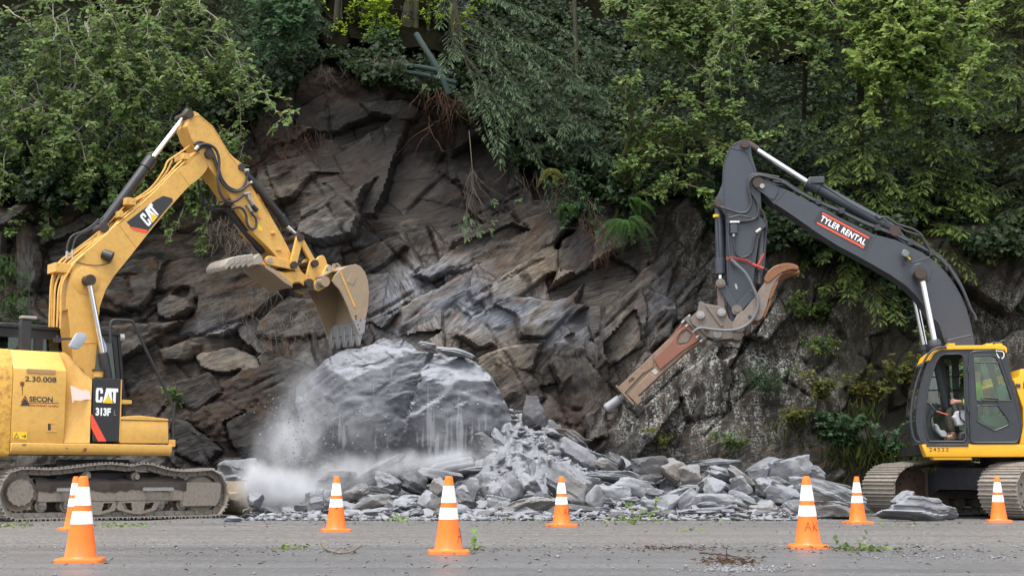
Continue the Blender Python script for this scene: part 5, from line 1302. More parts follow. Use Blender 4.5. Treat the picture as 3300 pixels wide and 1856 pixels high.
 bo_ = MB(); bo_.tube([a, a + (b - a) * .2, a + (b - a) * .4, a + (b - a) * .6, a + (b - a) * .8, b], [.060, .052, .056, .045, .048, .035], 12); bo_.build('lever_boot', M_RUBBER, co, 0)
 MB().tube([b, (b + e) / 2, e], [.024, .026, .024], 10).build('control_lever', M_BODYBLK, co, 0)
 MB().tube(spline([d3(u, v, .12) for u, v in r4([(752, 705), (730, 720), (725, 830), (700, 880), (705, 960), (770, 1030)])], 4), .013, 7).build('entry_rail', M_DCAB, cab, 0)
 a, b = d3(*r4([(560, 930)])[0], .2), d3(*r4([(425, 885)])[0], .2); MB().rod(a, b, .014, 8).build('red_lever', solid('faded_red_plastic', (.42, .10, .06), .5), cab, 0)
 dash = DLp(r4([(285, 790), (330, 775), (380, 810), (440, 900), (390, 950), (380, 1000), (395, 1080), (480, 1160), (540, 1190), (540, 1235), (330, 1235), (290, 1100), (283, 950)]), .5)
 MB().prism(dash, .62, .92).build('front_console', M_DCAB, cab, .02)
 pd = DLp(r4([(400, 1030), (440, 1040), (470, 1110), (520, 1110), (550, 1150), (550, 1195), (480, 1190), (420, 1120)]), .4); MB().prism(pd, .35, .55).build('pedal_cover', M_CONS, cab, .02)
 a, b = d3(*r4([(290, 1060)])[0], .3), d3(*r4([(360, 830)])[0], .3); MB().rod(a, b, .014, 8).build('foot_lever', M_DCAB, cab, 0)
 for (q, m, nm) in ((((458, 672), (536, 672), (536, 716), (458, 716)), solid('orange_card', (.50, .15, .03), .6), 'orange_card'), (((540, 670), (622, 670), (625, 765), (545, 768)), solid('printed_paper', (.5, .5, .48), .7, 0, .5, 60), 'paper'), (((522, 785), (600, 785), (600, 830), (522, 830)), M_DECALWHT, 'paper')):
  MB().prism(DLp(r4(list(q)), CW - .03), CW - .035, CW - .03).build(nm, m, cab, 0)
 MB().prism(DLp(r4([(690, 1130), (770, 1130), (770, 1225), (680, 1225)]), .2), .12, .4).build('box', M_BODYBLK, cab, .02)
 # ---------------- boom
 B0, B1, BC = 1.24, 1.76, 1.50
 bo = r1([(760, 272), (768, 252), (790, 247), (820, 258), (880, 282), (905, 286)]) + r2([(0, 218), (90, 256), (300, 362), (500, 470), (700, 568), (860, 610), (960, 655), (1060, 705), (1150, 770), (1225, 845), (1285, 925), (1330, 1005), (1370, 1100), (1398, 1200), (1418, 1290), (1440, 1420), (1230, 1420), (1228, 1330), (1180, 1255), (1120, 1165), (1070, 1085), (1010, 1005), (930, 930), (820, 855), (700, 785), (560, 708), (450, 650), (300, 556), (150, 450), (0, 350)]) + r1([(866, 378), (810, 325), (772, 300)])
 bpl = DLp(bo, B0)
 bm_ = MB().prism(bpl, B0 + .016, B1 - .016).build('boom', M_DGREY, root, 0)
 for la, lb in ((B0, B0 + .016), (B1 - .016, B1)): MB().prism(bpl, la, lb).build('boom_plate', M_DGREY, bm_, .006)
 for pa, pb in (((0, 335), (70, 255)), ((640, 715), (722, 565)), ((1235, 1330), (1405, 1290))):
  a, b = [d3(u, v, B0) for u, v in r2([pa, pb])]; MB().tube([a, b], .009, 6).build('weld_seam', M_DGREY, bm_, 0)
 low = [d3(u, v, B0 - .004) for u, v in r2([(0, 350), (150, 450), (300, 556), (450, 650), (560, 708), (700, 785), (820, 855), (930, 930), (1010, 1005), (1070, 1085)])]
 MB().tube(low, .012, 6).build('lower_flange', M_DGREY, bm_, 0)
 hp = DLp(r1([(762, 268), (790, 252), (880, 300), (882, 318), (862, 352), (845, 352), (775, 300)]), B0); MB().prism(hp, B0 - .02, B0 + .002).build('head_plate', M_DGREY, bm_, .006)
 MB().prism(DLp(r2([(830, 560), (850, 510), (880, 505), (905, 540), (960, 610), (950, 650)]), B0), B0 + .08, B0 + .40).build('ram_bracket', M_DGREY, bm_, .008)
 dc = DLp(r2([(270, 478), (320, 398), (345, 400), (698, 592), (690, 605), (648, 686), (630, 684), (280, 492)]), B0)
 dco = MB().prism(dc, B0 - .003, B0 - .0006).build('decal', M_DECALBLK, bm_, 0)
 for q in (((333, 424), (338, 413), (672, 590), (668, 602)), ((294, 492), (299, 481), (634, 658), (630, 670))):
  MB().prism(DLp(r2(list(q)), B0), B0 - .0045, B0 - .0032).build('stripe', M_DECALRED, dco, 0)
 a = np.array(dl(*r2([(314, 470)])[0], B0)); b = np.array(dl(*r2([(636, 648)])[0], B0)); c = np.array(dl(*r2([(336, 428)])[0], B0))
 ang = math.atan2(b[1] - a[1], b[0] - a[0]); ln = np.linalg.norm(b - a); hh = np.linalg.norm(c - a)
 o = flat_text('lettering', 'TYLER RENTAL', a[0], a[1], B0 - .0048, hh * 1.25, M_DECALWHT, dco, ang, 1, .004, .0, 1.12)
 o.data.transform(Matrix.Diagonal((ln / max(v.co.x for v in o.data.vertices), 1, 1, 1)))
 # pins and bosses
 for q, r_, l0, l1 in ((r1([(788, 272)])[0], .10, B0 - .05, B1 + .05), (r2([(1043, 848)])[0], .10, B0 - .34, B1 + .34), (r2([(858, 542)])[0], .10, B0 + .04, B1 - .04), (r1([(726, 90)])[0], .085, B0 - .03, B1 + .03), (r1([(602, 367)])[0], .075, B0 + .02, B1 - .02)):
  c = dl(*q, l0); MB().rod((c[0], l0, c[1]), (c[0], l1, c[1]), r_, 20).build('pin', M_PIN, bm_, 0)
 c = d3(*r1([(805, 292)])[0], B0); MB().rod((c.x, B0 - .06, c.z), (c.x, B0, c.z), .045, 14).build('bolt', M_STEEL, bm_, 0)
 c = d3(*r2([(1043, 850)])[0], B0); MB().tube_raw(Vector((c.x, B0, c.z)), Vector((0, -1, 0)), [(0, .19), (.008, .18), (.009, 0)], 32).build('pin_boss', M_DGREY, bm_, 0)
 # boom rams on both sides
 for l in (B0 - .22, B1 + .22):
  a = d3(*r2([(1043, 860)])[0], B0 - .22); b = d3(*r2([(1140, 1345)])[0], B0 - .22); a.y = b.y = l; d = (b - a).normalized()
  ro = MB().rod(a, b, .058, 18).build('boom_ram_rod', M_CHROME, root, 0)
  MB().tube([a - d * .07, a + d * .12], [.11, .10], 18).build('rod_eye', M_PIN, ro, 0)
  MB().tube([b - d * .05, b, b + d * .06, b + d * .07, b + d * 1.2], [.09, .115, .115, .095, .095], 18).build('boom_ram', M_DGREY, ro, 0)
 # work lamp
 lm = DLp(r2([(902, 712), (910, 682), (925, 683), (955, 700), (957, 715), (940, 740), (905, 728)]), B0 - .12); lo_ = MB().prism(lm, B0 - .2, B0 - .06).build('work_lamp', solid('grey_lamp_shell', (.13, .14, .15), .5), bm_, .012)
 c = d3(*r2([(922, 750)])[0], B0 - .1); MB().rod(c, c - Vector((0, 0, .10)), .022, 8).build('lamp_bracket', M_BODYBLK, lo_, 0)
 MB().rod(d3(*r2([(925, 735)])[0], B0 - .1), d3(*r2([(940, 760)])[0], B0), .012, 6).build('lamp_stem', M_BODYBLK, lo_, 0)
 MB().tube(spline([d3(u, v, B0 - .03) for u, v in r2([(940, 735), (965, 755), (985, 770), (1050, 750), (1110, 730)])], 4), .007, 5).build('lamp_wire', M_RUBBER, bm_, 0)
 MB().tube([d3(u, v, B0 - .04) for u, v in r2([(945, 730), (965, 750)])], .014, 6).build('yellow_plug', M_DECALYEL, bm_, 0)
 # stick ram along the top
 a = d3(*r1([(752, 103)])[0], BC); b = d3(*r2([(225, 195)])[0], BC); e = d3(*r2([(862, 545)])[0], BC); d = (e - b).normalized()
 ro = MB().rod(a, b, .055, 18).build('stick_ram_rod', M_CHROME, root, 0)
 MB().tube([b - d * .02, b, b + d * .25, b + d * .26, e - d * .25, e - d * .24, e], [.09, .125, .125, .108, .108, .095, .08], 22).build('stick_ram', M_DGREY, ro, 0)
 MB().tube([a - (b - a).normalized() * .1, a + (b - a).normalized() * .15], [.08, .08], 16).build('rod_eye', M_PIN, ro, 0)
 c = d3(*r2([(300, 195)])[0], BC - .1); MB().box(c.x - .12, c.x + .12, BC - .16, BC - .04, c.z - .03, c.z + .09).build('ram_port', M_DGREY, ro, .01)
 MB().tube(spline([d3(u, v, BC - .1) for u, v in r2([(320, 205), (420, 270), (560, 360), (700, 435), (720, 455)])], 3), .016, 7).build('ram_pipe', M_DGREY, ro, 0)
 MB().tube(spline([d3(u, v, BC - .12) for u, v in r2([(718, 435), (740, 455), (780, 445), (830, 470), (880, 500), (980, 530), (1040, 570), (1070, 620), (1105, 680)])], 5), .022, 8).build('hose', M_RUBBER, bm_, 0)
 MB().tube(spline([d3(u, v, BC + .05) for u, v in r2([(850, 490), (930, 545), (1020, 575), (1060, 610), (1095, 670), (1115, 700)])], 5), .022, 8).build('hose', M_RUBBER, bm_, 0)
 # pipes and hoses along the boom's back
 for off, l, r_, m in ((-14, B0 + .06, .020, M_DGREY), (-24, B0 + .16, .022, M_RUBBER), (-10, B0 + .30, .02, M_DGREY), (-34, B0 + .36, .02, M_RUBBER)):
  pl = r2([(-20, 205 + off), (60, 215 + off), (140, 268 + off), (300, 352 + off), (460, 420 + off), (650, 510 + off), (860, 590 + off), (980, 648 + off), (1110, 712 + off), (1190, 770 + off), (1260, 855 + off * 1.2), (1320, 940 + off), (1365, 1040 + off), (1395, 1120 + off)])
  MB().tube(spline([d3(u, v, l) for u, v in pl], 4), r_, 7).build('hydraulic_pipe' if m is M_DGREY else 'hose', m, bm_, 0)
 for q in ((300, 350), (465, 415), (720, 535), (955, 640), (1110, 715), (1225, 820)):
  c = d3(*r2([q])[0], B0 + .2); MB().box(c.x - .05, c.x + .05, B0 - .01, B0 + .42, c.z - .05, c.z + .05).build('pipe_clamp', M_BODYBLK, bm_, .006)
 MB().tube(spline([d3(u, v, B0 - .05) for u, v in r2([(1240, 800), (1290, 880), (1340, 960), (1380, 1050), (1405, 1110), (1430, 1150), (1440, 1185)])], 4), .024, 8).build('hydraulic_pipe', M_DGREY, bm_, 0)
 MB().tube(spline([d3(u, v, B0 - .02) for u, v in r2([(1120, 1165), (1165, 1200), (1190, 1260), (1215, 1330), (1240, 1365)])], 4), .018, 8).build('hose', M_DGREY, bm_, 0)
 # ---------------- stick
 st = r1([(690, 84), (712, 74), (738, 76), (752, 92), (756, 140), (778, 215), (792, 252), (800, 330), (802, 395), (797, 432), (824, 455), (826, 478), (806, 492), (790, 540), (776, 640), (764, 760), (748, 850), (722, 935), (712, 985), (690, 1000), (668, 985), (655, 930), (645, 800), (640, 640), (636, 430), (615, 398), (588, 380), (585, 355), (603, 320), (622, 272), (626, 182), (655, 110)])
 S0, S1 = B0 + .0, B1 - .0
 T0, T1 = 1.28, 1.72
 sp_ = DLp(st, T0)
 so = MB().prism(sp_, T0 + .016, T1 - .016).build('stick', M_DGREY, root, 0)
 for la, lb in ((T0, T0 + .016), (T1 - .016, T1)): MB().prism(sp_, la, lb).build('stick_plate', M_DGREY, so, .006)
 for pl in ([(690, 86), (655, 112), (628, 182), (624, 272), (632, 385), (640, 390)], [(655, 110), (720, 125), (738, 140), (775, 225)], [(640, 400), (645, 640), (652, 900)], [(632, 420), (640, 440), (700, 425), (790, 445)]):
  MB().tube([d3(u, v, T0 - .003) for u, v in r1(pl)], .010, 6).build('weld_seam', M_DGREY, so, 0)
 # bucket ram on the left, linkage
 a = d3(*r1([(604, 385)])[0], BC); b = d3(*r1([(612, 700)])[0], BC); e = d3(*r1([(612, 742)])[0], BC); d = (b - a).normalized()
 ro = MB().tube([a - d * .12, a, a + d * .02, b - d * .30, b - d * .29, b, b + d * .02], [.06, .07, .083, .083, .11, .11, .07], 20).build('bucket_ram', M_DGREY, root, 0)
 MB().rod(b, e, .045, 14).build('bucket_ram_rod', M_CHROME, ro, 0)
 c = d3(*r1([(598, 430)])[0], BC); MB().tube([c - d * .025, c + d * .025], [.088, .088], 18).build('yellow_band', M_DECALYEL, ro, 0)
 MB().tube([d3(u, v, BC - .09) for u, v in r1([(596, 440), (600, 560), (604, 640), (600, 665)])], .013, 6).build('ram_pipe', M_DGREY, ro, 0)
 def bar(pa, pb, l0, l1, w, mat, par, name):
  a, b = np.array(dl(*pa, l0)), np.array(dl(*pb, l0)); t = (b - a) / np.linalg.norm(b - a); n = np.array([-t[1], t[0]]); pts = []
  for k in range(9): w_ = math.pi / 2 + math.pi * k / 8; pts.append(tuple(a + w * (t * math.cos(w_) + n * math.sin(w_))))
  for k in range(9): w_ = -math.pi / 2 + math.pi * k / 8; pts.append(tuple(b + w * (t * math.cos(w_) + n * math.sin(w_))))
  return MB().prism(pts, l0, l1).build(name, mat, par, .006)
 J1, J2, J3, J4 = r1([(612, 742)])[0], r1([(688, 868)])[0], r1([(616, 880)])[0], r1([(690, 982)])[0]
 for l in (T0 - .06, T1 + .005):
  bar(J1, J2, l, l + .055, .075, M_DGREY, so, 'link_arm'); bar(J1, J3, l + .06 if l < BC else l - .06, l + .11 if l < BC else l - .01, .065, M_COUPL, so, 'bucket_link')
  bar(J2, r1([(757, 793)])[0], l - .05 if l < BC else l + .05, l if l < BC else l + .10, .075, M_DGREY, so, 'thumb_link')
 for q, r_ in ((J1, .085), (J2, .095), (J3, .085), (J4, .10)):
  c = dl(*q, T0 - .1); po = MB().rod((c[0], T0 - .13, c[1]), (c[0], T1 + .13, c[1]), r_, 20); po.rod((c[0], T0 - .15, c[1]), (c[0], T0 - .12, c[1]), r_ * .55, 10); po.build('pin', M_COUPL, so, 0)
 # coupler
 cp = DLp(r1([(508, 835), (520, 828), (535, 838), (600, 850), (628, 862), (640, 890), (655, 915), (700, 950), (722, 985), (705, 1008), (672, 1002), (600, 1008), (545, 992), (520, 965), (478, 935), (468, 905), (500, 878), (512, 862)]), T0 - .06)
 cpo = MB().prism(cp, T0 - .11, T0 - .06).build('coupler', M_COUPL, root, .01); MB().prism(cp, T1 + .06, T1 + .11).build('coupler_cheek', M_COUPL, cpo, .01)
 MB().prism(DLp(r1([(510, 870), (560, 862), (640, 960), (600, 985), (540, 970), (490, 920)]), BC), T0 - .06, T1 + .06).build('coupler_body', M_PIN, cpo, 0)
 MB().prism(DLp(r1([(538, 850), (548, 848), (625, 945), (610, 948)]), T0), T0 - .13, T0 - .11).build('coupler_rib', M_COUPL, cpo, .004)
 for q, r_ in (((518, 892), .075), ((616, 880), .075), ((597, 980), .075), ((545, 950), .05)):
  c = dl(*r1([q])[0], T0 - .1); po = MB().rod((c[0], T0 - .16, c[1]), (c[0], T1 + .16, c[1]), r_, 18); po.rod((c[0], T0 - .18, c[1]), (c[0], T0 - .15, c[1]), r_ * .6, 6); po.build('pin', M_STEEL if r_ > .06 else M_COUPL, cpo, 0)
 # rusty thumb folded up behind the stick
 th = r1([(664, 958), (668, 925), (690, 890), (722, 868), (768, 812), (795, 770), (815, 742), (830, 715), (820, 708), (835, 685), (860, 665), (885, 655), (900, 700), (880, 720), (868, 735), (852, 765), (838, 805), (828, 850), (806, 905), (790, 918), (760, 915), (735, 945), (715, 968), (690, 972)])
 tho = MB().prism(DLp(th, T0 - .14), T0 - .17, T0 - .12).build('thumb', M_RUSTG, root, .008); MB().prism(DLp(th, T0 - .14), T1 + .12, T1 + .17).build('thumb_cheek', M_RUST, tho, .008)
 ed = r1([(870, 730), (885, 722), (860, 770), (846, 812), (836, 855), (812, 912), (800, 905), (828, 850), (838, 805), (852, 765)]); MB().prism(DLp(ed, BC), T0 - .15, T1 + .15).build('thumb_floor', M_RUST, tho, 0)
 for (pl, la, lb) in (([(818, 735), (822, 705), (845, 678), (880, 658), (915, 649), (950, 652), (977, 665), (972, 680), (945, 678), (905, 690), (870, 712), (840, 738)], T0 - .19, T0 + .06), ([(862, 722), (905, 698), (945, 684), (976, 680), (983, 695), (950, 704), (915, 716), (885, 735), (870, 745)], T0 + .10, T0 + .34), ([(825, 735), (840, 690), (880, 662), (930, 655), (970, 668), (935, 690), (880, 715), (850, 740)], T1 - .06, T1 + .19)):
  MB().prism(smooth2(DLp(r1(pl), la), 2), la, lb).build('thumb_tine', M_RUST, tho, .012)
 for k in range(10):
  t = k / 9; u, v = 866 - 30 * t, 742 + 70 * t
  c = d3(*r1([(u, v)])[0], T0 - .12); MB().box(c.x - .02, c.x + .05, T0 - .165, T1 + .165, c.z - .02, c.z + .02).build('thumb_tooth', M_RUST, tho, .004)
 c = dl(*r1([(748, 900)])[0], T0 - .18); MB().rod((c[0], T0 - .176, c[1]), (c[0], T0 - .16, c[1]), .035, 16).build('hole_plug', M_INK, tho, 0)
 # thumb ram, chain binder
 a, b = d3(*r1([(812, 470)])[0], BC), d3(*r1([(792, 745)])[0], BC); d = (b - a).normalized()
 tro = MB().tube([a - d * .05, a + d * .06, a + d * .08, b - d * .25, b - d * .24, b], [.07, .085, .08, .08, .045, .045], 18).build('thumb_ram', solid('grey_ram_tube', (.14, .145, .15), .5), root, 0)
 MB().tube([d3(u, v, BC - .1) for u, v in r1([(825, 480), (812, 640), (800, 720)])], .022, 8).build('ram_pipe', M_DGREY, tro, 0)
 c = dl(*r1([(810, 465)])[0], BC); MB().rod((c[0], T0 + .02, c[1]), (c[0], T1 - .02, c[1]), .07, 16).build('pin', M_PIN, tro, 0)
 M_RED = paint('red_binder_paint', (.34, .04, .025), .5, (.16, .07, .05), .6)
 a, b = d3(*r1([(760, 655)])[0], T0 - .12), d3(*r1([(812, 675)])[0], T0 - .12); bo2 = MB().rod(a, b, .030, 10).build('chain_binder', M_RED, root, 0)
 a, b = d3(*r1([(784, 665)])[0], T0 - .13), d3(*r1([(816, 604)])[0], T0 - .13); MB().tube([a, (a + b) / 2, b], [.022, .026, .016], 8).build('binder_handle', M_RED, bo2, 0)
 for seg, m in (([(640, 628), (665, 626), (690, 630), (715, 634), (738, 640), (760, 655)], M_RED), ([(812, 675), (822, 682), (832, 688)], M_PIN)):
  pp = spline([d3(u, v, T0 - .10) for u, v in r1(seg)], 3)
  for k in range(len(pp) - 1):
   a, b = pp[k], pp[k + 1]; mid = (a + b) / 2; dd = (b - a).normalized(); nn = Vector((0, 1, 0)) if k % 2 else dd.cross(Vector((0, 1, 0)))
   ring = [mid + dd * (math.cos(w) * (b - a).length * .72) + nn * (math.sin(w) * .026) for w in np.linspace(0, 2 * math.pi, 11)]
   MB().tube(ring, .009, 5, False).build('chain_link', m, bo2, 0)
 # hoses on the stick
 hs_ = [([(885, 250), (830, 240), (790, 234), (760, 240), (745, 262), (748, 305), (772, 345), (788, 380), (785, 425), (760, 448), (700, 455), (650, 460)], T0 - .05, .026, M_RUBBER),
   ([(900, 265), (840, 250), (790, 240), (755, 255), (742, 290), (750, 340), (755, 375), (735, 410), (700, 415), (650, 400), (610, 388)], T0 - .09, .024, M_RUBBER),
   ([(673, 520), (675, 570), (685, 605), (710, 622), (740, 615), (760, 590), (768, 545), (780, 510), (800, 492)], T0 - .04, .020, M_RUBBER),
   ([(800, 400), (815, 420), (818, 450)], T0 - .02, .02, M_RUBBER),
   ([(658, 630), (690, 660), (730, 700), (765, 765), (785, 820), (782, 870), (750, 925), (700, 955), (640, 963), (570, 958), (520, 952), (495, 962), (482, 975)], T0 - .22, .027, solid('grey_hose', (.11, .115, .12), .5)),
   ([(650, 460), (648, 520), (652, 590), (655, 625)], T0 - .02, .02, M_DGREY)]
 for pl, l, r_, m in hs_: MB().tube(spline([d3(u, v, l) for u, v in r1(pl)], 5), r_, 9).build('hose', m, so, 0)
 for a, b, r_ in (((673, 480), (673, 525), .03), ((656, 460), (700, 458), .03), ((800, 490), (778, 506), .03), ((612, 388), (640, 400), .028), ((660, 632), (690, 662), .034)):
  a_, b_ = [d3(u, v, T0 - .05) for u, v in r1([a, b])]; MB().rod(a_, b_, r_, 9).build('hose_fitting', M_FITTING, so, 0)
 c = d3(*r1([(672, 492)])[0], T0 - .05); MB().box(c.x - .06, c.x + .07, T0 - .1, T0, c.z - .08, c.z + .08).build('valve', M_DGREY, so, .01)
 MB().prism(DLp(r1([(677, 748), (685, 745), (692, 768), (684, 770)]), T0), T0 - .006, T0 - .001).build('label', M_FITTING, so, 0)
 # ---------------- breaker
 q0, q1 = np.array(dl(*r1([(495, 958)])[0], BC)), np.array(dl(*r1([(168, 1262)])[0], BC)); t = (q1 - q0) / np.linalg.norm(q1 - q0); nn = np.array([-t[1], t[0]]); Lb = np.linalg.norm(q1 - q0)
 def bp(a, w): p = q0 + t * a + nn * w; return (float(p[0]), float(p[1]))
 if bp(0, 1)[1] < bp(0, 0)[1]: nn = -nn
 hw = .20
 bro = MB().prism([bp(.02, hw * .98), bp(.40, hw * 1.0), bp(Lb, hw * .86), bp(Lb, -hw * .86), bp(.40, -hw * 1.0), bp(.02, -hw * .98)], BC - .20, BC + .20).build('breaker', M_BREAK, root, .012)
 for l0, l1 in ((BC - .235, BC - .20), (BC + .20, BC + .235)):
  MB().prism([bp(.0, hw * 1.08), bp(.5, hw * .60), bp(.95, hw * .5), bp(1.0, -hw * .55), bp(.45, -hw * .7), bp(.0, -hw * 1.08)], l0, l1, [smooth2([bp(.14, hw * .5), bp(.30, hw * .62), bp(.44, hw * .2), bp(.44, -hw * .2), bp(.28, -hw * .5), bp(.14, -hw * .3)], 3)] if l0 < BC else []).build('breaker_cheek', M_BRRED, bro, .006)
  MB().prism([bp(.9, hw * .95), bp(Lb - .55, hw * .9), bp(Lb - .5, hw * .2), bp(1.05, hw * .05)], l0 + .012, l1 - .008).build('breaker_side_plate', M_BREAK, bro, .006)
  MB().prism([bp(Lb - .60, -hw * .1), bp(Lb - .02, -hw * .2), bp(Lb - .02, -hw * .95), bp(Lb - .62, -hw * .95)], l0, l1).build('breaker_side_plate', M_BREAK, bro, .012)
  MB().prism([bp(Lb - .50, hw * .9), bp(Lb, hw * .9), bp(Lb, hw * .1), bp(Lb - .55, hw * .3)], l0 + .005, l1, [smooth2([bp(Lb - .30, hw * .62), bp(Lb - .20, hw * .62), bp(Lb - .20, hw * .36), bp(Lb - .30, hw * .36)], 2)]).build('breaker_side_plate', M_BREAK, bro, .006)
 MB().prism([bp(Lb, hw * 1.12), bp(Lb + .035, hw * 1.12), bp(Lb + .035, -hw * 1.25), bp(Lb, -hw * 1.25)], BC - .25, BC + .25).build('breaker_end_plate', M_BREAK, bro, .006)
 MB().prism([bp(Lb - .16, -hw * .9), bp(Lb - .02, -hw * .9), bp(Lb - .02, -hw * 1.55), bp(Lb - .14, -hw * 1.5)], BC - .24, BC + .24).build('breaker_claw', M_BREAK, bro, .012)
 MB().prism([bp(-.05, hw * 1.35), bp(.05, hw * 1.35), bp(.05, -hw * 1.35), bp(-.05, -hw * 1.35)], BC - .28, BC + .28).build('mounting_plate', M_COUPL, bro, .008)
 MB().prism([bp(.10, hw * 1.0), bp(.02, hw * 1.3), bp(.5, hw * 1.0)], BC - .2, BC + .2).build('mounting_gusset', M_BRRED, bro, .004)
 MB().prism([bp(.10, -hw * 1.0), bp(.02, -hw * 1.3), bp(.45, -hw * 1.0)], BC - .2, BC + .2).build('mounting_gusset', M_BRRED, bro, .004)
 for w in (1.2, .7, -.7, -1.2):
  a = bp(-.09, hw * w); b = bp(.12, hw * w); MB().rod((a[0], BC - .235, a[1]), (b[0], BC - .235, b[1]), .026, 6).build('bolt', M_STEEL, bro, 0)
 MB().prism([bp(.16, hw * .45), bp(.42, hw * .1), bp(.30, -hw * .42), bp(.15, -hw * .2)], BC - .22, BC - .205).build('breaker_body', M_COUPL, bro, 0)
 MB().prism([bp(1.05, -hw * .15), bp(1.14, -hw * .1), bp(1.13, -hw * .6), bp(1.05, -hw * .6)], BC - .208, BC - .202).build('label', M_FITTING, bro, 0)
 a, b = bp(Lb + .0, 0), bp(Lb + .40, -.0)
 tipp = np.array(dl(*r1([(74, 1330)])[0], BC)); A3, B3 = Vector((a[0], BC, a[1])), Vector((float(tipp[0]), BC, float(tipp[1])))
 d = (B3 - A3).normalized(); MB().tube([A3, A3 + d * .12, A3 + d * .13, B3 - d * .03, B3], [.06, .06, .082, .086, .065], 20).build('chisel', solid('dusty_chisel_steel', (.22, .225, .24), .6, .2, .2, 12, .2), bro, 0)
build_deere()
def build_operator():
 def q(u, v, l): p = d3(*r4([(u, v)])[0], l); return (p.x, p.y, p.z)
 hip, chest, neck, head, crown = q(850, 880, .56), q(875, 690, .56), q(890, 540, .56), q(880, 440, .56), q(880, 360, .56)
 sh0, el0, wr0, hd0 = q(885, 590, .36), q(820, 790, .28), q(705, 775, .25), q(640, 775, .25)
 sh1, el1, wr1, hd1 = q(885, 590, .76), q(820, 790, .86), q(705, 790, .86), q(650, 780, .86)
 kn0, an0, to0 = q(570, 890, .44), q(630, 1170, .44), q(510, 1212, .44)
 kn1, an1, to1 = q(560, 890, .66), q(600, 1170, .66), q(480, 1212, .66)
 V = [hip + (.15,), chest + (.165,), neck + (.062,), head + (.095,), crown + (.075,), sh0 + (.075,), el0 + (.05,), wr0 + (.034,), hd0 + (.036,), sh1 + (.075,), el1 + (.05,), wr1 + (.034,), hd1 + (.036,), kn0 + (.068,), an0 + (.045,), to0 + (.038,), kn1 + (.068,), an1 + (.045,), to1 + (.038,)]
 E = [(0, 1), (1, 2), (2, 3), (3, 4), (1, 5), (5, 6), (6, 7), (7, 8), (1, 9), (9, 10), (10, 11), (11, 12), (0, 13), (13, 14), (14, 15), (0, 16), (16, 17), (17, 18)]
 k = 8
 for (hand, wr, side) in ((8, wr0, -1), (12, wr1, 1)):       # four fingers curled over the lever and a thumb
  h = Vector(V[hand][:3]); b = len(V)
  for j in range(4):
   z = .030 - .020 * j; y = side * .012
   V.append((h.x - .035, h.y + y - .018, h.z + z, .0095)); V.append((h.x - .070, h.y + y + .004, h.z + z - .004, .009)); V.append((h.x - .068, h.y + y + .034, h.z + z - .006, .008))
   E += [(hand, b), (b, b + 1), (b + 1, b + 2)]; b += 3
  V.append((h.x - .015, h.y + .02, h.z + .045, .010)); V.append((h.x - .045, h.y + .022, h.z + .055, .009)); E += [(hand, b), (b, b + 1)]
 p = skin_body('person', (V, E), M_SKIN)
 p.location = D_O; p.rotation_euler = (0, 0, D_YAW)
 tag(p, 'operator in a lime jacket and brown trousers seated in the cab of the right excavator', 'person')
 J = [hip + (.165,), chest + (.185,), (neck[0], neck[1], neck[2] - .03, .08), sh0 + (.095,), el0 + (.07,), (wr0[0] + .02, wr0[1], wr0[2], .052), sh1 + (.095,), el1 + (.07,), (wr1[0] + .02, wr1[1], wr1[2], .052)]
 skin_body('jacket', (J, [(0, 1), (1, 2), (1, 3), (3, 4), (4, 5), (1, 6), (6, 7), (7, 8)]), M_LIME, p)
 T = [hip + (.172,), kn0 + (.085,), (an0[0], an0[1], an0[2] + .04, .072), kn1 + (.085,), (an1[0], an1[1], an1[2] + .04, .072)]
 skin_body('trousers', (T, [(0, 1), (1, 2), (0, 3), (3, 4)]), M_TROUS, p)
 for a, t in ((an0, to0), (an1, to1)):
  skin_body('boot', ([(a[0], a[1], a[2] + .05, .058), a + (.056,), (a[0] + .03, a[1], t[2] + .01, .052), ((a[0] + t[0]) / 2, a[1], t[2] + .01, .050), (t[0], t[1], t[2], .045)], [(0, 1), (1, 2), (2, 3), (3, 4)]), M_BOOT, p)
 hc = Vector(head); f = MB()
 f.tube([(hc.x, hc.y, hc.z + .02), (hc.x, hc.y, hc.z + .05), (hc.x, hc.y, hc.z + .10), (hc.x, hc.y, hc.z + .135)], [.112, .112, .095, .04], 18); f.prism([(hc.x - .19, hc.z + .03), (hc.x - .09, hc.z + .06), (hc.x - .09, hc.z + .04)], hc.y - .08, hc.y + .08)
 f.build('cap', M_BODYBLK, p, .004)
 fc = MB(); fc.prism([(hc.x - .125, hc.z - .025), (hc.x - .09, hc.z + .02), (hc.x - .085, hc.z - .03)], hc.y - .014, hc.y + .014); fc.build('nose', M_SKIN, p, .004)
 for s in (-1, 1):
  MB().tube_raw(Vector((hc.x - .095, hc.y + s * .034, hc.z + .015)), Vector((-1, 0, 0)), [(-.01, .012), (.0, .012), (.004, .006)], 10).build('eye', M_INK, p, 0)
  MB().tube_raw(Vector((hc.x + .01, hc.y + s * .088, hc.z - .005)), Vector((0, s, 0)), [(0, .03), (.012, .028), (.018, .015)], 10).build('ear', M_SKIN, p, 0)
 MB().box(hc.x - .103, hc.x - .09, hc.y - .025, hc.y + .025, hc.z - .058, hc.z - .050).build('mouth', M_REDINK, p, 0)
build_operator()
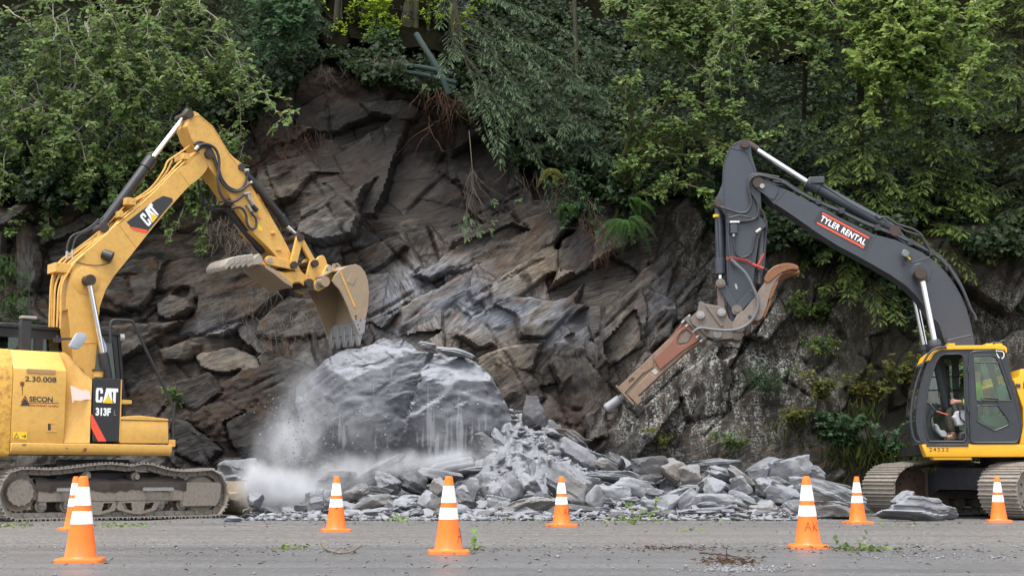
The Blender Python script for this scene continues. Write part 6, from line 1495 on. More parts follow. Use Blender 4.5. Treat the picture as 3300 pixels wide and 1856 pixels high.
# ------------------------------------------------------------------ traffic cones
def cone_mat():
 m, nt, out = new_mat('fluorescent_orange_plastic'); t = NT(nt)
 co = t.coord(); n = t.noise(co, 9, 5, .65); n2 = t.noise(t.map(co, (1, 1, .25)), 26, 4, .65)
 c = t.mix(n, (.86, .145, .010), (.93, .185, .018))
 c = t.mix(t.math('MULTIPLY', t.ramp(n2, [(.55, 0), (.72, 1)]), .35), c, (.45, .09, .03))
 z = t.sep(co)[2]
 c = t.mix(t.math('MULTIPLY', t.math('SUBTRACT', 1, t.smooth(z, .0, .25)), t.math('MULTIPLY', t.ramp(n, [(.35, 0), (.7, 1)]), .4)), c, (.33, .10, .045))
 b = t.bsdf(out, c, .42, 0, t.bump(n, .05, .01), .4)
 return m
def band_mat():
 m, nt, out = new_mat('white_reflective_sleeve'); t = NT(nt)
 co = t.coord(); n = t.noise(co, 30, 4, .7)
 c = t.mix(t.math('MULTIPLY', t.ramp(n, [(.60, 0), (.72, 1)]), .35), (.86, .86, .86), (.55, .5, .45))
 t.bsdf(out, c, .35, 0, None, .6)
 return m
M_CONE, M_BAND = cone_mat(), band_mat()
M_PEN = solid('dark_red_marker', (.22, .035, .012), .6); M_PENB = solid('black_marker', (.05, .03, .025), .6)
CH = .71
def cr(z): return .132 + (.036 - .132) * (z - .03) / (CH - .03)
def make_cone():
 root = empty('traffic_cone')
 prof = [(.028, .150), (.034, .142), (.05, cr(.05)), (.2, cr(.2)), (.45, cr(.45)), (CH - .02, cr(CH - .02)), (CH - .004, cr(CH) - .003), (CH, cr(CH) - .010), (CH - .01, .022), (CH - .2, .03)]
 MB().tube_raw(Vector((0, 0, 0)), Vector((0, 0, 1)), prof, 40).build('body', M_CONE, root, 0, 40)
 b = []
 for k in range(4):
  cx, cy = [(1, 1), (-1, 1), (-1, -1), (1, -1)][k]
  for j in range(6):
   w = math.pi / 2 * (k + j / 5); b.append((cx * .145 + .045 * math.cos(w), cy * .145 + .045 * math.sin(w)))
 n = len(b); base = MB()
 rings = [(1.0, .0), (1.0, .022), (.975, .032), (.80, .036)]
 vs = [(x * f, y * f, z) for f, z in rings for x, y in b]
 base.add(vs, [(i * n + k, i * n + (k + 1) % n, (i + 1) * n + (k + 1) % n, (i + 1) * n + k) for i in range(3) for k in range(n)] + [tuple(3 * n + k for k in range(n)), tuple(range(n))[::-1]])
 base.build('base', M_CONE, root, 0, 30)
 for z1_, z0_ in ((1 - .126, 1 - .344), (1 - .41, 1 - .558)):
  a, c = z0_ * CH, z1_ * CH
  MB().tube_raw(Vector((0, 0, 0)), Vector((0, 0, 1)), [(a, cr(a) + .0005), (a, cr(a) + .0025), (c, cr(c) + .0025), (c, cr(c) + .0005)], 40).build('reflective_band', M_BAND, root, 0, 40)
 return root
STROKES = {'A': [[(0, 0), (.45, 1), (.9, 0)], [(.15, .4), (.75, .42)]], 'K': [[(0, 0), (.05, 1)], [(.75, .95), (.08, .45), (.8, 0)]], 'D': [[(0, 0), (.05, 1), (.6, .8), (.75, .45), (.5, .1), (0, 0)]],
   'O': [[(.75, .95), (.3, .9), (0, .5), (.2, .1), (.7, .0), (.95, .5), (.75, .95)]], 'M': [[(0, 0), (.05, .9), (.4, .45), (.8, .9), (.85, 0)]]}
def write_on(cone, text, phi0, z0, h, m):
 """marker strokes wrapped on the cone's skin; phi measured from the side facing the camera"""
 x = 0
 for chx in text:
  mb = MB()
  for st in STROKES[chx]:
   pp = []
   for k in range(len(st) - 1):
    for j in range(6):
     f = j / 5; a = st[k][0] + (st[k + 1][0] - st[k][0]) * f + x; b = st[k][1] + (st[k + 1][1] - st[k][1]) * f
     z = z0 + b * h; r = cr(z) + .001; ph = -math.pi / 2 + phi0 + a * h * .8 / r
     pp.append((r * math.cos(ph), r * math.sin(ph), z))
   mb.tube(pp, .0038, 5)
  mb.build('lettering', m, cone, 0)
  x += 1.25
cone0 = make_cone()
def copy_tree(o, parent=None):
 c = o.copy(); COL.objects.link(c); c.parent = parent
 for ch in list(o.children): copy_tree(ch, c)
 return c
CONES = []
for i, (u, v, rz, lab, wr) in enumerate([
 (202, 1413, 8, 'large clean orange traffic cone nearest the camera before the yellow excavator', None),
 (186, 1333, 30, 'orange traffic cone lettered DO, half hidden behind the nearest cone', ('DO', -.25, .22, .085, M_PENB)),
 (845, 1336, 12, 'orange traffic cone beside the rising dust, its writing only a small M', ('M', -.05, .285, .03, M_PEN)),
 (1128, 1391, 5, 'orange traffic cone on smooth asphalt below the boulder, a leaf at its base', ('A', .75, .10, .14, M_PEN)),
 (1413, 1323, 20, 'orange traffic cone lettered AK in thin letters against the middle of the rubble', ('AK', .25, .16, .085, M_PEN)),
 (2033, 1377, -6, 'orange traffic cone lettered AK in big letters in front of the rubble\'s right end', ('AK', -.25, .17, .085, M_PEN)),
 (2158, 1316, 14, 'plain orange traffic cone standing by the far track of the right excavator', None),
 (2513, 1312, -10, 'smallest orange traffic cone, standing before the near track of the right excavator', None)]):
 c = cone0 if i == 0 else copy_tree(cone0)
 g = G(u * 3300 / 2576, v * 3300 / 2576)
 c.location = g; c.rotation_euler = (0, 0, math.radians(rz) - math.atan2(g.x, g.y) * 0)
 tag(c, lab, 'traffic cone', 'orange traffic cones along the road')
 CONES.append((c, wr))
for c, wr in CONES:
 if wr: write_on(c, wr[0], wr[1] - c.rotation_euler.z - math.atan2(c.location.x, c.location.y), wr[2], wr[3], wr[4])
# ------------------------------------------------------------------ slate: the boulder and the rubble
def slate_mat(name, dust=.5, tint=(1, 1, 1), wx=1.0, lo=.05, hi=.75, wh=.35, bz=2.4, dc=(.235, .247, .272)):
 m, nt, out = new_mat(name); t = NT(nt)
 co = t.coord(); g = t.n('ShaderNodeNewGeometry')
 oi = t.n('ShaderNodeObjectInfo').outputs['Random']
 off = t.vmath('ADD', co, t.n('ShaderNodeObjectInfo').outputs['Location'])
 n1 = t.noise(t.map(off, (1.0, 1.0, bz)), 3.0 * wx, 7, .62, .4); n2 = t.noise(off, 16 * wx, 6, .68); nb = t.noise(off, 1.1 * wx, 4, .6)
 c = t.ramp(n1, [(.25, tuple(x * .082 for x in tint)), (.5, tuple(x * .155 for x in (tint[0] * .985, tint[1], tint[2] * 1.05))), (.75, tuple(x * .235 for x in (tint[0] * .985, tint[1], tint[2] * 1.04)))])
 c = t.mix(t.math('MULTIPLY', t.ramp(n2, [(.5, 0), (.75, 1)]), .3), c, (.075, .077, .083))
 rv = t.math('ADD', .72, t.math('MULTIPLY', oi, .5))
 c = t.mix(1.0, c, t.n('ShaderNodeCombineColor').outputs[0], 'MULTIPLY') if False else t.vmath('SCALE', c) if False else c
 vm = t.n('ShaderNodeVectorMath', operation='SCALE'); t.set(vm.inputs[0], c); t.set(vm.inputs['Scale'], rv); c = vm.outputs[0]
 # brown weathered skin on some faces of some stones
 br = t.math('MULTIPLY', t.ramp(nb, [(.52, 0), (.64, 1)]), t.ramp(t.math('FRACT', t.math('MULTIPLY', oi, 7.31)), [(.55, 0), (.9, .6)]))
 c = t.mix(br, c, (.115, .088, .060))
 nz = t.sep(g.outputs['Normal'])[2]
 d = t.math('MULTIPLY', t.smooth(t.math('ADD', nz, t.math('MULTIPLY', t.math('SUBTRACT', n2, .5), .7)), lo, hi), dust)
 c = t.mix(d, c, dc)                               # rock flour settled on what faces up
 w = t.math('MULTIPLY', t.ramp(t.noise(t.map(off, (1, 1, 2.5)), 6 * wx, 6, .7), [(.56, 0), (.66, 1)]), wh)
 c = t.mix(w, c, (.27, .28, .30))
 h = t.math('ADD', t.math('MULTIPLY', n1, 1.0), t.math('MULTIPLY', n2, .55))
 t.bsdf(out, c, .8, 0, t.bump(h, .6, .035), .3)
 return m
M_SLATE = slate_mat('slate', .55); M_SLATED = slate_mat('dark_damp_slate', .12, (.42, .41, .405)); M_SLATEB = slate_mat('brown_slate', .35, (.92, .84, .73)); M_BOULD = slate_mat('dusty_boulder_slate', .75, (.74, .76, .80), .8, .40, 1.0, .15, 1.6, (.24, .252, .28))
_ico = {}
def ico(n):
 if n not in _ico:
  bm = bmesh.new(); bmesh.ops.create_icosphere(bm, subdivisions=n, radius=1.0)
  V = np.array([v.co[:] for v in bm.verts]); F = np.array([[v.index for v in f.verts] for f in bm.faces]); bm.free()
  _ico[n] = (V / np.linalg.norm(V, axis=1)[:, None], F)
 return _ico[n]
def rock_mesh(seed, size=(1, 1, 1), n=3, planes=13, layer=.5, rough=.04, name='rock'):
 """a broken block: the cut of random planes, split along flat beds (z), half sizes SIZE"""
 r = np.random.default_rng(seed)
 D, F = ico(n)
 N = r.normal(size=(planes, 3)); N /= np.linalg.norm(N, axis=1)[:, None]; H = r.uniform(.62, 1.0, planes)
 N = np.vstack([N, [[r.uniform(-.12, .12), r.uniform(-.12, .12), 1], [r.uniform(-.12, .12), r.uniform(-.12, .12), -1]]]); H = np.append(H, [.62, .62])
 S = np.array(size)
 d = D @ N.T
 rad = np.where(d > 1e-3, H / np.maximum(d, 1e-3), 9).min(1)
 rad = np.minimum(rad, 1.25)
 V = D * rad[:, None]
 # bed steps on the flanks
 st = np.floor(V[:, 2] * 4.5 + .8 * fbm(V[:, 0] * 1.3, V[:, 1] * 1.3, seed, 2, seed))
 off = (_hash(st, st * 0, st * 0, seed) - .5) * .22 * layer
 k = 1 + off
 V[:, 0] *= k; V[:, 1] *= k
 nn = fbm(V[:, 0] * 3 + seed, V[:, 1] * 3, V[:, 2] * 3, 3, seed + 3)
 V += D * (nn * rough)[:, None]
 V *= S
 me = np_mesh(name, V, F)
 return me
def boulder():
 D, F = ico(7)
 z4a = ZM(800, 1050, 2.07)
 sil = z4a([(300, 395), (345, 345), (440, 288), (560, 190), (600, 158), (740, 150), (800, 128), (862, 84), (890, 70), (960, 86), (1012, 74), (1062, 110), (1092, 128), (1135, 165), (1200, 172), (1280, 165), (1360, 175), (1430, 190), (1480, 215), (1530, 250), (1560, 280), (1610, 318), (1652, 392), (1700, 470), (1742, 560), (1764, 640), (1752, 740), (1690, 808), (1600, 870), (1480, 910), (1300, 925), (1000, 930), (700, 925), (560, 900), (470, 860), (415, 800), (372, 740), (345, 670), (322, 590), (302, 490)])
 Yb = 28.2
 W = np.array([[p.x, p.z] for p in (P(u, v, Yb - .6) for u, v in sil)])
 c = P(*z4a([(1020, 520)])[0], Yb); cx, cz = c.x, c.z
 ang = np.arctan2(W[:, 1] - cz, W[:, 0] - cx); rr = np.hypot(W[:, 1] - cz, W[:, 0] - cx)
 o = np.argsort(ang); ang, rr = ang[o], rr[o]
 ang = np.concatenate([ang[-3:] - 2 * np.pi, ang, ang[:3] + 2 * np.pi]); rr = np.concatenate([rr[-3:], rr, rr[:3]])
 th = np.arctan2(D[:, 2], D[:, 0]); el = np.abs(D[:, 1]); rad = np.interp(th, ang, rr)
 q = np.hypot(D[:, 0], D[:, 2])
 p_ = 5.0
 k = (q ** p_ + el ** p_) ** (-1 / p_)
 X = D[:, 0] / np.maximum(q, 1e-6) * (q * k) * rad; Z = D[:, 2] / np.maximum(q, 1e-6) * (q * k) * rad; Yd = D[:, 1] * k
 depth = np.where(Yd < 0, 1.15, 1.25)
 # front: upper left face leans back, a vertical break right of the middle, undercut along the foot
 front = np.where(Yd < 0, 1.0, 0.0)
 Yv = Yd * depth
 lx, lz = X, Z
 wob = .05 * fbm(lx * 2.2, lz * 2.2, 0, 3, 5) + .04 * (cells(lx * 3.1, lz * 3.1, 6)[0] - .5)
 # left block: one upright face, a narrow bevel above it, broken back underneath; right block stands a step forward with benches on top
 stp = np.clip((lx - .30 - .34 * lz + 1.6 * wob) / .05 + .5, 0, 1)
 A = -1.05 + .16 * lz + .16 * (lx + .2)
 A2 = -1.04 + .45 * (lx + .15 - .5 * lz + wob) + .10 * lz
 B = -1.05 + 1.15 * (lz - (.66 + .20 * lx) + wob)
 Br = -1.26 + .10 * (lx - .8) + np.clip(lz - .42 + .16 * lx + 1.5 * wob, 0, .9) * 1.25 + np.clip(lz - .86 + .30 * lx - wob, 0, .14) * 1.5
 Br2 = -1.22 + .85 * (lx - 1.30 + .35 * lz + wob)
 C = -1.05 + .85 * (-.52 - lz + .30 * lx * (lx > -.4) * .5 + 1.5 * wob)
 Cr = -1.16 + .65 * (-.34 - lz - .22 * (lx - .9) + wob)
 Lf = -1.05 + .9 * (-1.15 - lx + .25 * lz + wob)
 left = np.maximum.reduce([A, A2, B, C, Lf]); right = np.maximum.reduce([Br, Br2, Cr])
 pl = left * (1 - stp) + right * stp
 Yv = np.where(front > 0, np.maximum(Yv, pl), Yv)
 a2 = math.radians(20)
 al, ac = lx * math.cos(a2) + lz * math.sin(a2), -lx * math.sin(a2) + lz * math.cos(a2)
 for sx, sz, amp, sd in ((1.1, .55, .10, 61), (.5, .2, .045, 62), (.2, .08, .016, 63)):
  ca, cb, cc, ce, ox, oz = cells((al + .2 * Yv) / sx + .1 * fbm(lx, lz, 0, 2, 3), (ac + .3 * Yv) / sz, sd)
  sm = np.clip(ce / .22, 0, 1); sm = sm * sm * (3 - 2 * sm)
  Yv += (front * 2 - 1) * amp * sm * ((ca - .5) * .9 + (cb - .5) * ox * 1.4 + (cc - .7) * oz * 1.4)
 nz = .018 * fbm(lx * 1.6, lz * 1.6, Yv, 3, 71) + .014 * fbm(lx * 9, lz * 9, Yv * 6, 3, 72)
 X = X + D[:, 0] * nz; Z = Z + D[:, 2] * nz; Yv = Yv + D[:, 1] * nz
 V = np.stack([X, Yv, Z], -1)
 me = np_mesh('boulder', V, F)
 o = link('boulder', me, M_BOULD, None, 40); o.location = (cx, Yb, cz)
 return tag(o, 'huge grey slate boulder shedding dust below the raised excavator bucket', 'boulder')
BOULDER = boulder()
# the heap the stones lie on
_hx = np.array([PD(a, 1200, 26).x for a in (560, 640, 700, 800, 900, 1100, 1250, 1330, 1420, 1560, 1800, 2000, 2080, 2150, 2220)])
_h1 = np.array([0, .10, .16, .42, .62, .72, .80, .90, .85, .75, .78, .80, .62, .25, 0.0])
def heap_z(x, y):
 a = np.interp(x, _hx, _h1)
 f = np.clip((y - 23.9) / 2.9, 0, 1)
 z = a * .72 * (f ** 1.1) * (1 - .35 * np.clip((y - 27.5) / 2, 0, 1))
 m = 1.45 * np.exp(-((x + .05) / np.where(x < -.05, .9, 1.35)) ** 2) * np.clip((y - 25.3) / 3.0, 0, 1) + .35 * np.exp(-((x - 1.6) / 1.0) ** 2) * np.clip((y - 25.6) / 2.5, 0, 1)
 return z + m
def heap():
 xs = np.arange(-6.1, 5.4, .047); ys = np.arange(23.6, 30.2, .055)
 X, Y = np.meshgrid(xs, ys)
 Z = heap_z(X, Y)
 k = np.clip(Z / .12, 0, 1)
 for sc, amp, sd in ((.30, .14, 81), (.13, .07, 82), (.06, .03, 83)):
  a, b, c, e, ox, oy = cells(X / sc + .2 * fbm(X * 3, Y * 3, 0, 2, 2), Y / (sc * .8), sd)
  Z = Z + k * amp * ((a - .45) + (b - .5) * ox * 1.6 + (c - .5) * oy * 1.6 - .6 * np.exp(-(e / .10) ** 2))
 Z = Z - .05
 i = (np.arange(len(ys) - 1)[:, None] * len(xs) + np.arange(len(xs) - 1)[None, :]).ravel()
 me = np_mesh('rubble', np.stack([X, Y, Z], -1).reshape(-1, 3), np.stack([i, i + 1, i + 1 + len(xs), i + len(xs)], -1))
 o = link('rubble', me, M_SLATE, None, 30)
 return tag(o, 'grey slate gravel and crushed stone filling the heap under the rocks', 'rubble', None, 'stuff')
HEAP = heap()
# stones one can tell apart: enlarged-crop centre, width, height, turn, kind (s slate, d dark, b brown)
z8 = ZM(1600, 1200, 2.147); z4b = ZM(800, 1050, 2.07)
_big8 = [(1070, 668, 275, 165, 0, 'd'), (1240, 690, 150, 130, 40, 'b'), (1330, 722, 125, 155, 80, 'b'), (1480, 640, 340, 80, -6, 's'), (1565, 705, 240, 95, 16, 's'), (1705, 745, 235, 85, 38, 'b'),
 (1880, 650, 220, 105, -22, 's'), (2050, 668, 225, 150, -8, 's'), (2180, 695, 135, 95, 4, 's'), (1822, 715, 150, 85, -5, 's'), (1960, 762, 165, 65, 26, 's'), (2310, 790, 270, 75, 12, 'd'), (2290, 845, 380, 150, 16, 's'),
 (2100, 800, 180, 70, -15, 's'), (2310, 955, 310, 120, 4, 'b'), (1985, 850, 220, 130, 10, 's'), (2090, 950, 190, 110, 20, 's'), (1690, 795, 130, 140, -24, 's'), (1500, 805, 110, 130, -62, 's'), (1592, 795, 135, 50, 26, 'd'),
 (1440, 775, 125, 70, -38, 's'), (1330, 805, 110, 58, 0, 's'), (1320, 892, 180, 120, -38, 's'), (1525, 885, 245, 90, 2, 's'), (1690, 872, 175, 85, 20, 's'), (1860, 800, 125, 125, -70, 's'), (940, 792, 220, 120, 16, 's'),
 (860, 722, 310, 70, 8, 's'), (815, 835, 215, 100, 6, 's'), (680, 885, 150, 130, -50, 's'), (640, 755, 130, 60, 10, 's'), (580, 590, 250, 150, 42, 's'), (710, 590, 200, 42, 16, 's'), (250, 655, 220, 100, 30, 's'),
 (560, 830, 320, 210, 48, 's'), (205, 785, 150, 130, 40, 's'), (70, 812, 170, 180, 70, 's'), (185, 940, 340, 120, -14, 'b'), (1170, 925, 150, 110, -45, 's'), (1235, 860, 280, 62, -20, 's'), (1050, 930, 110, 80, 10, 's'),
 (1450, 968, 310, 62, -4, 's'), (1790, 985, 125, 62, 0, 's'), (1865, 955, 185, 75, 4, 'b'), (1650, 995, 140, 45, 0, 's'), (1180, 990, 115, 65, -10, 'd'), (860, 1005, 190, 40, 3, 's'), (640, 955, 260, 55, 8, 'd'), (250, 300, 120, 270, 78, 'd'),
 (460, 425, 150, 70, 10, 'd'), (560, 460, 150, 70, 36, 'd'), (760, 640, 170, 80, 30, 'b'), (840, 620, 120, 80, 50, 'd'), (1620, 950, 160, 50, 6, 'b'), (1090, 830, 150, 45, 5, 's'), (920, 880, 90, 40, 0, 's'), (770, 890, 100, 45, 5, 's'), (290, 590, 130, 60, 30, 's'), (400, 740, 130, 60, 15, 's')]
_big4 = [(595, 1045, 215, 140, 0, 'd'), (440, 1175, 105, 150, 78, 's'), (535, 1140, 100, 80, 0, 's'), (870, 995, 320, 140, -26, 'd'), (960, 940, 110, 80, -15, 'd'), (935, 1055, 150, 120, 25, 's'), (1085, 1035, 190, 135, 30, 'd'), (720, 1115, 175, 85, -28, 's'),
 (800, 1192, 205, 95, -18, 'b'), (860, 1253, 275, 62, -2, 's'), (880, 1105, 200, 55, 10, 'd'), (850, 1152, 95, 42, 5, 's'), (935, 1168, 85, 40, -5, 's'), (1085, 1155, 130, 58, 0, 's'), (1050, 1195, 120, 80, 10, 's'), (1120, 1212, 90, 62, 15, 's'),
 (1200, 1172, 110, 130, -65, 's'), (962, 1222, 130, 62, 38, 's'), (1270, 1080, 130, 110, 48, 'b'), (1252, 1215, 125, 110, -20, 'd'), (1400, 935, 250, 90, -12, 's'), (1245, 990, 260, 68, 10, 's'), (1490, 965, 200, 32, -4, 's'), (1502, 1090, 62, 150, -82, 's'),
 (1440, 1110, 110, 85, 20, 's'), (1600, 1060, 130, 170, 65, 's'), (1735, 1085, 180, 200, 62, 's'), (1655, 1195, 125, 110, 10, 's'), (1800, 1245, 205, 85, -4, 's'), (1462, 1185, 150, 90, 42, 'd'), (1440, 1240, 130, 80, 25, 's'), (1595, 838, 215, 170, 28, 'd'),
 (45, 1165, 110, 85, 10, 's'), (370, 1212, 90, 42, 0, 'd'), (1190, 132, 105, 46, 8, 's'), (1370, 176, 215, 50, 9, 's'), (1540, 1250, 120, 50, 0, 's'), (690, 1250, 120, 50, 5, 's'), (600, 1245, 120, 48, -5, 's'), (1060, 1262, 130, 42, 3, 's'), (1150, 970, 130, 60, 20, 'd')]
LAND = [((c.location.x, c.location.z), n) for (c, w), n in zip(CONES, ('cone', 'cone', 'the cone by the dust', 'the cone below the boulder', 'the thin-lettered AK cone', 'the big-lettered AK cone', 'the cone by the far track', 'the smallest cone'))][2:]
_used = {}
def rock_label(u, v, w, h, rot, kind):
 col = {'s': 'pale grey', 'd': 'dark grey', 'b': 'brownish'}[kind]
 asp = max(w, h) / min(w, h)
 up = abs(rot) > 55
 shp = 'upright slab' if up else ('thin flat slab' if asp > 3 else 'tilted slab' if asp > 1.9 and abs(rot) > 14 else 'flat slab' if asp > 1.9 else 'blocky rock')
 size = 'big ' if max(w, h) > 130 else 'small ' if max(w, h) < 60 else ''
 marks = [(1083, 1336, 'the cone by the dust'), (1445, 1391, 'the cone below the boulder'), (1810, 1323, 'the thin-lettered cone'), (2604, 1377, 'the big-lettered cone'), (2765, 1316, 'the far track cone')]
 mk = sorted(marks, key=lambda m: abs(m[0] - u))
 row = 'on the boulder\'s top' if v < 1200 else 'on the rubble\'s crest' if v < 1500 else 'at the rubble\'s foot' if v > 1630 else 'midway down' if v > 1560 else 'high in the rubble'
 for m in mk[:2]:
  d = u - m[0]
  for far in (0, 1):
   rel = ('just ' if abs(d) < 90 else 'well ' if abs(d) > 260 else '') + ('right of ' if d > 0 else 'left of ') if abs(d) > 28 else 'straight behind '
   lab = f'{size}{col} {shp} {row} {rel}{m[2]}'
   if len(lab.split()) > 16: lab = lab.replace('just ', '').replace('well ', '')
   if len(lab.split()) > 16: lab = lab.replace(size, '', 1)
   if lab not in _used: _used[lab] = 1; return lab, True
   break
 for ex in ('jagged ', 'weathered ', 'split '):
  lab = f'{ex}{col} {shp} {row} {rel}{m[2]}'
  if len(lab.split()) > 16: lab = lab.replace('just ', '').replace('well ', '')
  if lab not in _used: _used[lab] = 1; return lab, True
 return lab, False
KEY = []
def place_key():
 seed = 500
 for zz, lst in ((z8, _big8), (z4b, _big4)):
  sc = 2.147 if zz is z8 else 2.07
  for (x, y, w, h, rot, kind) in lst:
   seed += 1
   u, v = zz([(x, y)])[0]; wp, hp = w / sc, h / sc
   vb = v + hp * .4
   if v < 1200: Y = 27.6
   elif vb > 1480: Y = 24.3 + (1672 - vb) * .0147
   else: Y = 27.1 + (1480 - vb) * .006
   Y = max(24.15, Y)
   c = P(u, v, Y); px = Y / FPX
   a, b = wp * px / 2 * 1.12, hp * px / 2 * 1.12
   dpt = max(min(a, b) * 1.1, .5 * max(a, b)) * R.uniform(.8, 1.15)
   big = max(a, b) > .30
   me = rock_mesh(seed, (a / .92, dpt, b / .70), 5 if max(a, b) > .42 else 4, R.choice((11, 13, 16)), .75, .035)
   o = link('rock', me, {'s': M_SLATE, 'd': M_SLATED, 'b': M_SLATEB}[kind], None, 26)
   o.location = (c.x, Y + dpt * .3, c.z)
   o.rotation_euler = (R.uniform(-.35, .1), math.radians(rot if abs(rot) < 55 else (rot - 90 if rot > 0 else rot + 90)), R.uniform(-.3, .3))
   lab, uni = rock_label(u, v, wp, hp, rot, kind)
   tag(o, lab, 'rock', 'slate rocks of the rubble heap')
   KEY.append((c.x, Y, max(a, b)))
place_key()
def loose_rock(name, cx, cy, w, h, Y, rot, kind, seed, label, n=5, planes=13, zz=None, tilt=0.0):
 u, v = (cx, cy) if zz is None else zz([(cx, cy)])[0]
 c = P(u, v, Y); px = Y / FPX; a, b = w * px / 2, h * px / 2
 o = link(name, rock_mesh(seed, (a / .92, max(.5 * a, b), b / .70), n, planes, .9, .04), kind, None, 26)
 o.location = c; o.rotation_euler = (tilt, math.radians(rot), 0)
 return tag(o, label, 'rock')
loose_rock('rock', 2955, 1638, 200, 80, 23.5, 2, M_SLATE, 911, 'pale grey slate slab lying on the road before the right excavator')
loose_rock('rock', 2915, 1622, 80, 70, 23.7, -30, M_SLATE, 905, 'pointed slate flake leaning on the slab before the right excavator')
loose_rock('rock', 3045, 1650, 62, 46, 23.45, 6, M_SLATE, 903, 'broken slate end piece beside the slab before the right excavator')
loose_rock('rock', 752, 1674, 62, 22, 22.9, 4, M_SLATE, 902, 'small grey stone lying alone on the road by the dozer blade', 4)
loose_rock('rock', 768, 1555, 110, 150, 26.8, -8, M_SLATE, 904, 'grey rock with a pale top showing just above the dozer blade', 5)
def scatter():
 protos = []
 for k in range(14):
  r = np.random.default_rng(40 + k); me = rock_mesh(700 + k, (1, r.uniform(.55, .9), r.uniform(.22, .55)), 3, 12, .7, .04)
  me.materials.append((M_SLATE, M_SLATE, M_SLATE, M_SLATED, M_SLATEB)[k % 5])
  me.polygons.foreach_set('use_smooth', np.ones(len(me.polygons), dtype=bool)); me.set_sharp_from_angle(angle=math.radians(26)); protos.append(me)
 n = 0
 while n < 190:
  x, y = R.uniform(-4.6, 4.4), R.choice((R.uniform(24.0, 25.6), R.uniform(24.2, 29)))
  z = float(heap_z(np.array([x]), np.array([y]))[0])
  if z < .02 or (y > 26 and x < -.3): continue
  s = R.choice((R.uniform(.07, .15), R.uniform(.12, .26)))
  if y < 24.6: s *= .8
  o = bpy.data.objects.new('rock', protos[R.randrange(14)]); COL.objects.link(o)
  o.location = (x, y, z + s * .12); o.scale = (s, s, s); o.rotation_euler = (R.gauss(-.15, .35), R.gauss(0, .35), R.uniform(0, 6.28))
  px = CX + x / y * FPX * .99
  spot = 'left of the dust cone' if px < 1083 else 'between dust and middle cones' if px < 1445 else 'between middle and thin-lettered cones' if px < 1810 else 'between the lettered cones' if px < 2604 else 'right of the big-lettered cone'
  row = 'front' if y < 25 else 'middle' if y < 26.6 else 'back'
  cn = {'slate': 'grey', 'dark_damp_slate': 'dark', 'brown_slate': 'brownish'}[o.data.materials[0].name]
  tag(o, f'small {cn} slate fragment, {row} of the rubble {spot}', 'rock', f'small {cn} slate fragments, {row} of the rubble, {spot}'); n += 1
 # chips: too many to count
 VV, FF = [], []; k = 0
 D1, F1 = ico(1)
 r = np.random.default_rng(9)
 N = 4200
 X = r.uniform(-5.2, 4.9, N); Y = np.where(r.random(N) < .45, 23.5 + np.abs(r.normal(0, .55, N)), r.uniform(23.9, 29.3, N)); Z = heap_z(X, Y)
 keep = (X > -4.3) & ((Z > .015) | (r.random(N) < .5)) & ~((Y > 26) & (X < -.4)); X, Y, Z = X[keep], Y[keep], Z[keep]
 S = r.gamma(2.2, .017, len(X)) + .012
 for i in range(len(X)):
  q = D1 * (r.uniform(.45, 1.3, len(D1))[:, None]) * [1.2, .8, r.uniform(.15, .4)] * S[i]
  a, b = r.uniform(0, 6.28), r.normal(0, .5)
  ca, sa, cb, sb = math.cos(a), math.sin(a), math.cos(b), math.sin(b)
  x, y, z = q.T; y, z = y * cb - z * sb, y * sb + z * cb; x, y = x * ca - y * sa, x * sa + y * ca
  VV.append(np.stack([x + X[i], y + Y[i], z + Z[i] + S[i] * .25], -1)); FF.append(F1 + k); k += len(D1)
 o = link('rubble_chips', np_mesh('rubble_chips', np.concatenate(VV), np.concatenate(FF)), M_SLATE)
 tag(o, 'countless grey slate chips strewn over the heap and along its foot', 'stone chips', None, 'stuff')
scatter()
# ------------------------------------------------------------------ plants
def leaf_mat(name, c0, c1, c2, rough=.55, trans=.35, spec=.14, tipc=None, rare=None):
 """colour differs from leaf to leaf; new growth at the tips (attribute tip) is paler"""
 m, nt, out = new_mat(name); t = NT(nt)
 g = t.n('ShaderNodeNewGeometry'); rnd = g.outputs['Random Per Island']
 c = t.ramp(rnd, [(0.0, c0), (.55, c1), (1.0, c2)])
 n = t.noise(t.pos(), .9, 3, .6); c = t.mix(t.ramp(n, [(.35, 0), (.65, .6)]), c, c0)
 if rare: c = t.mix(t.ramp(t.math('FRACT', t.math('MULTIPLY', rnd, 37.7)), [(.972, 0), (.975, 1)], 'CONSTANT'), c, rare)
 if tipc:
  a = t.n('ShaderNodeAttribute', attribute_name='tip').outputs['Fac']
  c = t.mix(a, c, tipc)
 b = t.n('ShaderNodeBsdfPrincipled'); t.set(b.inputs['Base Color'], c); b.inputs['Roughness'].default_value = rough; b.inputs['Specular IOR Level'].default_value = spec
 tr = t.n('ShaderNodeBsdfTranslucent'); t.set(tr.inputs[0], t.mix(.5, c, tuple(x * 1.5 for x in c2)))
 mx = t.n('ShaderNodeMixShader'); mx.inputs[0].default_value = trans
 nt.links.new(b.outputs[0], mx.inputs[1]); nt.links.new(tr.outputs[0], mx.inputs[2]); nt.links.new(mx.outputs[0], out.inputs[0])
 return m
M_ALDER = leaf_mat('alder_leaf', (.050, .090, .026), (.105, .168, .046), (.215, .285, .085), rare=(.11, .07, .035))
M_ALDERB = leaf_mat('bright_alder_leaf', (.065, .115, .026), (.135, .21, .045), (.27, .345, .08))
M_YELLOW = leaf_mat('yellow_green_leaf', (.10, .18, .015), (.19, .30, .02), (.30, .40, .03), trans=.55)
M_DARK = leaf_mat('dark_undergrowth_leaf', (.009, .018, .008), (.020, .036, .014), (.045, .070, .024), trans=.25)  # leaf colour darkened to stand for the shaded gaps behind the trees
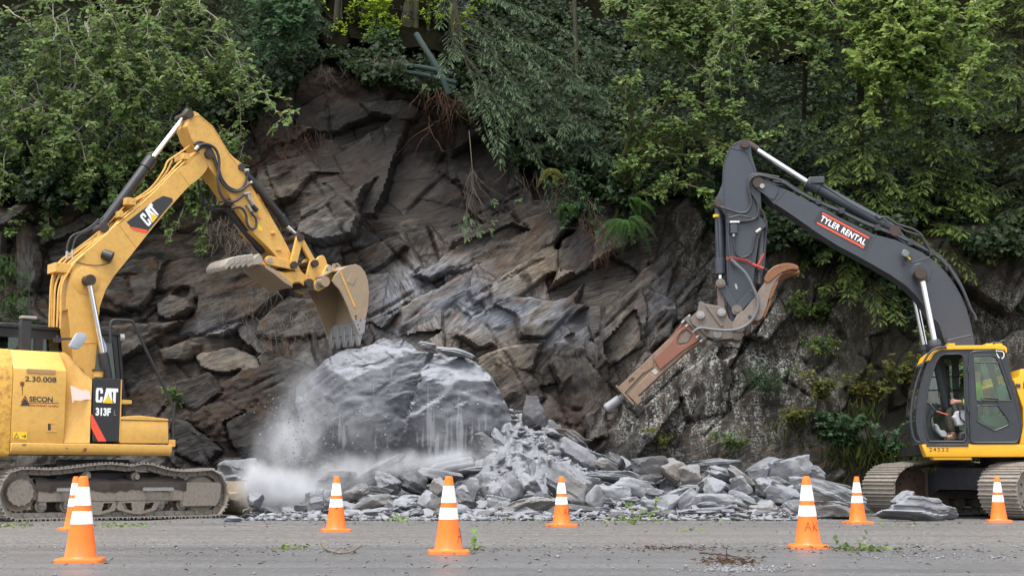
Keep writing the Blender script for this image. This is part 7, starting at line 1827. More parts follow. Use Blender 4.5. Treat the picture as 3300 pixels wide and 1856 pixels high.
M_MAPLE = leaf_mat('maple_leaf', (.035, .075, .035), (.055, .110, .050), (.085, .150, .062))
M_SPRUCE = leaf_mat('spruce_needles', (.024, .042, .025), (.040, .068, .038), (.07, .108, .056), rough=.6, trans=.25, tipc=(.20, .29, .14))
M_HEM = leaf_mat('hemlock_needles', (.050, .085, .026), (.085, .135, .034), (.14, .20, .05), rough=.6, trans=.35, tipc=(.34, .44, .10))
M_DCON = leaf_mat('dark_conifer_needles', (.022, .036, .017), (.038, .058, .025), (.065, .09, .035), rough=.6, trans=.25, tipc=(.10, .135, .05))
M_FERN = leaf_mat('fern_frond', (.018, .045, .012), (.032, .072, .018), (.055, .105, .025), tipc=(.06, .10, .025))
M_LADY = leaf_mat('yellowing_fern_leaf', (.060, .085, .022), (.105, .125, .030), (.19, .17, .05), rare=(.22, .09, .03))
M_GRASS = leaf_mat('grass_blade', (.050, .085, .022), (.095, .130, .035), (.20, .19, .08))
def bark_mat(name, c0, c1, moss=0.0):
 m, nt, out = new_mat(name); t = NT(nt)
 n = t.noise(t.map(t.pos(), (6, 6, 1.5)), 3, 5, .65); n2 = t.noise(t.pos(), 2.2, 4, .6)
 c = t.mix(n, c0, c1)
 if moss: c = t.mix(t.math('MULTIPLY', t.ramp(n2, [(.4, 0), (.6, 1)]), moss), c, (.050, .055, .012))
 t.bsdf(out, c, .9, 0, t.bump(n, .6, .02), .2)
 return m
M_TWIG = bark_mat('pale_twig_bark', (.14, .125, .10), (.34, .31, .26)); M_BARK = bark_mat('dark_wet_bark', (.018, .015, .012), (.055, .048, .038), .5)
M_MOSSB = bark_mat('mossy_bark', (.035, .030, .015), (.085, .075, .030), .9); M_BARKB = bark_mat('brown_bark', (.05, .04, .03), (.13, .105, .08)); M_ROOT = bark_mat('red_brown_root', (.030, .015, .010), (.075, .038, .024)); M_ROOTG = bark_mat('grey_brown_root', (.09, .07, .05), (.19, .155, .12))
# templates: (t along the axis, w across, h off the leaf), faces
LEAF_T = (np.array([(0, 0, 0), (1, 0, -.10), (.32, -.46, .13), (.72, -.34, .06), (.32, .46, .13), (.72, .34, .06)]), np.array([(0, 4, 5), (0, 5, 1), (0, 1, 3), (0, 3, 2)]))
NARROW_T = (np.array([(0, 0, 0), (1, 0, -.12), (.4, -.5, .10), (.4, .5, .10)]), np.array([(0, 3, 1), (0, 1, 2)]))
MAPLE_T = (np.array([(0, 0, 0), (.12, -.5, .03), (.45, -.22, 0), (.62, -.62, .05), (.62, -.16, 0), (1, 0, -.08), (.62, .16, 0), (.62, .62, .05), (.45, .22, 0), (.12, .5, .03)]),
   np.array([(0, 2, 1), (0, 4, 2), (2, 4, 3), (0, 6, 4), (4, 6, 5), (0, 8, 6), (8, 7, 6), (0, 9, 8)]))
def _spray(n, ang, w0, taper, droop, blade=.085):
 V, F = [], []
 for i in range(n):
  t = .06 + .86 * i / n; l = w0 * (1 - taper * t)
  for s in (-1, 1):
   k = len(V); a = math.radians(ang)
   V += [(t - blade * .4, 0, -droop * t * t), (t + blade * .6, 0, -droop * t * t), (t + l * math.cos(a), s * l * math.sin(a), -droop * t * t - .12 * l)]
   F.append((k, k + 1, k + 2) if s > 0 else (k, k + 2, k + 1))
 k = len(V); V += [(.80, -.03, -droop * .7), (.80, .03, -droop * .7), (1.05, 0, -droop * 1.1)]; F.append((k, k + 1, k + 2))
 return np.array(V), np.array(F)
HEM_T = _spray(6, 50, .40, .65, .12, .10)
SPR_T = _spray(8, 42, .30, .50, .20, .10)
FERN_T = _spray(15, 74, .20, .72, .55, .055)
class Leaves:
 def __init__(s): s.p = []; s.a = []; s.n = []; s.l = []; s.w = []; s.tip = []
 def add(s, p, a, n, l, w, tip=0.0):
  s.p.append(p); s.a.append(a); s.n.append(n); s.l.append(l); s.w.append(w); s.tip.append(tip)
 def many(s, P_, A_, N_, L_, W_, T_=None):
  s.p += list(P_); s.a += list(A_); s.n += list(N_); s.l += list(L_); s.w += list(W_); s.tip += list(T_ if T_ is not None else np.zeros(len(P_)))
 def mesh(s, name, T):
  V0, F0 = T
  p = np.array(s.p, float).reshape(-1, 3); a = np.array(s.a, float).reshape(-1, 3); n = np.array(s.n, float).reshape(-1, 3)
  a /= np.linalg.norm(a, axis=1)[:, None] + 1e-9
  b = np.cross(n, a); b /= np.linalg.norm(b, axis=1)[:, None] + 1e-9
  n = np.cross(a, b)
  l = np.array(s.l)[:, None, None]; w = np.array(s.w)[:, None, None]
  V = p[:, None, :] + a[:, None, :] * (V0[None, :, 0:1] * l) + b[:, None, :] * (V0[None, :, 1:2] * w) + n[:, None, :] * (V0[None, :, 2:3] * l)
  k = len(V0)
  F = F0[None] + (np.arange(len(p)) * k)[:, None, None]
  me = np_mesh(name, V.reshape(-1, 3), F.reshape(-1, 3))
  tip = np.repeat(np.array(s.tip, float), k) * np.tile(np.clip(V0[:, 0], 0, 1), len(p))
  ad = me.attributes.new('tip', 'FLOAT', 'POINT'); ad.data.foreach_set('value', tip.astype(np.float32))
  return me
def rv(s=1.0): return Vector((R.gauss(0, s), R.gauss(0, s), R.gauss(0, s)))
def wander(p, d, L, n, jit, droop=0.0):
 pts = [Vector(p)]; d = Vector(d).normalized(); st = L / n
 for i in range(n):
  d = (d + rv(jit) + Vector((0, 0, -droop))).normalized(); pts.append(pts[-1] + d * st)
 return pts
def broad_plant(name, label, cat, limbs, leafmat, barkmat, T=LEAF_T, lsize=.075, lw=.8, twig=(.25, .8), tsp=.13, lsp=.045, r0=.018, fwd=.35, droop=.05, group=None, dens=1.0, flat=.5, second=True, wig=.16):
 """limbs: polylines; twigs leave them, leaves sit along the twigs"""
 root = empty(name, limbs[0][0]); o0 = Vector(limbs[0][0])
 tag(root, label, cat, group)
 wood = MB(); lv = Leaves()
 def leaves_on(pts, sp, start=.15):
  for i in range(len(pts) - 1):
   a, b = pts[i], pts[i + 1]; seg = (b - a).length; k = max(1, int(seg / sp * dens + R.random()))
   d = (b - a).normalized()
   for j in range(k):
    if (i + j / k) / len(pts) < start: continue
    q = a + (b - a) * ((j + R.random()) / k)
    side = d.cross(Vector((0, -.35, 1))).normalized() * R.choice((-1, 1))
    ax = (d * .5 + side * .8 + rv(.35) + Vector((0, -.15, -.1))).normalized()
    nr = (Vector((0, -flat, 1)) + rv(.45)).normalized()
    s = lsize * R.uniform(.55, 1.25)
    lv.add(q - o0, ax, nr, s, s * lw * R.uniform(.8, 1.1))
 for lm in limbs:
  pts = spline([Vector(p) for p in lm], 5)
  pts = [pts[0]] + [p + rv(.025) for p in pts[1:]]
  n = len(pts); wood.tube([p - o0 for p in pts], [r0 * (1 - .8 * i / n) for i in range(n)], 5, False)
  L = sum((pts[i + 1] - pts[i]).length for i in range(n - 1)); acc = 0; nxt = L * .12
  for i in range(n - 1):
   seg = (pts[i + 1] - pts[i]).length; d = (pts[i + 1] - pts[i]).normalized()
   while acc + seg > nxt:
    q = pts[i] + (pts[i + 1] - pts[i]) * ((nxt - acc) / seg)
    f = nxt / L
    td = (d * .55 + rv(.55) + Vector((0, -fwd, .12))).normalized()
    tl = R.uniform(*twig) * (1.15 - .6 * f)
    tp = wander(q, td, tl, 5, wig, droop)
    wood.tube([p - o0 for p in tp], [r0 * .38, r0 * .32, r0 * .26, r0 * .2, r0 * .14, r0 * .08], 3, False)
    leaves_on(tp, lsp)
    if second:
     for q2 in (tp[2], tp[3]):
      sp = wander(q2, (tp[3] - tp[2]).normalized() + rv(.7), tl * .45, 3, wig, droop)
      wood.tube([p - o0 for p in sp], [r0 * .2, r0 * .16, r0 * .12, r0 * .07], 3, False); leaves_on(sp, lsp, 0)
    nxt += tsp * R.uniform(.6, 1.4)
   acc += seg
  leaves_on(pts[-4:], lsp, 0)
 wood.build('trunk', barkmat, root, 0, 60)
 link('crown', lv.mesh('crown', T), leafmat, root)
 return root
def conifer_plant(name, label, cat, trunk, branches, leafmat, barkmat, T=HEM_T, sp=.20, step=.10, tw=.45, droop=.10, hang=.0, r0=.05, group=None, gap=0.0, tipk=1.0, bare=.15):
 """branches: (start, direction, length); flat fans of sprays along each"""
 o0 = Vector(trunk[0]); root = empty(name, o0); tag(root, label, cat, group)
 wood = MB(); lv = Leaves()
 tp = spline([Vector(p) for p in trunk], 4); wood.tube([p - o0 for p in tp], [r0 * (1 - .6 * i / len(tp)) for i in range(len(tp))], 8)
 for (s, d, L) in branches:
  n = max(6, int(L / .16)); pts = wander(s, d, L, n, .06, droop)
  wood.tube([p - o0 for p in pts], [max(.004, .014 * (1 - i / n)) for i in range(n + 1)], 4, False)
  k = int(L / step)
  for i in range(k):
   f = (i + R.random()) / k
   if f < bare or R.random() < gap: continue
   x = f * n; a = int(x); q = pts[a].lerp(pts[min(n, a + 1)], x - a); dd = (pts[min(n, a + 1)] - pts[a]).normalized()
   side = dd.cross(Vector((0, 0, 1))).normalized()
   for sg in (-1, 1):
    tl = tw * (1.05 - .75 * f) * R.uniform(.6, 1.1)
    td = (side * sg * .85 + dd * .6 + Vector((0, 0, -.12 - hang)) + rv(.12)).normalized()
    m_ = max(2, int(tl / (sp * .55)))
    tps = wander(q, td, tl, m_, .08, droop * .8 + hang)
    if tl > .25: wood.tube([p - o0 for p in tps], [.005] * m_ + [.003], 3, False)
    for j in range(m_ + 1):
     e = tps[j]; ad = (tps[min(m_, j + 1)] - tps[max(0, j - 1)]).normalized()
     nr = (Vector((0, -.25, 1)) + rv(.28)).normalized()
     out = j / m_
     if j == m_: lv.add(e - ad * sp * .3 - o0, ad + rv(.1), nr, sp * R.uniform(.8, 1.2), sp * R.uniform(.8, 1.1), tipk * R.uniform(.55, 1))
     else:
      sd = ad.cross(Vector((0, 0, 1))).normalized() * (1 if j % 2 else -1)
      lv.add(e - o0, ad * .75 + sd * .65 + Vector((0, 0, -hang * .6)) + rv(.15), nr, sp * R.uniform(.65, 1.05), sp * R.uniform(.7, 1.0), tipk * (.15 + .55 * out) * R.uniform(.3, 1))
  lv.add(pts[-1] - o0, (pts[-1] - pts[-2]), Vector((0, -.2, 1)), sp, sp, tipk)
 wood.build('trunk', barkmat, root, 0, 60)
 link('crown', lv.mesh('crown', T), leafmat, root)
 return root
def L_(*pts): return [PD(*p) for p in pts]
def fan_limbs(n, xr, yr, dxr, dyr, Y0, Y1, mid=.25):
 out = []
 for i in range(n):
  x, y = R.uniform(*xr), R.uniform(*yr); dx, dy = R.uniform(*dxr), R.uniform(*dyr)
  a = PD(x, y, R.uniform(*Y0)); c = PD(x + dx, y + dy, R.uniform(*Y1)); b = PD(x + dx * .5 + R.uniform(-40, 40), y + dy * .5 - abs(dx) * mid + R.uniform(-30, 30), (a.y + c.y) / 2)
  out.append([a, b, c])
 return out
# left: the overhanging alders, three bushes side by side
broad_plant('alder_tree', 'leafy alder with pale twisting twigs filling the upper left corner', 'tree', fan_limbs(40, (-120, 330), (-60, 330), (-150, 190), (60, 260), (30.0, 31.2), (28.9, 30.0)), M_ALDER, M_TWIG, lsize=.115, tsp=.15, lsp=.06, dens=.85)
broad_plant('alder_tree', 'leafy alder with tangled twigs above the yellow excavator\'s boom', 'tree', fan_limbs(34, (250, 560), (-40, 260), (-120, 210), (60, 230), (30.4, 31.4), (29.4, 30.4)), M_ALDER, M_TWIG, lsize=.11, tsp=.15, lsp=.066)
broad_plant('alder_bush', 'low leafy bush hanging down the rock behind the yellow boom', 'bush', fan_limbs(26, (-60, 480), (280, 440), (-90, 130), (60, 210), (30.0, 30.5), (29.5, 30.1), .1), M_ALDER, M_TWIG, lsize=.115, tsp=.12, lsp=.05, twig=(.2, .55))
broad_plant('trailing_bush', 'thin leafy sprigs trailing over the soil under the yellow stick', 'bush', [L_((520, 400, 30.3), (505, 480, 30.1), (490, 560, 29.9)), L_((500, 420, 30.3), (470, 520, 30.1), (430, 600, 29.9)), L_((540, 430, 30.3), (530, 520, 30), (500, 640, 29.9)), L_((590, 330, 30.6), (610, 370, 30.4), (600, 430, 30.3))], M_ALDER, M_TWIG, lsize=.085, tsp=.17, lsp=.08, twig=(.15, .4))
# a maple-leaved bush and a small drooping hemlock by the torn edge
broad_plant('maple_bush', 'bush with lobed bluish leaves at the left of the torn cliff edge', 'bush', fan_limbs(16, (690, 800), (-40, 60), (-60, 60), (30, 110), (31.5, 32.2), (30.8, 31.4)), M_MAPLE, M_BARK, T=MAPLE_T, lsize=.13, lw=1.0, tsp=.15, lsp=.07)
def con_branches(n, x, y0, y1, Y, az, L, up=.1):
 out = []
 for i in range(n):
  y = y0 + (y1 - y0) * (i + R.random()) / n; w = math.radians(R.uniform(*az))
  out.append((PD(x + R.uniform(-6, 6), y, Y), Vector((math.sin(w), -math.cos(w), up)), R.uniform(*L) * (.7 + .4 * (i / n))))
 return out
conifer_plant('small_hemlock', 'small drooping hemlock hanging over the torn cliff edge', 'tree', L_((730, -80, 32.0), (735, 40, 32.0), (742, 130, 31.9)), con_branches(16, 735, -60, 120, 32.0, (-80, 60), (.7, 1.4)), M_SPRUCE, M_BARK, HEM_T, sp=.17, droop=.16, tw=.32, r0=.03, tipk=.4)
conifer_plant('dark_conifer', 'dark brownish conifer behind the twigs at the upper left', 'tree', L_((120, -140, 31.8), (130, 120, 31.6), (140, 360, 31.4)), con_branches(64, 130, -120, 400, 31.6, (-110, 110), (.9, 2.0)), M_DCON, M_BARK, HEM_T, sp=.2, droop=.12, r0=.08, tipk=.7)
conifer_plant('dark_conifer', 'dark conifer standing behind the alder left of the torn edge', 'tree', L_((520, -140, 32.4), (530, 60, 32.3), (540, 230, 32.0)), con_branches(56, 530, -120, 230, 32.0, (-110, 110), (.9, 1.9)), M_DCON, M_BARK, HEM_T, sp=.2, droop=.14, r0=.08, tipk=.4)
# left foot of the face: soft hemlock fronds by the cab
conifer_plant('fern_bush', 'soft green ferny bush behind the roof of the yellow excavator\'s cab', 'bush', L_((20, 850, 29.4), (30, 750, 29.5), (40, 640, 29.6)), con_branches(30, 30, 640, 860, 29.5, (-95, 80), (.4, .95), .25), M_FERN, M_BARK, HEM_T, sp=.15, step=.08, droop=.20, tw=.30, r0=.02, tipk=.5)
# behind the edge in the middle: trunks, bright leaves, wet slope
for k, (x, w_, lean) in enumerate(((838, .10, 8), (868, .045, -6), (905, .035, 4), (1010, .22, -4), (1042, .09, 22), (1062, .05, 12), (1150, .12, -10))):
 a, b = PD(x, 150, 33.6), PD(x + lean, -60, 33.8); r_ = empty('tree', a)
 tag(r_, ['straight dark trunk at the left end of the torn edge', 'thin dark sapling second from the left above the torn edge', 'thinnest dark sapling left of the bright leaves above the edge', 'thickest dark trunk standing above the middle of the torn edge', 'dark trunk leaning right above the green pipes', 'slim dark sapling close to the leaning trunk', 'dark trunk half hidden by the spruce above the edge'][k], 'tree', 'dark trunks above the torn edge')
 pts = wander(Vector((0, 0, -.5)), (b - a), (b - a).length + .8, 8, .035)
 mb = MB().tube(pts, [w_ * (1 - .04 * i) for i in range(9)], 9)
 for j in range(5):
  q = pts[R.randrange(2, 8)]; mb.tube(wander(q, Vector((R.uniform(-1, 1), -.3, .3)), R.uniform(.3, .9), 4, .2), [.014, .011, .008, .005, .003], 4)
 mb.build('trunk', M_BARK, r_, 0, 60)
 lv = Leaves()
 for j in range(150):
  q = pts[-1] + Vector((R.gauss(0, .6), R.gauss(-.1, .3), R.gauss(.0, .5))); lv.add(q, rv(), Vector((0, -.5, 1)) + rv(.5), .09, .07)
 link('crown', lv.mesh('crown', LEAF_T), M_YELLOW if k < 3 else M_DARK, r_)
broad_plant('salmonberry_bush', 'yellow green sunlit bush between the trunks above the torn edge', 'bush', fan_limbs(16, (880, 1000), (20, 130), (-50, 60), (-110, -20), (33.2, 34), (32.9, 33.6), 0), M_YELLOW, M_BARK, lsize=.075, tsp=.10, lsp=.045, twig=(.2, .5), fwd=.2)
broad_plant('salmonberry_bush', 'bright leafy bush right of the leaning trunk above the pipes', 'bush', fan_limbs(8, (1090, 1190), (0, 110), (-50, 60), (-90, 10), (33.6, 34.4), (33.4, 34), 0), M_YELLOW, M_BARK, lsize=.075, tsp=.13, lsp=.05, twig=(.2, .5), fwd=.2)
broad_plant('small_bush', 'dull green bush growing right on the torn cliff edge', 'bush', fan_limbs(9, (900, 1010), (110, 150), (-60, 60), (-80, -10), (32.6, 33.2), (32.2, 32.6), 0), M_MAPLE, M_BARK, lsize=.06, tsp=.10, lsp=.045, twig=(.15, .4))
def scree_mat():
 m, nt, out = new_mat('wet_shingle_scree'); t = NT(nt)
 v = t.voro(t.map(t.pos(), (1, 1, 1.6)), 9); v2 = t.noise(t.pos(), 22, 4, .7)
 c = t.mix(v.outputs['Color'], (.012, .012, .015), (.060, .060, .075)); c = t.mix(t.ramp(v2, [(.60, 0), (.68, 1)]), c, (.26, .26, .31))  # pale specks painted into the colour as glints on the stones
 t.bsdf(out, c, .3, 0, t.bump(v.outputs['Distance'], .8, .06), .6); return m
def scree():
 pa = [PD(a, b, Y) for a, b, Y in ((760, 170, 34.4), (1190, 170, 34.4), (760, -200, 37.5), (1175, -200, 37.5))]
 nu, nv = 90, 60; U, W = np.meshgrid(np.linspace(0, 1, nu), np.linspace(0, 1, nv))
 V = sum(w[..., None] * np.array(p) for w, p in zip(((1 - U) * (1 - W), U * (1 - W), (1 - U) * W, U * W), pa))
 a, b, c, e, ox, oy = cells(V[..., 0] * 6, V[..., 2] * 9, 4); V[..., 1] -= .07 * a + .05 * np.where(e < .1, -1, .2)
 i = (np.arange(nv - 1)[:, None] * nu + np.arange(nu - 1)[None, :]).ravel()
 tag(link('scree_slope', np_mesh('scree_slope', V.reshape(-1, 3), np.stack([i, i + 1, i + 1 + nu, i + nu], -1)), scree_mat(), None, 30), 'dark wet stony slope glinting between the trunks', None, None, 'structure')
scree()
# green pipes lying over the edge
M_GPIPE = paint('faded_green_pipe', (.007, .024, .021), .9, (.05, .045, .03), .5)
for k, (pl, r_, lab) in enumerate((([(1048, 88, 32.3), (1066, 118, 32.0), (1105, 180, 31.6), (1130, 240, 31.4)], .07, 'green pipe running steeply down across the other pipes at the cliff edge'), ([(1015, 165, 31.9), (1070, 172, 31.7), (1140, 188, 31.5)], .06, 'upper level green pipe lying along the cliff edge'), ([(1012, 182, 31.9), (1070, 190, 31.7), (1150, 210, 31.4)], .055, 'lower level green pipe lying along the cliff edge'))):
 pts = spline(L_(*pl), 4); o0 = pts[0]; o = MB().tube([p - o0 for p in pts], r_, 12).build('pipe', M_GPIPE, None, 0); o.location = o0; tag(o, lab, 'pipe', 'green pipes at the cliff edge')
# spruce leaning over the torn edge
def spruce():
 br = []
 for (x, y, Y, ex, ey, eY) in ((1150, 60, 31.6, 1300, 150, 30.3), (1160, 90, 31.6, 1380, 190, 30.2), (1165, 110, 31.6, 1460, 260, 30.0), (1170, 130, 31.6, 1440, 320, 29.9), (1175, 150, 31.6, 1330, 330, 29.9), (1175, 170, 31.6, 1220, 300, 29.8),
         (1150, 20, 31.7, 1480, 120, 30.2), (1150, -10, 31.7, 1420, 60, 30.2), (1140, 100, 31.6, 1110, 180, 30.2), (1180, 180, 31.5, 1290, 390, 29.8), (1185, 190, 31.5, 1250, 400, 29.9), (1190, 200, 31.5, 1390, 370, 29.8),
         (1145, 40, 31.7, 1120, 140, 30.4), (1160, 0, 31.7, 1330, 40, 30.2), (1170, 60, 31.6, 1520, 200, 30.1), (1180, 120, 31.6, 1380, 260, 29.8), (1150, 30, 31.8, 1230, 110, 30.0), (1170, 150, 31.6, 1480, 380, 30.0), (1140, -40, 31.8, 1080, 60, 30.6), (1140, -60, 31.8, 1220, 20, 30.2), (1165, 80, 31.6, 1260, 220, 29.7), (1175, 140, 31.6, 1180, 240, 30.0), (1180, 160, 31.5, 1420, 420, 30.2)):
  a, b = PD(x, y, Y), PD(ex, ey, eY); d = b - a
  br.append((a, d.normalized() + Vector((.05, 0, .16)), d.length * 1.08))
 return conifer_plant('spruce_tree', 'grey green spruce with drooping boughs over the torn cliff edge', 'tree', L_((1120, -120, 31.8), (1150, 40, 31.7), (1185, 190, 31.6), (1240, 270, 31.6)), br, M_SPRUCE, M_BARK, SPR_T, sp=.13, step=.07, tw=.40, droop=.028, hang=.07, r0=.07, gap=.10, bare=.30, tipk=1.1)
spruce()
def hanging_branch():
 o0 = PD(1180, 330, 30.6); root = empty('hanging_branch', o0); tag(root, 'bare spruce branch hanging down the rock face with a green tuft at its end', 'branch')
 mb = MB(); main = spline(L_((1180, 330, 30.6), (1186, 400, 30.3), (1190, 470, 30.2), (1175, 530, 30.1)), 5); mb.tube([p - o0 for p in main], [.011 - .0004 * i for i in range(len(main))], 6); lv = Leaves()
 for k in range(20):
  q = main[R.randrange(6, len(main))]; e = PD(R.uniform(1130, 1250), R.uniform(550, 605), 30.0)
  pts = wander(q, (e - q).normalized() + rv(.22), (e - q).length, 7, .17, .02); mb.tube([p - o0 for p in pts], [.005, .0045, .004, .0036, .003, .0025, .002, .0015], 4)
  if R.random() < .55:
   for j in range(5): lv.add(pts[-1] - o0 + rv(.03), (pts[-1] - pts[-2]).normalized() * .6 + rv(.5), Vector((0, -1, .5)) + rv(.3), .16, .15, R.uniform(.5, 1))
 mb.build('twigs', M_BARKB, root, 0, 60); link('needles', lv.mesh('needles', SPR_T), M_SPRUCE, root)
hanging_branch()
# roots torn out of the soil
def roots(label, starts, n, spread, drop, m, r=.012):
 o0 = Vector(starts[0]); mb = MB()
 for i in range(n):
  q = starts[i % len(starts)]; mb.tube([p - o0 for p in wander(q + Vector((R.uniform(-spread, spread), R.uniform(-.1, .05), R.uniform(-.15, .15))), Vector((R.gauss(0, .45), -.25, -1)), R.uniform(*drop), 8, .22, .05)], [r * R.uniform(.3, 1) * (1 - .1 * k) for k in range(9)], 4)
 o = mb.build('roots', m, None, 0, 60); o.location = o0; tag(o, label, 'roots', None, 'stuff')
roots('red brown roots dangling from the torn soil beside the spruce', L_((1085, 235, 31.2), (1120, 250, 31.1), (1150, 265, 31.0)), 60, .3, (.3, .9), M_ROOT)
roots('long bare root hanging far down the face below the torn soil', L_((1085, 300, 31.2)), 3, .1, (1.3, 1.7), M_ROOT, .015)
roots('fine red roots hanging at the left side of the torn hollow', L_((715, 320, 31.2), (740, 380, 31.1), (660, 300, 31.2), (790, 340, 31.4)), 90, .4, (.4, 1.3), M_ROOT, .008)
roots('matted roots and broken twigs in the soil under the yellow stick', L_((560, 560, 29.9), (600, 590, 29.9), (640, 600, 30)), 80, .4, (.3, .9), M_ROOTG, .010)
roots('thin roots hanging over the rocks left of the bucket', L_((660, 740, 30.2), (740, 800, 30.2), (700, 830, 30.2), (560, 760, 30.2)), 46, .5, (.5, 1.3), M_ROOTG, .007)
roots('reddish dead fern stems hanging beside the green fern', L_((1490, 560, 29.8), (1520, 600, 29.7), (1500, 630, 29.7)), 110, .3, (.25, .7), M_ROOT, .008)
roots('thin roots hanging from the mossy ledge over the dark rock', L_((1440, 500, 30.4), (1400, 470, 30.6), (1330, 440, 30.8), (820, 160, 31.6), (960, 140, 31.6), (1250, 700, 30.3)), 60, .5, (.4, 1.2), M_ROOTG, .006)
# right: alders in front, hemlocks behind
broad_plant('mossy_alder', 'mossy limbed alder left of the grey excavator\'s stick', 'tree', [L_((1540, 560, 30.6), (1580, 430, 30.2), (1660, 340, 29.6), (1760, 290, 29.0)), L_((1560, 480, 30.4), (1640, 400, 29.8), (1760, 390, 29.2), (1830, 420, 28.9)), L_((1570, 460, 30.4), (1620, 330, 29.9), (1720, 250, 29.4), (1900, 330, 28.8)), L_((1560, 500, 30.4), (1650, 480, 29.8), (1720, 460, 29.3), (1790, 500, 29.0)), L_((1600, 380, 30.0), (1720, 340, 29.4), (1850, 360, 29.0), (1960, 345, 28.7)), L_((1560, 420, 30.3), (1590, 300, 29.9), (1560, 220, 29.7), (1610, 200, 29.4))], M_ALDER, M_MOSSB, lsize=.11, tsp=.09, lsp=.045, r0=.045, twig=(.25, .6), fwd=.2)
broad_plant('alder_tree', 'leafy alder along the top of the picture right of the spruce', 'tree', fan_limbs(40, (1560, 2080), (-90, 20), (-130, 130), (60, 210), (30.4, 31.2), (29.4, 30.4), .1), M_ALDER, M_TWIG, lsize=.11, tsp=.11, lsp=.048)
broad_plant('alder_branch_tree', 'thin alder with one long bough hanging down to the stick top', 'tree', [L_((1835, -60, 29.8), (1840, 80, 29.4), (1838, 200, 29.2), (1842, 330, 29.0)), L_((1838, 40, 29.6), (1870, 130, 29.2), (1890, 200, 29.0)), L_((1838, 60, 29.6), (1800, 150, 29.2), (1790, 230, 29.0))], M_ALDER, M_TWIG, lsize=.11, tsp=.11, lsp=.055, twig=(.2, .5))
broad_plant('bright_alder', 'brightest yellow green alder at the upper right above the dark boom', 'tree', fan_limbs(38, (2180, 2440), (-80, 110), (-60, 80), (50, 230), (30.2, 30.8), (28.9, 29.8), .1), M_ALDERB, M_TWIG, lsize=.115, tsp=.10, lsp=.042)
broad_plant('alder_tree', 'yellowish leafy alder at the very top right of the picture', 'tree', fan_limbs(20, (2020, 2330), (-110, -20), (-90, 90), (50, 150), (30.5, 31.0), (29.6, 30.4), .1), M_ALDERB, M_TWIG, lsize=.11, tsp=.11, lsp=.046)
def hem(name, label, x, y0, y1, Y, n, Ls, az, m=M_HEM, tip=1.0, up=.12, gap=0.08):
 return conifer_plant(name, label, 'tree', L_((x, min(y0 - 120, -260), Y), (x + 6, (y0 + y1) / 2, Y - .1), (x + 2, y1, Y - .2)), con_branches(n, x, y0, y1, Y, az, Ls, up), m, M_BARK, HEM_T, sp=.14 if tip > .6 else .17, step=.08 if tip > .6 else .10, tw=.46, droop=.09, r0=.09, gap=gap, tipk=tip)
hem('hemlock_tree', 'layered light green hemlock right of the grey stick', 2160, 130, 740, 30.9, 84, (1.2, 2.4), (-85, 85))
hem('hemlock_tree', 'layered hemlock directly behind the dark boom of the right excavator', 2330, 250, 700, 30.9, 62, (1.1, 2.2), (-85, 85))
hem('hemlock_tree', 'hemlock with pale tips at the right edge of the picture', 2560, -80, 330, 30.8, 50, (1.1, 2.2), (-100, 20))
hem('dark_hemlock', 'dark hemlock at the right edge below the pale tipped one', 2580, 330, 660, 30.8, 44, (1.0, 1.9), (-100, 20), M_DCON, .9)
hem('dark_hemlock', 'dark hemlock in the shade between the spruce and the alder', 1760, -60, 440, 31.6, 66, (1.2, 2.2), (-95, 95), M_DCON, .35)
hem('dark_hemlock', 'dark hemlock in the shade behind the top right alder', 2020, -60, 300, 31.7, 56, (1.2, 2.2), (-95, 95), M_DCON, .5)
broad_plant('green_bush', 'fresh green bush right of the boom\'s bend', 'bush', fan_limbs(10, (2430, 2520), (430, 600), (-60, 50), (-70, 60), (30.6, 31), (30, 30.4), 0), M_ALDERB, M_BARK, lsize=.05, tsp=.10, lsp=.035, twig=(.15, .35))
broad_plant('dark_bush', 'dark leafy bush hanging over the rock right of the boom\'s bend', 'bush', fan_limbs(22, (2380, 2640), (520, 640), (-60, 60), (60, 190), (30.4, 30.8), (29.9, 30.3), 0), M_MAPLE, M_BARK, lsize=.08, tsp=.10, lsp=.045, twig=(.2, .5))
broad_plant('dark_bush', 'dark leafy bush hanging over black rock under the boom\'s bend', 'bush', fan_limbs(18, (2220, 2400), (600, 680), (-60, 60), (60, 180), (30.3, 30.6), (29.8, 30.2), 0), M_MAPLE, M_BARK, lsize=.075, tsp=.11, lsp=.05, twig=(.2, .5))
broad_plant('dark_bush', 'dark leafy bush hanging from the ledge behind the ferns', 'bush', fan_limbs(22, (1400, 1640), (400, 500), (-50, 70), (50, 150), (30.6, 31), (30.1, 30.5), 0), M_MAPLE, M_BARK, lsize=.07, tsp=.11, lsp=.05, twig=(.2, .5))
conifer_plant('dark_spruce', 'dark drooping spruce boughs over the ledge right of the main spruce', 'tree', L_((1440, -120, 31.9), (1450, 150, 31.6), (1460, 380, 31.3)), con_branches(30, 1455, 120, 400, 31.3, (-80, 80), (.8, 1.7)), M_SPRUCE, M_BARK, SPR_T, sp=.14, step=.09, droop=.08, hang=.12, tw=.38, r0=.06, tipk=.5)
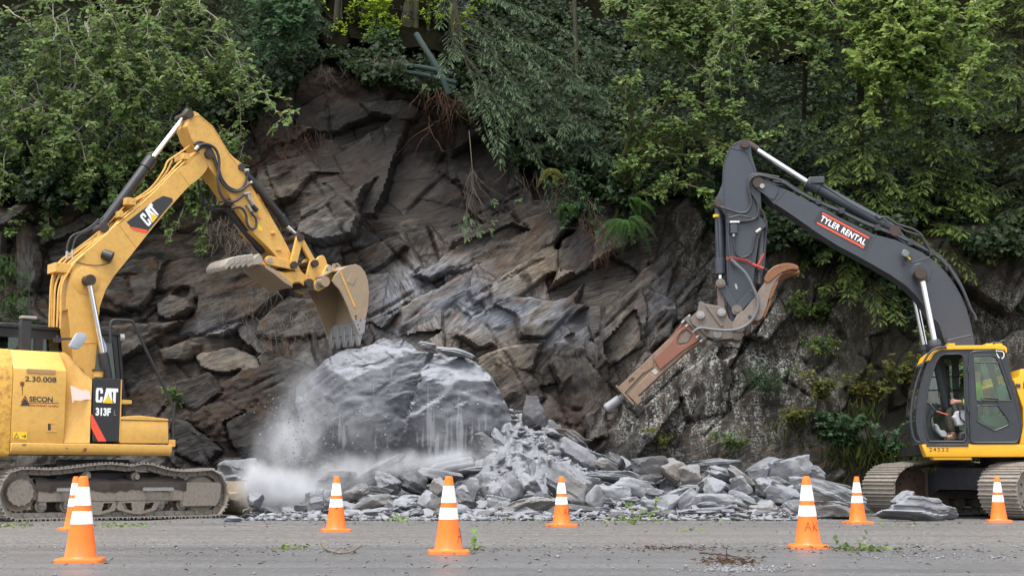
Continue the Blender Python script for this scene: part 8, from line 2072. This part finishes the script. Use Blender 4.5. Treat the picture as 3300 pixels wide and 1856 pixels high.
# ferns
def fern(label, c, n, L, az, m=M_FERN, up=.25, w=1.0, name='fern', droop=.24):
 root = empty(name, c); tag(root, label, 'fern')
 for i in range(n):
  a = math.radians(R.uniform(*az)); pts = wander(Vector((R.gauss(0, .04), 0, R.gauss(0, .04))), Vector((math.sin(a), -math.cos(a), up + R.gauss(0, .25))), R.uniform(*L), 9, .04, droop)
  lv = Leaves(); st = MB().tube(pts, [.005 - .0004 * k for k in range(10)], 4)
  for k in range(9):
   for q in (.0, .33, .66):
    p = pts[k].lerp(pts[k + 1], q); d = (pts[k + 1] - pts[k]).normalized(); f = (k + q) / 9
    if f < .1: continue
    sd = d.cross(Vector((0, -.5, 1))).normalized(); l = .16 * w * math.sin(min(1, f * 1.6 + .25) * math.pi * .5) * (1.08 - f)
    for s in (-1, 1): lv.add(p, sd * s + d * .25, Vector((0, -.3, 1)) + rv(.1), max(.03, l), .035 * w, .3 * f)
  fr = link('frond', lv.mesh('frond', NARROW_T), m, root); st.build('stalk', m, fr, 0, 60)
 return root
fern('sword fern hanging from the dark ledge right of the spruce', PD(1580, 560, 29.5), 17, (.7, 1.15), (-75, 75))
fern('smaller sword fern above the hanging one on the ledge', PD(1590, 505, 29.7), 8, (.4, .7), (0, 95))
fern('small fern left of the mossy alder limbs', PD(1430, 520, 30.4), 7, (.3, .6), (-80, 60))
fern('fern with yellow tips in the shade under the spruce', PD(1390, 430, 30.4), 7, (.3, .6), (-80, 80), M_LADY)
# the foot of the face at the right: small shrubs, yellowing ferns, grass
def cy(u, v):
 p = PD(u, v, 30.0); return float(cliff_y(p.x, p.z)[0])
def wall_plant(u, v, label, m, T, ls, size, n, name='shrub', lw=.8, w_=.5):
 Y = cy(u, v) - .05; c = PD(u, v, Y); limbs = []
 for i in range(n):
  a = R.uniform(-1, 1); e = c + Vector((a * size, -R.uniform(.15, .45), R.uniform(.15, 1.0) * size)); limbs.append([c + Vector((a * .1, 0, 0)), (c + e) / 2 + Vector((0, -.05, .06)), e])
 broad_plant(name, label, 'shrub', limbs, m, M_BARK, T, ls, lw, (.12, .32), .09, .05, .007, .5, .06)
wall_plant(2040, 800, 'light green leafy shrub growing out of the rock behind the boom', M_ALDER, LEAF_T, .07, .55, 9)
wall_plant(2060, 890, 'leafy sprigs on the rock below the light green shrub', M_ALDER, LEAF_T, .06, .4, 7)
wall_plant(1925, 985, 'soft grey green bush on the rock left of the shrubs', M_MAPLE, NARROW_T, .07, .6, 11, 'bush', .35)
wall_plant(2070, 1000, 'yellowing ferny shrub midway up the rock right of the cones', M_LADY, MAPLE_T, .08, .55, 10)
wall_plant(2180, 1000, 'ferny shrub with orange leaves beside the cab rail', M_LADY, MAPLE_T, .085, .55, 10)
wall_plant(2270, 960, 'yellow green ferny shrub just left of the cab window', M_LADY, MAPLE_T, .09, .55, 9)
wall_plant(2120, 1110, 'dense green ferny bush at the foot of the rock behind the cones', M_MAPLE, MAPLE_T, .09, .65, 13, 'bush')
wall_plant(2210, 1150, 'low green bush beside the far track of the right excavator', M_MAPLE, MAPLE_T, .08, .55, 11, 'bush')
wall_plant(1840, 1130, 'small green bush behind the right part of the rubble', M_ALDER, MAPLE_T, .06, .4, 8, 'bush')
wall_plant(1660, 1120, 'thin reddish weed at the rubble\'s top below the breaker', M_LADY, LEAF_T, .05, .4, 5, 'weed')
wall_plant(2000, 1060, 'brownish ferny shrub above the rubble\'s right end', M_LADY, MAPLE_T, .075, .5, 9)
wall_plant(2420, 1150, 'bushy ferns under the yellow belly of the right excavator', M_LADY, MAPLE_T, .09, .6, 10, 'bush')
wall_plant(2350, 880, 'dark leafy sprigs seen on the rock behind the cab glass', M_ALDER, LEAF_T, .07, .5, 8)
wall_plant(2420, 950, 'green leaves on the rock behind the cab door', M_ALDERB, LEAF_T, .08, .6, 9)
wall_plant(445, 1010, 'tiny green weed on the dark soil behind the tool box', M_ALDER, LEAF_T, .06, .25, 4, 'weed')
def grass():
 lv = Leaves()
 for (u, v, sx, n, h) in ((2150, 1150, 90, 170, .42), (2230, 1175, 120, 170, .40), (2320, 1170, 90, 110, .36), (2100, 1090, 60, 70, .38), (2450, 1170, 100, 120, .34), (1960, 1100, 60, 40, .3), (2170, 1060, 50, 60, .4)):
  for i in range(n):
   uu, vv = u + R.gauss(0, sx * .5), v + R.gauss(0, 18); p = PD(uu, vv, 30); Y = 29.2 if vv > 1150 else 29.4
   p = PD(uu, vv, Y); lv.add(p, Vector((R.gauss(0, .35), R.gauss(-.35, .3), 1)), Vector((R.gauss(0, 1), -1, .2)), h * R.uniform(.5, 1.2), .016)
 tag(link('grass', lv.mesh('grass', NARROW_T), M_GRASS), 'tufts of long grass at the foot of the rock', 'grass', None, 'stuff')
grass()
def undergrowth():
 """dark leaves clothing the slope above the rim, and moss-hung plants along it"""
 r = np.random.default_rng(21); N = 170000
 X = r.uniform(-15, 15, N); Z = rim_z(X) - .1 + .55 * fbm(X * .9, X * 0, 0, 3, 17) + np.where(r.random(N) < .5, r.exponential(1.5, N), r.uniform(0, 6.5, N))
 g = fbm(X * .8, Z * .8, 0, 4, 33) + .25 * r.normal(size=N)
 mid = (X > PD(800, 0, 33).x) & (X < PD(1130, 0, 33).x)
 k = (Z < 14.5) & (g > -.55) & ~(mid & (Z > rim_z(X) + .5)); X, Z = X[k], Z[k]
 Y = cliff_field(X, Z)[0] - np.abs(r.normal(0, .35, len(X)))
 n = len(X); A = r.normal(size=(n, 3)) * [1, .6, .5] + [0, -.4, -.3]; Nn = r.normal(size=(n, 3)) * .5 + [0, -.6, .8]
 lv = Leaves(); s = r.uniform(.06, .17, n); lv.many(np.stack([X, Y, Z], -1), A, Nn, s, s * .95)
 tag(link('undergrowth', lv.mesh('undergrowth', NARROW_T), M_DARK), 'dark leafy undergrowth covering the shaded slope behind the trees', 'undergrowth', None, 'stuff')
undergrowth()
# ------------------------------------------------------------------ dust: the cloud, the falling curtains, the grit
def dust_mat():
 m, nt, out = new_mat('rock_dust'); t = NT(nt)
 p = t.pos()
 w = t.vmath('ADD', p, t.vmath('SCALE', p) if False else (0, 0, 0))
 nz = t.n('ShaderNodeTexNoise'); t.set(nz.inputs['Vector'], p); nz.inputs['Scale'].default_value = 1.6; nz.inputs['Detail'].default_value = 4
 off = t.n('ShaderNodeVectorMath', operation='MULTIPLY_ADD'); t.set(off.inputs[0], nz.outputs['Color']); off.inputs[1].default_value = (.55, .4, .55); off.inputs[2].default_value = (-.275, -.2, -.275)
 pw = t.vmath('ADD', p, off.outputs[0])
 tot = None
 for (a, b, Y, rx, ry, rz, d) in ((758, 1060, 26.2, .50, .45, 1.0, .62), (715, 1130, 26.0, .55, .45, .7, 1.0), (705, 1228, 25.4, .62, .50, .34, 4.2), (648, 1215, 25.5, .26, .4, .32, 2.2), (780, 1250, 25.3, .5, .45, .25, 2.6), (850, 1205, 25.6, .55, .45, .36, 2.0), (985, 1172, 25.9, .80, .40, .24, 1.8),
          (1130, 1158, 26.0, .62, .35, .20, 1.8), (790, 960, 26.3, .36, .4, .5, .25), (900, 1090, 26.1, .6, .35, .6, .28), (1110, 1090, 26.3, .5, .3, .45, .3), (1250, 1140, 26.2, .35, .3, .25, .6)):
  c = PD(a, b, Y)
  q = t.n('ShaderNodeVectorMath', operation='SUBTRACT'); t.set(q.inputs[0], pw); q.inputs[1].default_value = c
  s = t.n('ShaderNodeVectorMath', operation='DIVIDE'); t.set(s.inputs[0], q.outputs[0]); s.inputs[1].default_value = (rx * 1.5, ry * 1.5, rz * 1.5)
  f = t.math('SUBTRACT', 1, t.vmath('LENGTH', s.outputs[0]), None, True)
  f = t.math('MULTIPLY', t.math('MULTIPLY', f, f), d * 2.6)
  tot = f if tot is None else t.math('ADD', tot, f)
 n2 = t.noise(t.map(pw, (1.25, 1, .6)), 3.0, 6, .68)
 dens = t.math('MULTIPLY', tot, t.ramp(n2, [(.34, .08), (.66, 1.7)]))
 v = t.n('ShaderNodeVolumePrincipled'); v.inputs['Color'].default_value = (.80, .815, .84, 1); v.inputs['Anisotropy'].default_value = .1
 t.set(v.inputs['Density'], dens); v.inputs['Density Attribute'].default_value = ''
 nt.links.new(v.outputs[0], out.inputs['Volume'])
 return m
def dust():
 x0, x1 = PD(560, 1200, 25).x, PD(1340, 1200, 26.5).x
 o = MB().box(x0, x1, 24.5, 27.0, .02, 3.4).build('dust_cloud', dust_mat(), None, 0)
 tag(o, 'grey dust billowing from the foot and left side of the boulder', 'dust', None, 'stuff')
 m, nt, out = new_mat('falling_dust'); v = nt.nodes.new('ShaderNodeVolumePrincipled'); v.inputs['Color'].default_value = (.85, .86, .88, 1); v.inputs['Density'].default_value = 3.0; v.inputs['Density Attribute'].default_value = ''
 nt.links.new(v.outputs[0], out.inputs['Volume'])
 mb = MB()
 for (x, ya, yb, w) in ((1077, 945, 1150, .035), (1083, 1000, 1160, .05), (1092, 1010, 1130, .03), (1124, 1040, 1130, .03), (1136, 1030, 1140, .025), (1152, 985, 1150, .045), (1160, 1020, 1140, .06), (1172, 1060, 1140, .03), (1188, 1050, 1120, .03), (1205, 1045, 1090, .025), (1223, 1030, 1085, .022), (1064, 1060, 1130, .03), (1050, 1080, 1120, .025),
       (940, 940, 1010, .018), (985, 920, 960, .02), (900, 905, 950, .02), (945, 1080, 1140, .025), (975, 1090, 1130, .02), (855, 1030, 1120, .04), (865, 1060, 1130, .05), (838, 1060, 1110, .02), (1100, 1080, 1150, .05), (1120, 1090, 1150, .04)):
  Y = 26.55 + R.uniform(-.1, .1); a, b = PD(x, ya, Y), PD(x + R.uniform(-2, 2), yb, Y)
  pts = [a.lerp(b, k / 6) + Vector((R.gauss(0, .006), 0, 0)) for k in range(7)]
  mb.tube(pts, [w * f for f in (.15, .4, .7, .9, 1.0, .8, .2)], 8)
 tag(mb.build('dust_streams', m, None, 0, 60), 'thin streams of dust pouring off the boulder\'s edge', 'dust', None, 'stuff')
 D0, F0 = ico(1); Vs, Fs = [], []; r = np.random.default_rng(31); k = 0
 for i in range(1500):
  if r.random() < .62:
   x, y = r.normal(745, 45), r.uniform(990, 1250); Y = r.uniform(25.6, 26.8)
  else: x, y = r.normal(r.choice([1080, 1155, 950, 860]), 30), r.uniform(950, 1150); Y = r.uniform(26.2, 26.7)
  c = PD(x, y, Y); s = r.gamma(1.6, .0036) + .0025
  Vs.append(D0 * s * r.uniform(.5, 1.3, (len(D0), 1)) + np.array(c)); Fs.append(F0 + k); k += len(D0)
 tag(link('falling_grit', np_mesh('falling_grit', np.concatenate(Vs), np.concatenate(Fs)), M_SLATE), 'grains of broken rock falling through the dust', 'falling grit', None, 'stuff')
dust()
# ------------------------------------------------------------------ what lies on the road
def litter():
 r = np.random.default_rng(55)
 lv, gr, nd = Leaves(), Leaves(), Leaves()
 def lay(L, u, v, su, sv, n, l0, l1, w):
  for i in range(n):
   g = G((u + r.normal(0, su)) * 3300 / 2576, (v + r.normal(0, sv)) * 3300 / 2576)
   if g.y > 26 or g.y < 9: continue
   a = r.uniform(0, 6.28); l = r.uniform(l0, l1)
   L.add(Vector((g.x, g.y, .006 + r.uniform(0, .02))), Vector((math.cos(a), math.sin(a), r.normal(0, .25))), Vector((r.normal(0, .4), r.normal(0, .4), 1)), l, l * w)
 for (u, v, su, sv, n) in ((30, 1322, 35, 3, 70), (310, 1322, 45, 3, 75), (2160, 1383, 34, 3, 55), (720, 1380, 24, 2, 26), (1620, 1312, 160, 3, 90), (2250, 1320, 60, 3, 24), (1000, 1310, 12, 3, 16), (1710, 1335, 30, 2, 12), (2245, 1381, 12, 2, 8), (1195, 1384, 12, 2, 10)): lay(gr, u, v, su, sv, n, .03, .085, .7)
 for (u, v, su, sv, n) in ((1250, 1315, 700, 6, 420), (1690, 1381, 70, 3, 160), (1870, 1383, 190, 6, 120), (1835, 1414, 40, 5, 260), (1250, 1386, 60, 3, 50), (2290, 1388, 120, 8, 90), (1300, 1400, 800, 25, 220), (620, 1392, 90, 5, 40)): lay(nd, u, v, su, sv, n, .02, .07, .22)
 m_br = leaf_mat('brown_litter', (.045, .026, .016), (.085, .048, .028), (.20, .12, .06), trans=.1)
 tag(link('leaf_litter', gr.mesh('leaf_litter', LEAF_T), leaf_mat('torn_green_leaf', (.08, .13, .03), (.14, .20, .05), (.24, .27, .09), trans=.15)), 'torn green leaves scattered on the asphalt', 'leaf litter', None, 'stuff')
 tag(link('needle_litter', nd.mesh('needle_litter', NARROW_T), m_br), 'brown needles and bark scraps strewn across the asphalt', 'leaf litter', None, 'stuff')
 D0, F0 = ico(1); Vs, Fs = [], []; k = 0
 for i in range(2600):
  t_ = r.random()
  if t_ < .35: u, v = r.uniform(-50, 2620), r.normal(1378, 8)
  elif t_ < .6: u, v = r.normal(1860, 60), r.normal(1432, 4)
  elif t_ < .7: u, v = r.uniform(2150, 2576), r.normal(1402, 5)
  else: u, v = r.uniform(-50, 2620), r.uniform(1300, 1449)
  g = G(u * 3300 / 2576, v * 3300 / 2576)
  if g.y > 25: continue
  s = r.gamma(2, .0028) + .002
  Vs.append(D0 * s * r.uniform(.6, 1.2, (len(D0), 1)) * [1, 1, .7] + np.array((g.x, g.y, s * .4))); Fs.append(F0 + k); k += len(D0)
 tag(link('pebbles', np_mesh('pebbles', np.concatenate(Vs), np.concatenate(Fs)), solid('grey_pebble', (.16, .16, .165), .8, 0, .4, 8)), 'small pebbles and crumbs of rock on the asphalt', 'pebbles', None, 'stuff')
litter()
def stick(label, pts, rad, m=None, name='stick'):
 w = [G(u * 3300 / 2576, v * 3300 / 2576) + Vector((0, 0, h)) for u, v, h in pts]; o0 = w[0]
 pp = spline([p - o0 for p in w], 5); n = len(pp)
 mb = MB().tube([p + rv(.003) for p in pp], [rad * (1 - .5 * i / n) for i in range(n)], 6)
 for k in (n // 3, 2 * n // 3): mb.tube(wander(pp[k], Vector((R.uniform(-1, 1), R.uniform(-.5, .5), .3)), .10, 3, .3), [rad * .5, rad * .4, rad * .3, rad * .15], 4)
 o = mb.build(name, m or M_TWIG, None, 0, 60); o.location = o0; tag(o, label, 'stick'); return o
stick('crooked broken stick lying on the asphalt between the two middle cones', [(808, 1382, .06), (825, 1388, .02), (850, 1393, .015), (880, 1394, .02), (895, 1392, .04), (910, 1388, .06)], .013, M_ROOTG)
stick('thin brown twig on the asphalt left of the big lettered cone', [(1760, 1393, .01), (1790, 1396, .015), (1828, 1398, .01), (1850, 1402, .01)], .008, M_ROOT)
stick('long pale twig on the road edge left of the dust', [(600, 1320, .01), (650, 1323, .01), (700, 1324, .01), (740, 1326, .01)], .007, M_TWIG)
stick('yellowish stalk leaning on the stones right of the dust cone', [(884, 1300, .22), (896, 1305, .12), (908, 1318, .01)], .009, M_TWIG)
def sprig(label, u, v, n, s, up, m):
 g = G(u * 3300 / 2576, v * 3300 / 2576); root = empty('leafy_sprig', g); tag(root, label, 'sprig'); lv = Leaves(); mb = MB()
 for i in range(n):
  pts = wander(Vector((R.gauss(0, .06), 0, .01)), Vector((R.gauss(0, .8), R.gauss(0, .3), up)), R.uniform(.10, .30) * (1 + up * .3), 4, .2, .05)
  mb.tube(pts, [.005, .004, .003, .002, .001], 4)
  for p in pts[1:]: lv.add(p, rv() + Vector((0, -.2, .2)), Vector((0, -.8, .7)) + rv(.3), s * R.uniform(.7, 1.2), s * .8)
 mb.build('stem', M_TWIG, root, 0, 60); link('leaves', lv.mesh('leaves', LEAF_T), m, root)
M_FRESH = leaf_mat('fresh_green_leaf', (.10, .20, .04), (.16, .27, .06), (.25, .36, .10), trans=.3)
sprig('small sprig of fresh green leaves before the stones near the cone below the boulder', 1003, 1310, 4, .07, .4, M_FRESH)
sprig('pale leafy sprig standing at the rubble\'s foot right of the thin lettered cone', 1606, 1318, 7, .085, .9, M_ALDERB)
sprig('single green leaf stuck upright at the base of the cone below the boulder', 1186, 1388, 1, .09, .8, M_FRESH)
sprig('torn leafy sprig lying just right of the big lettered cone', 2150, 1384, 6, .06, .12, M_ALDER)
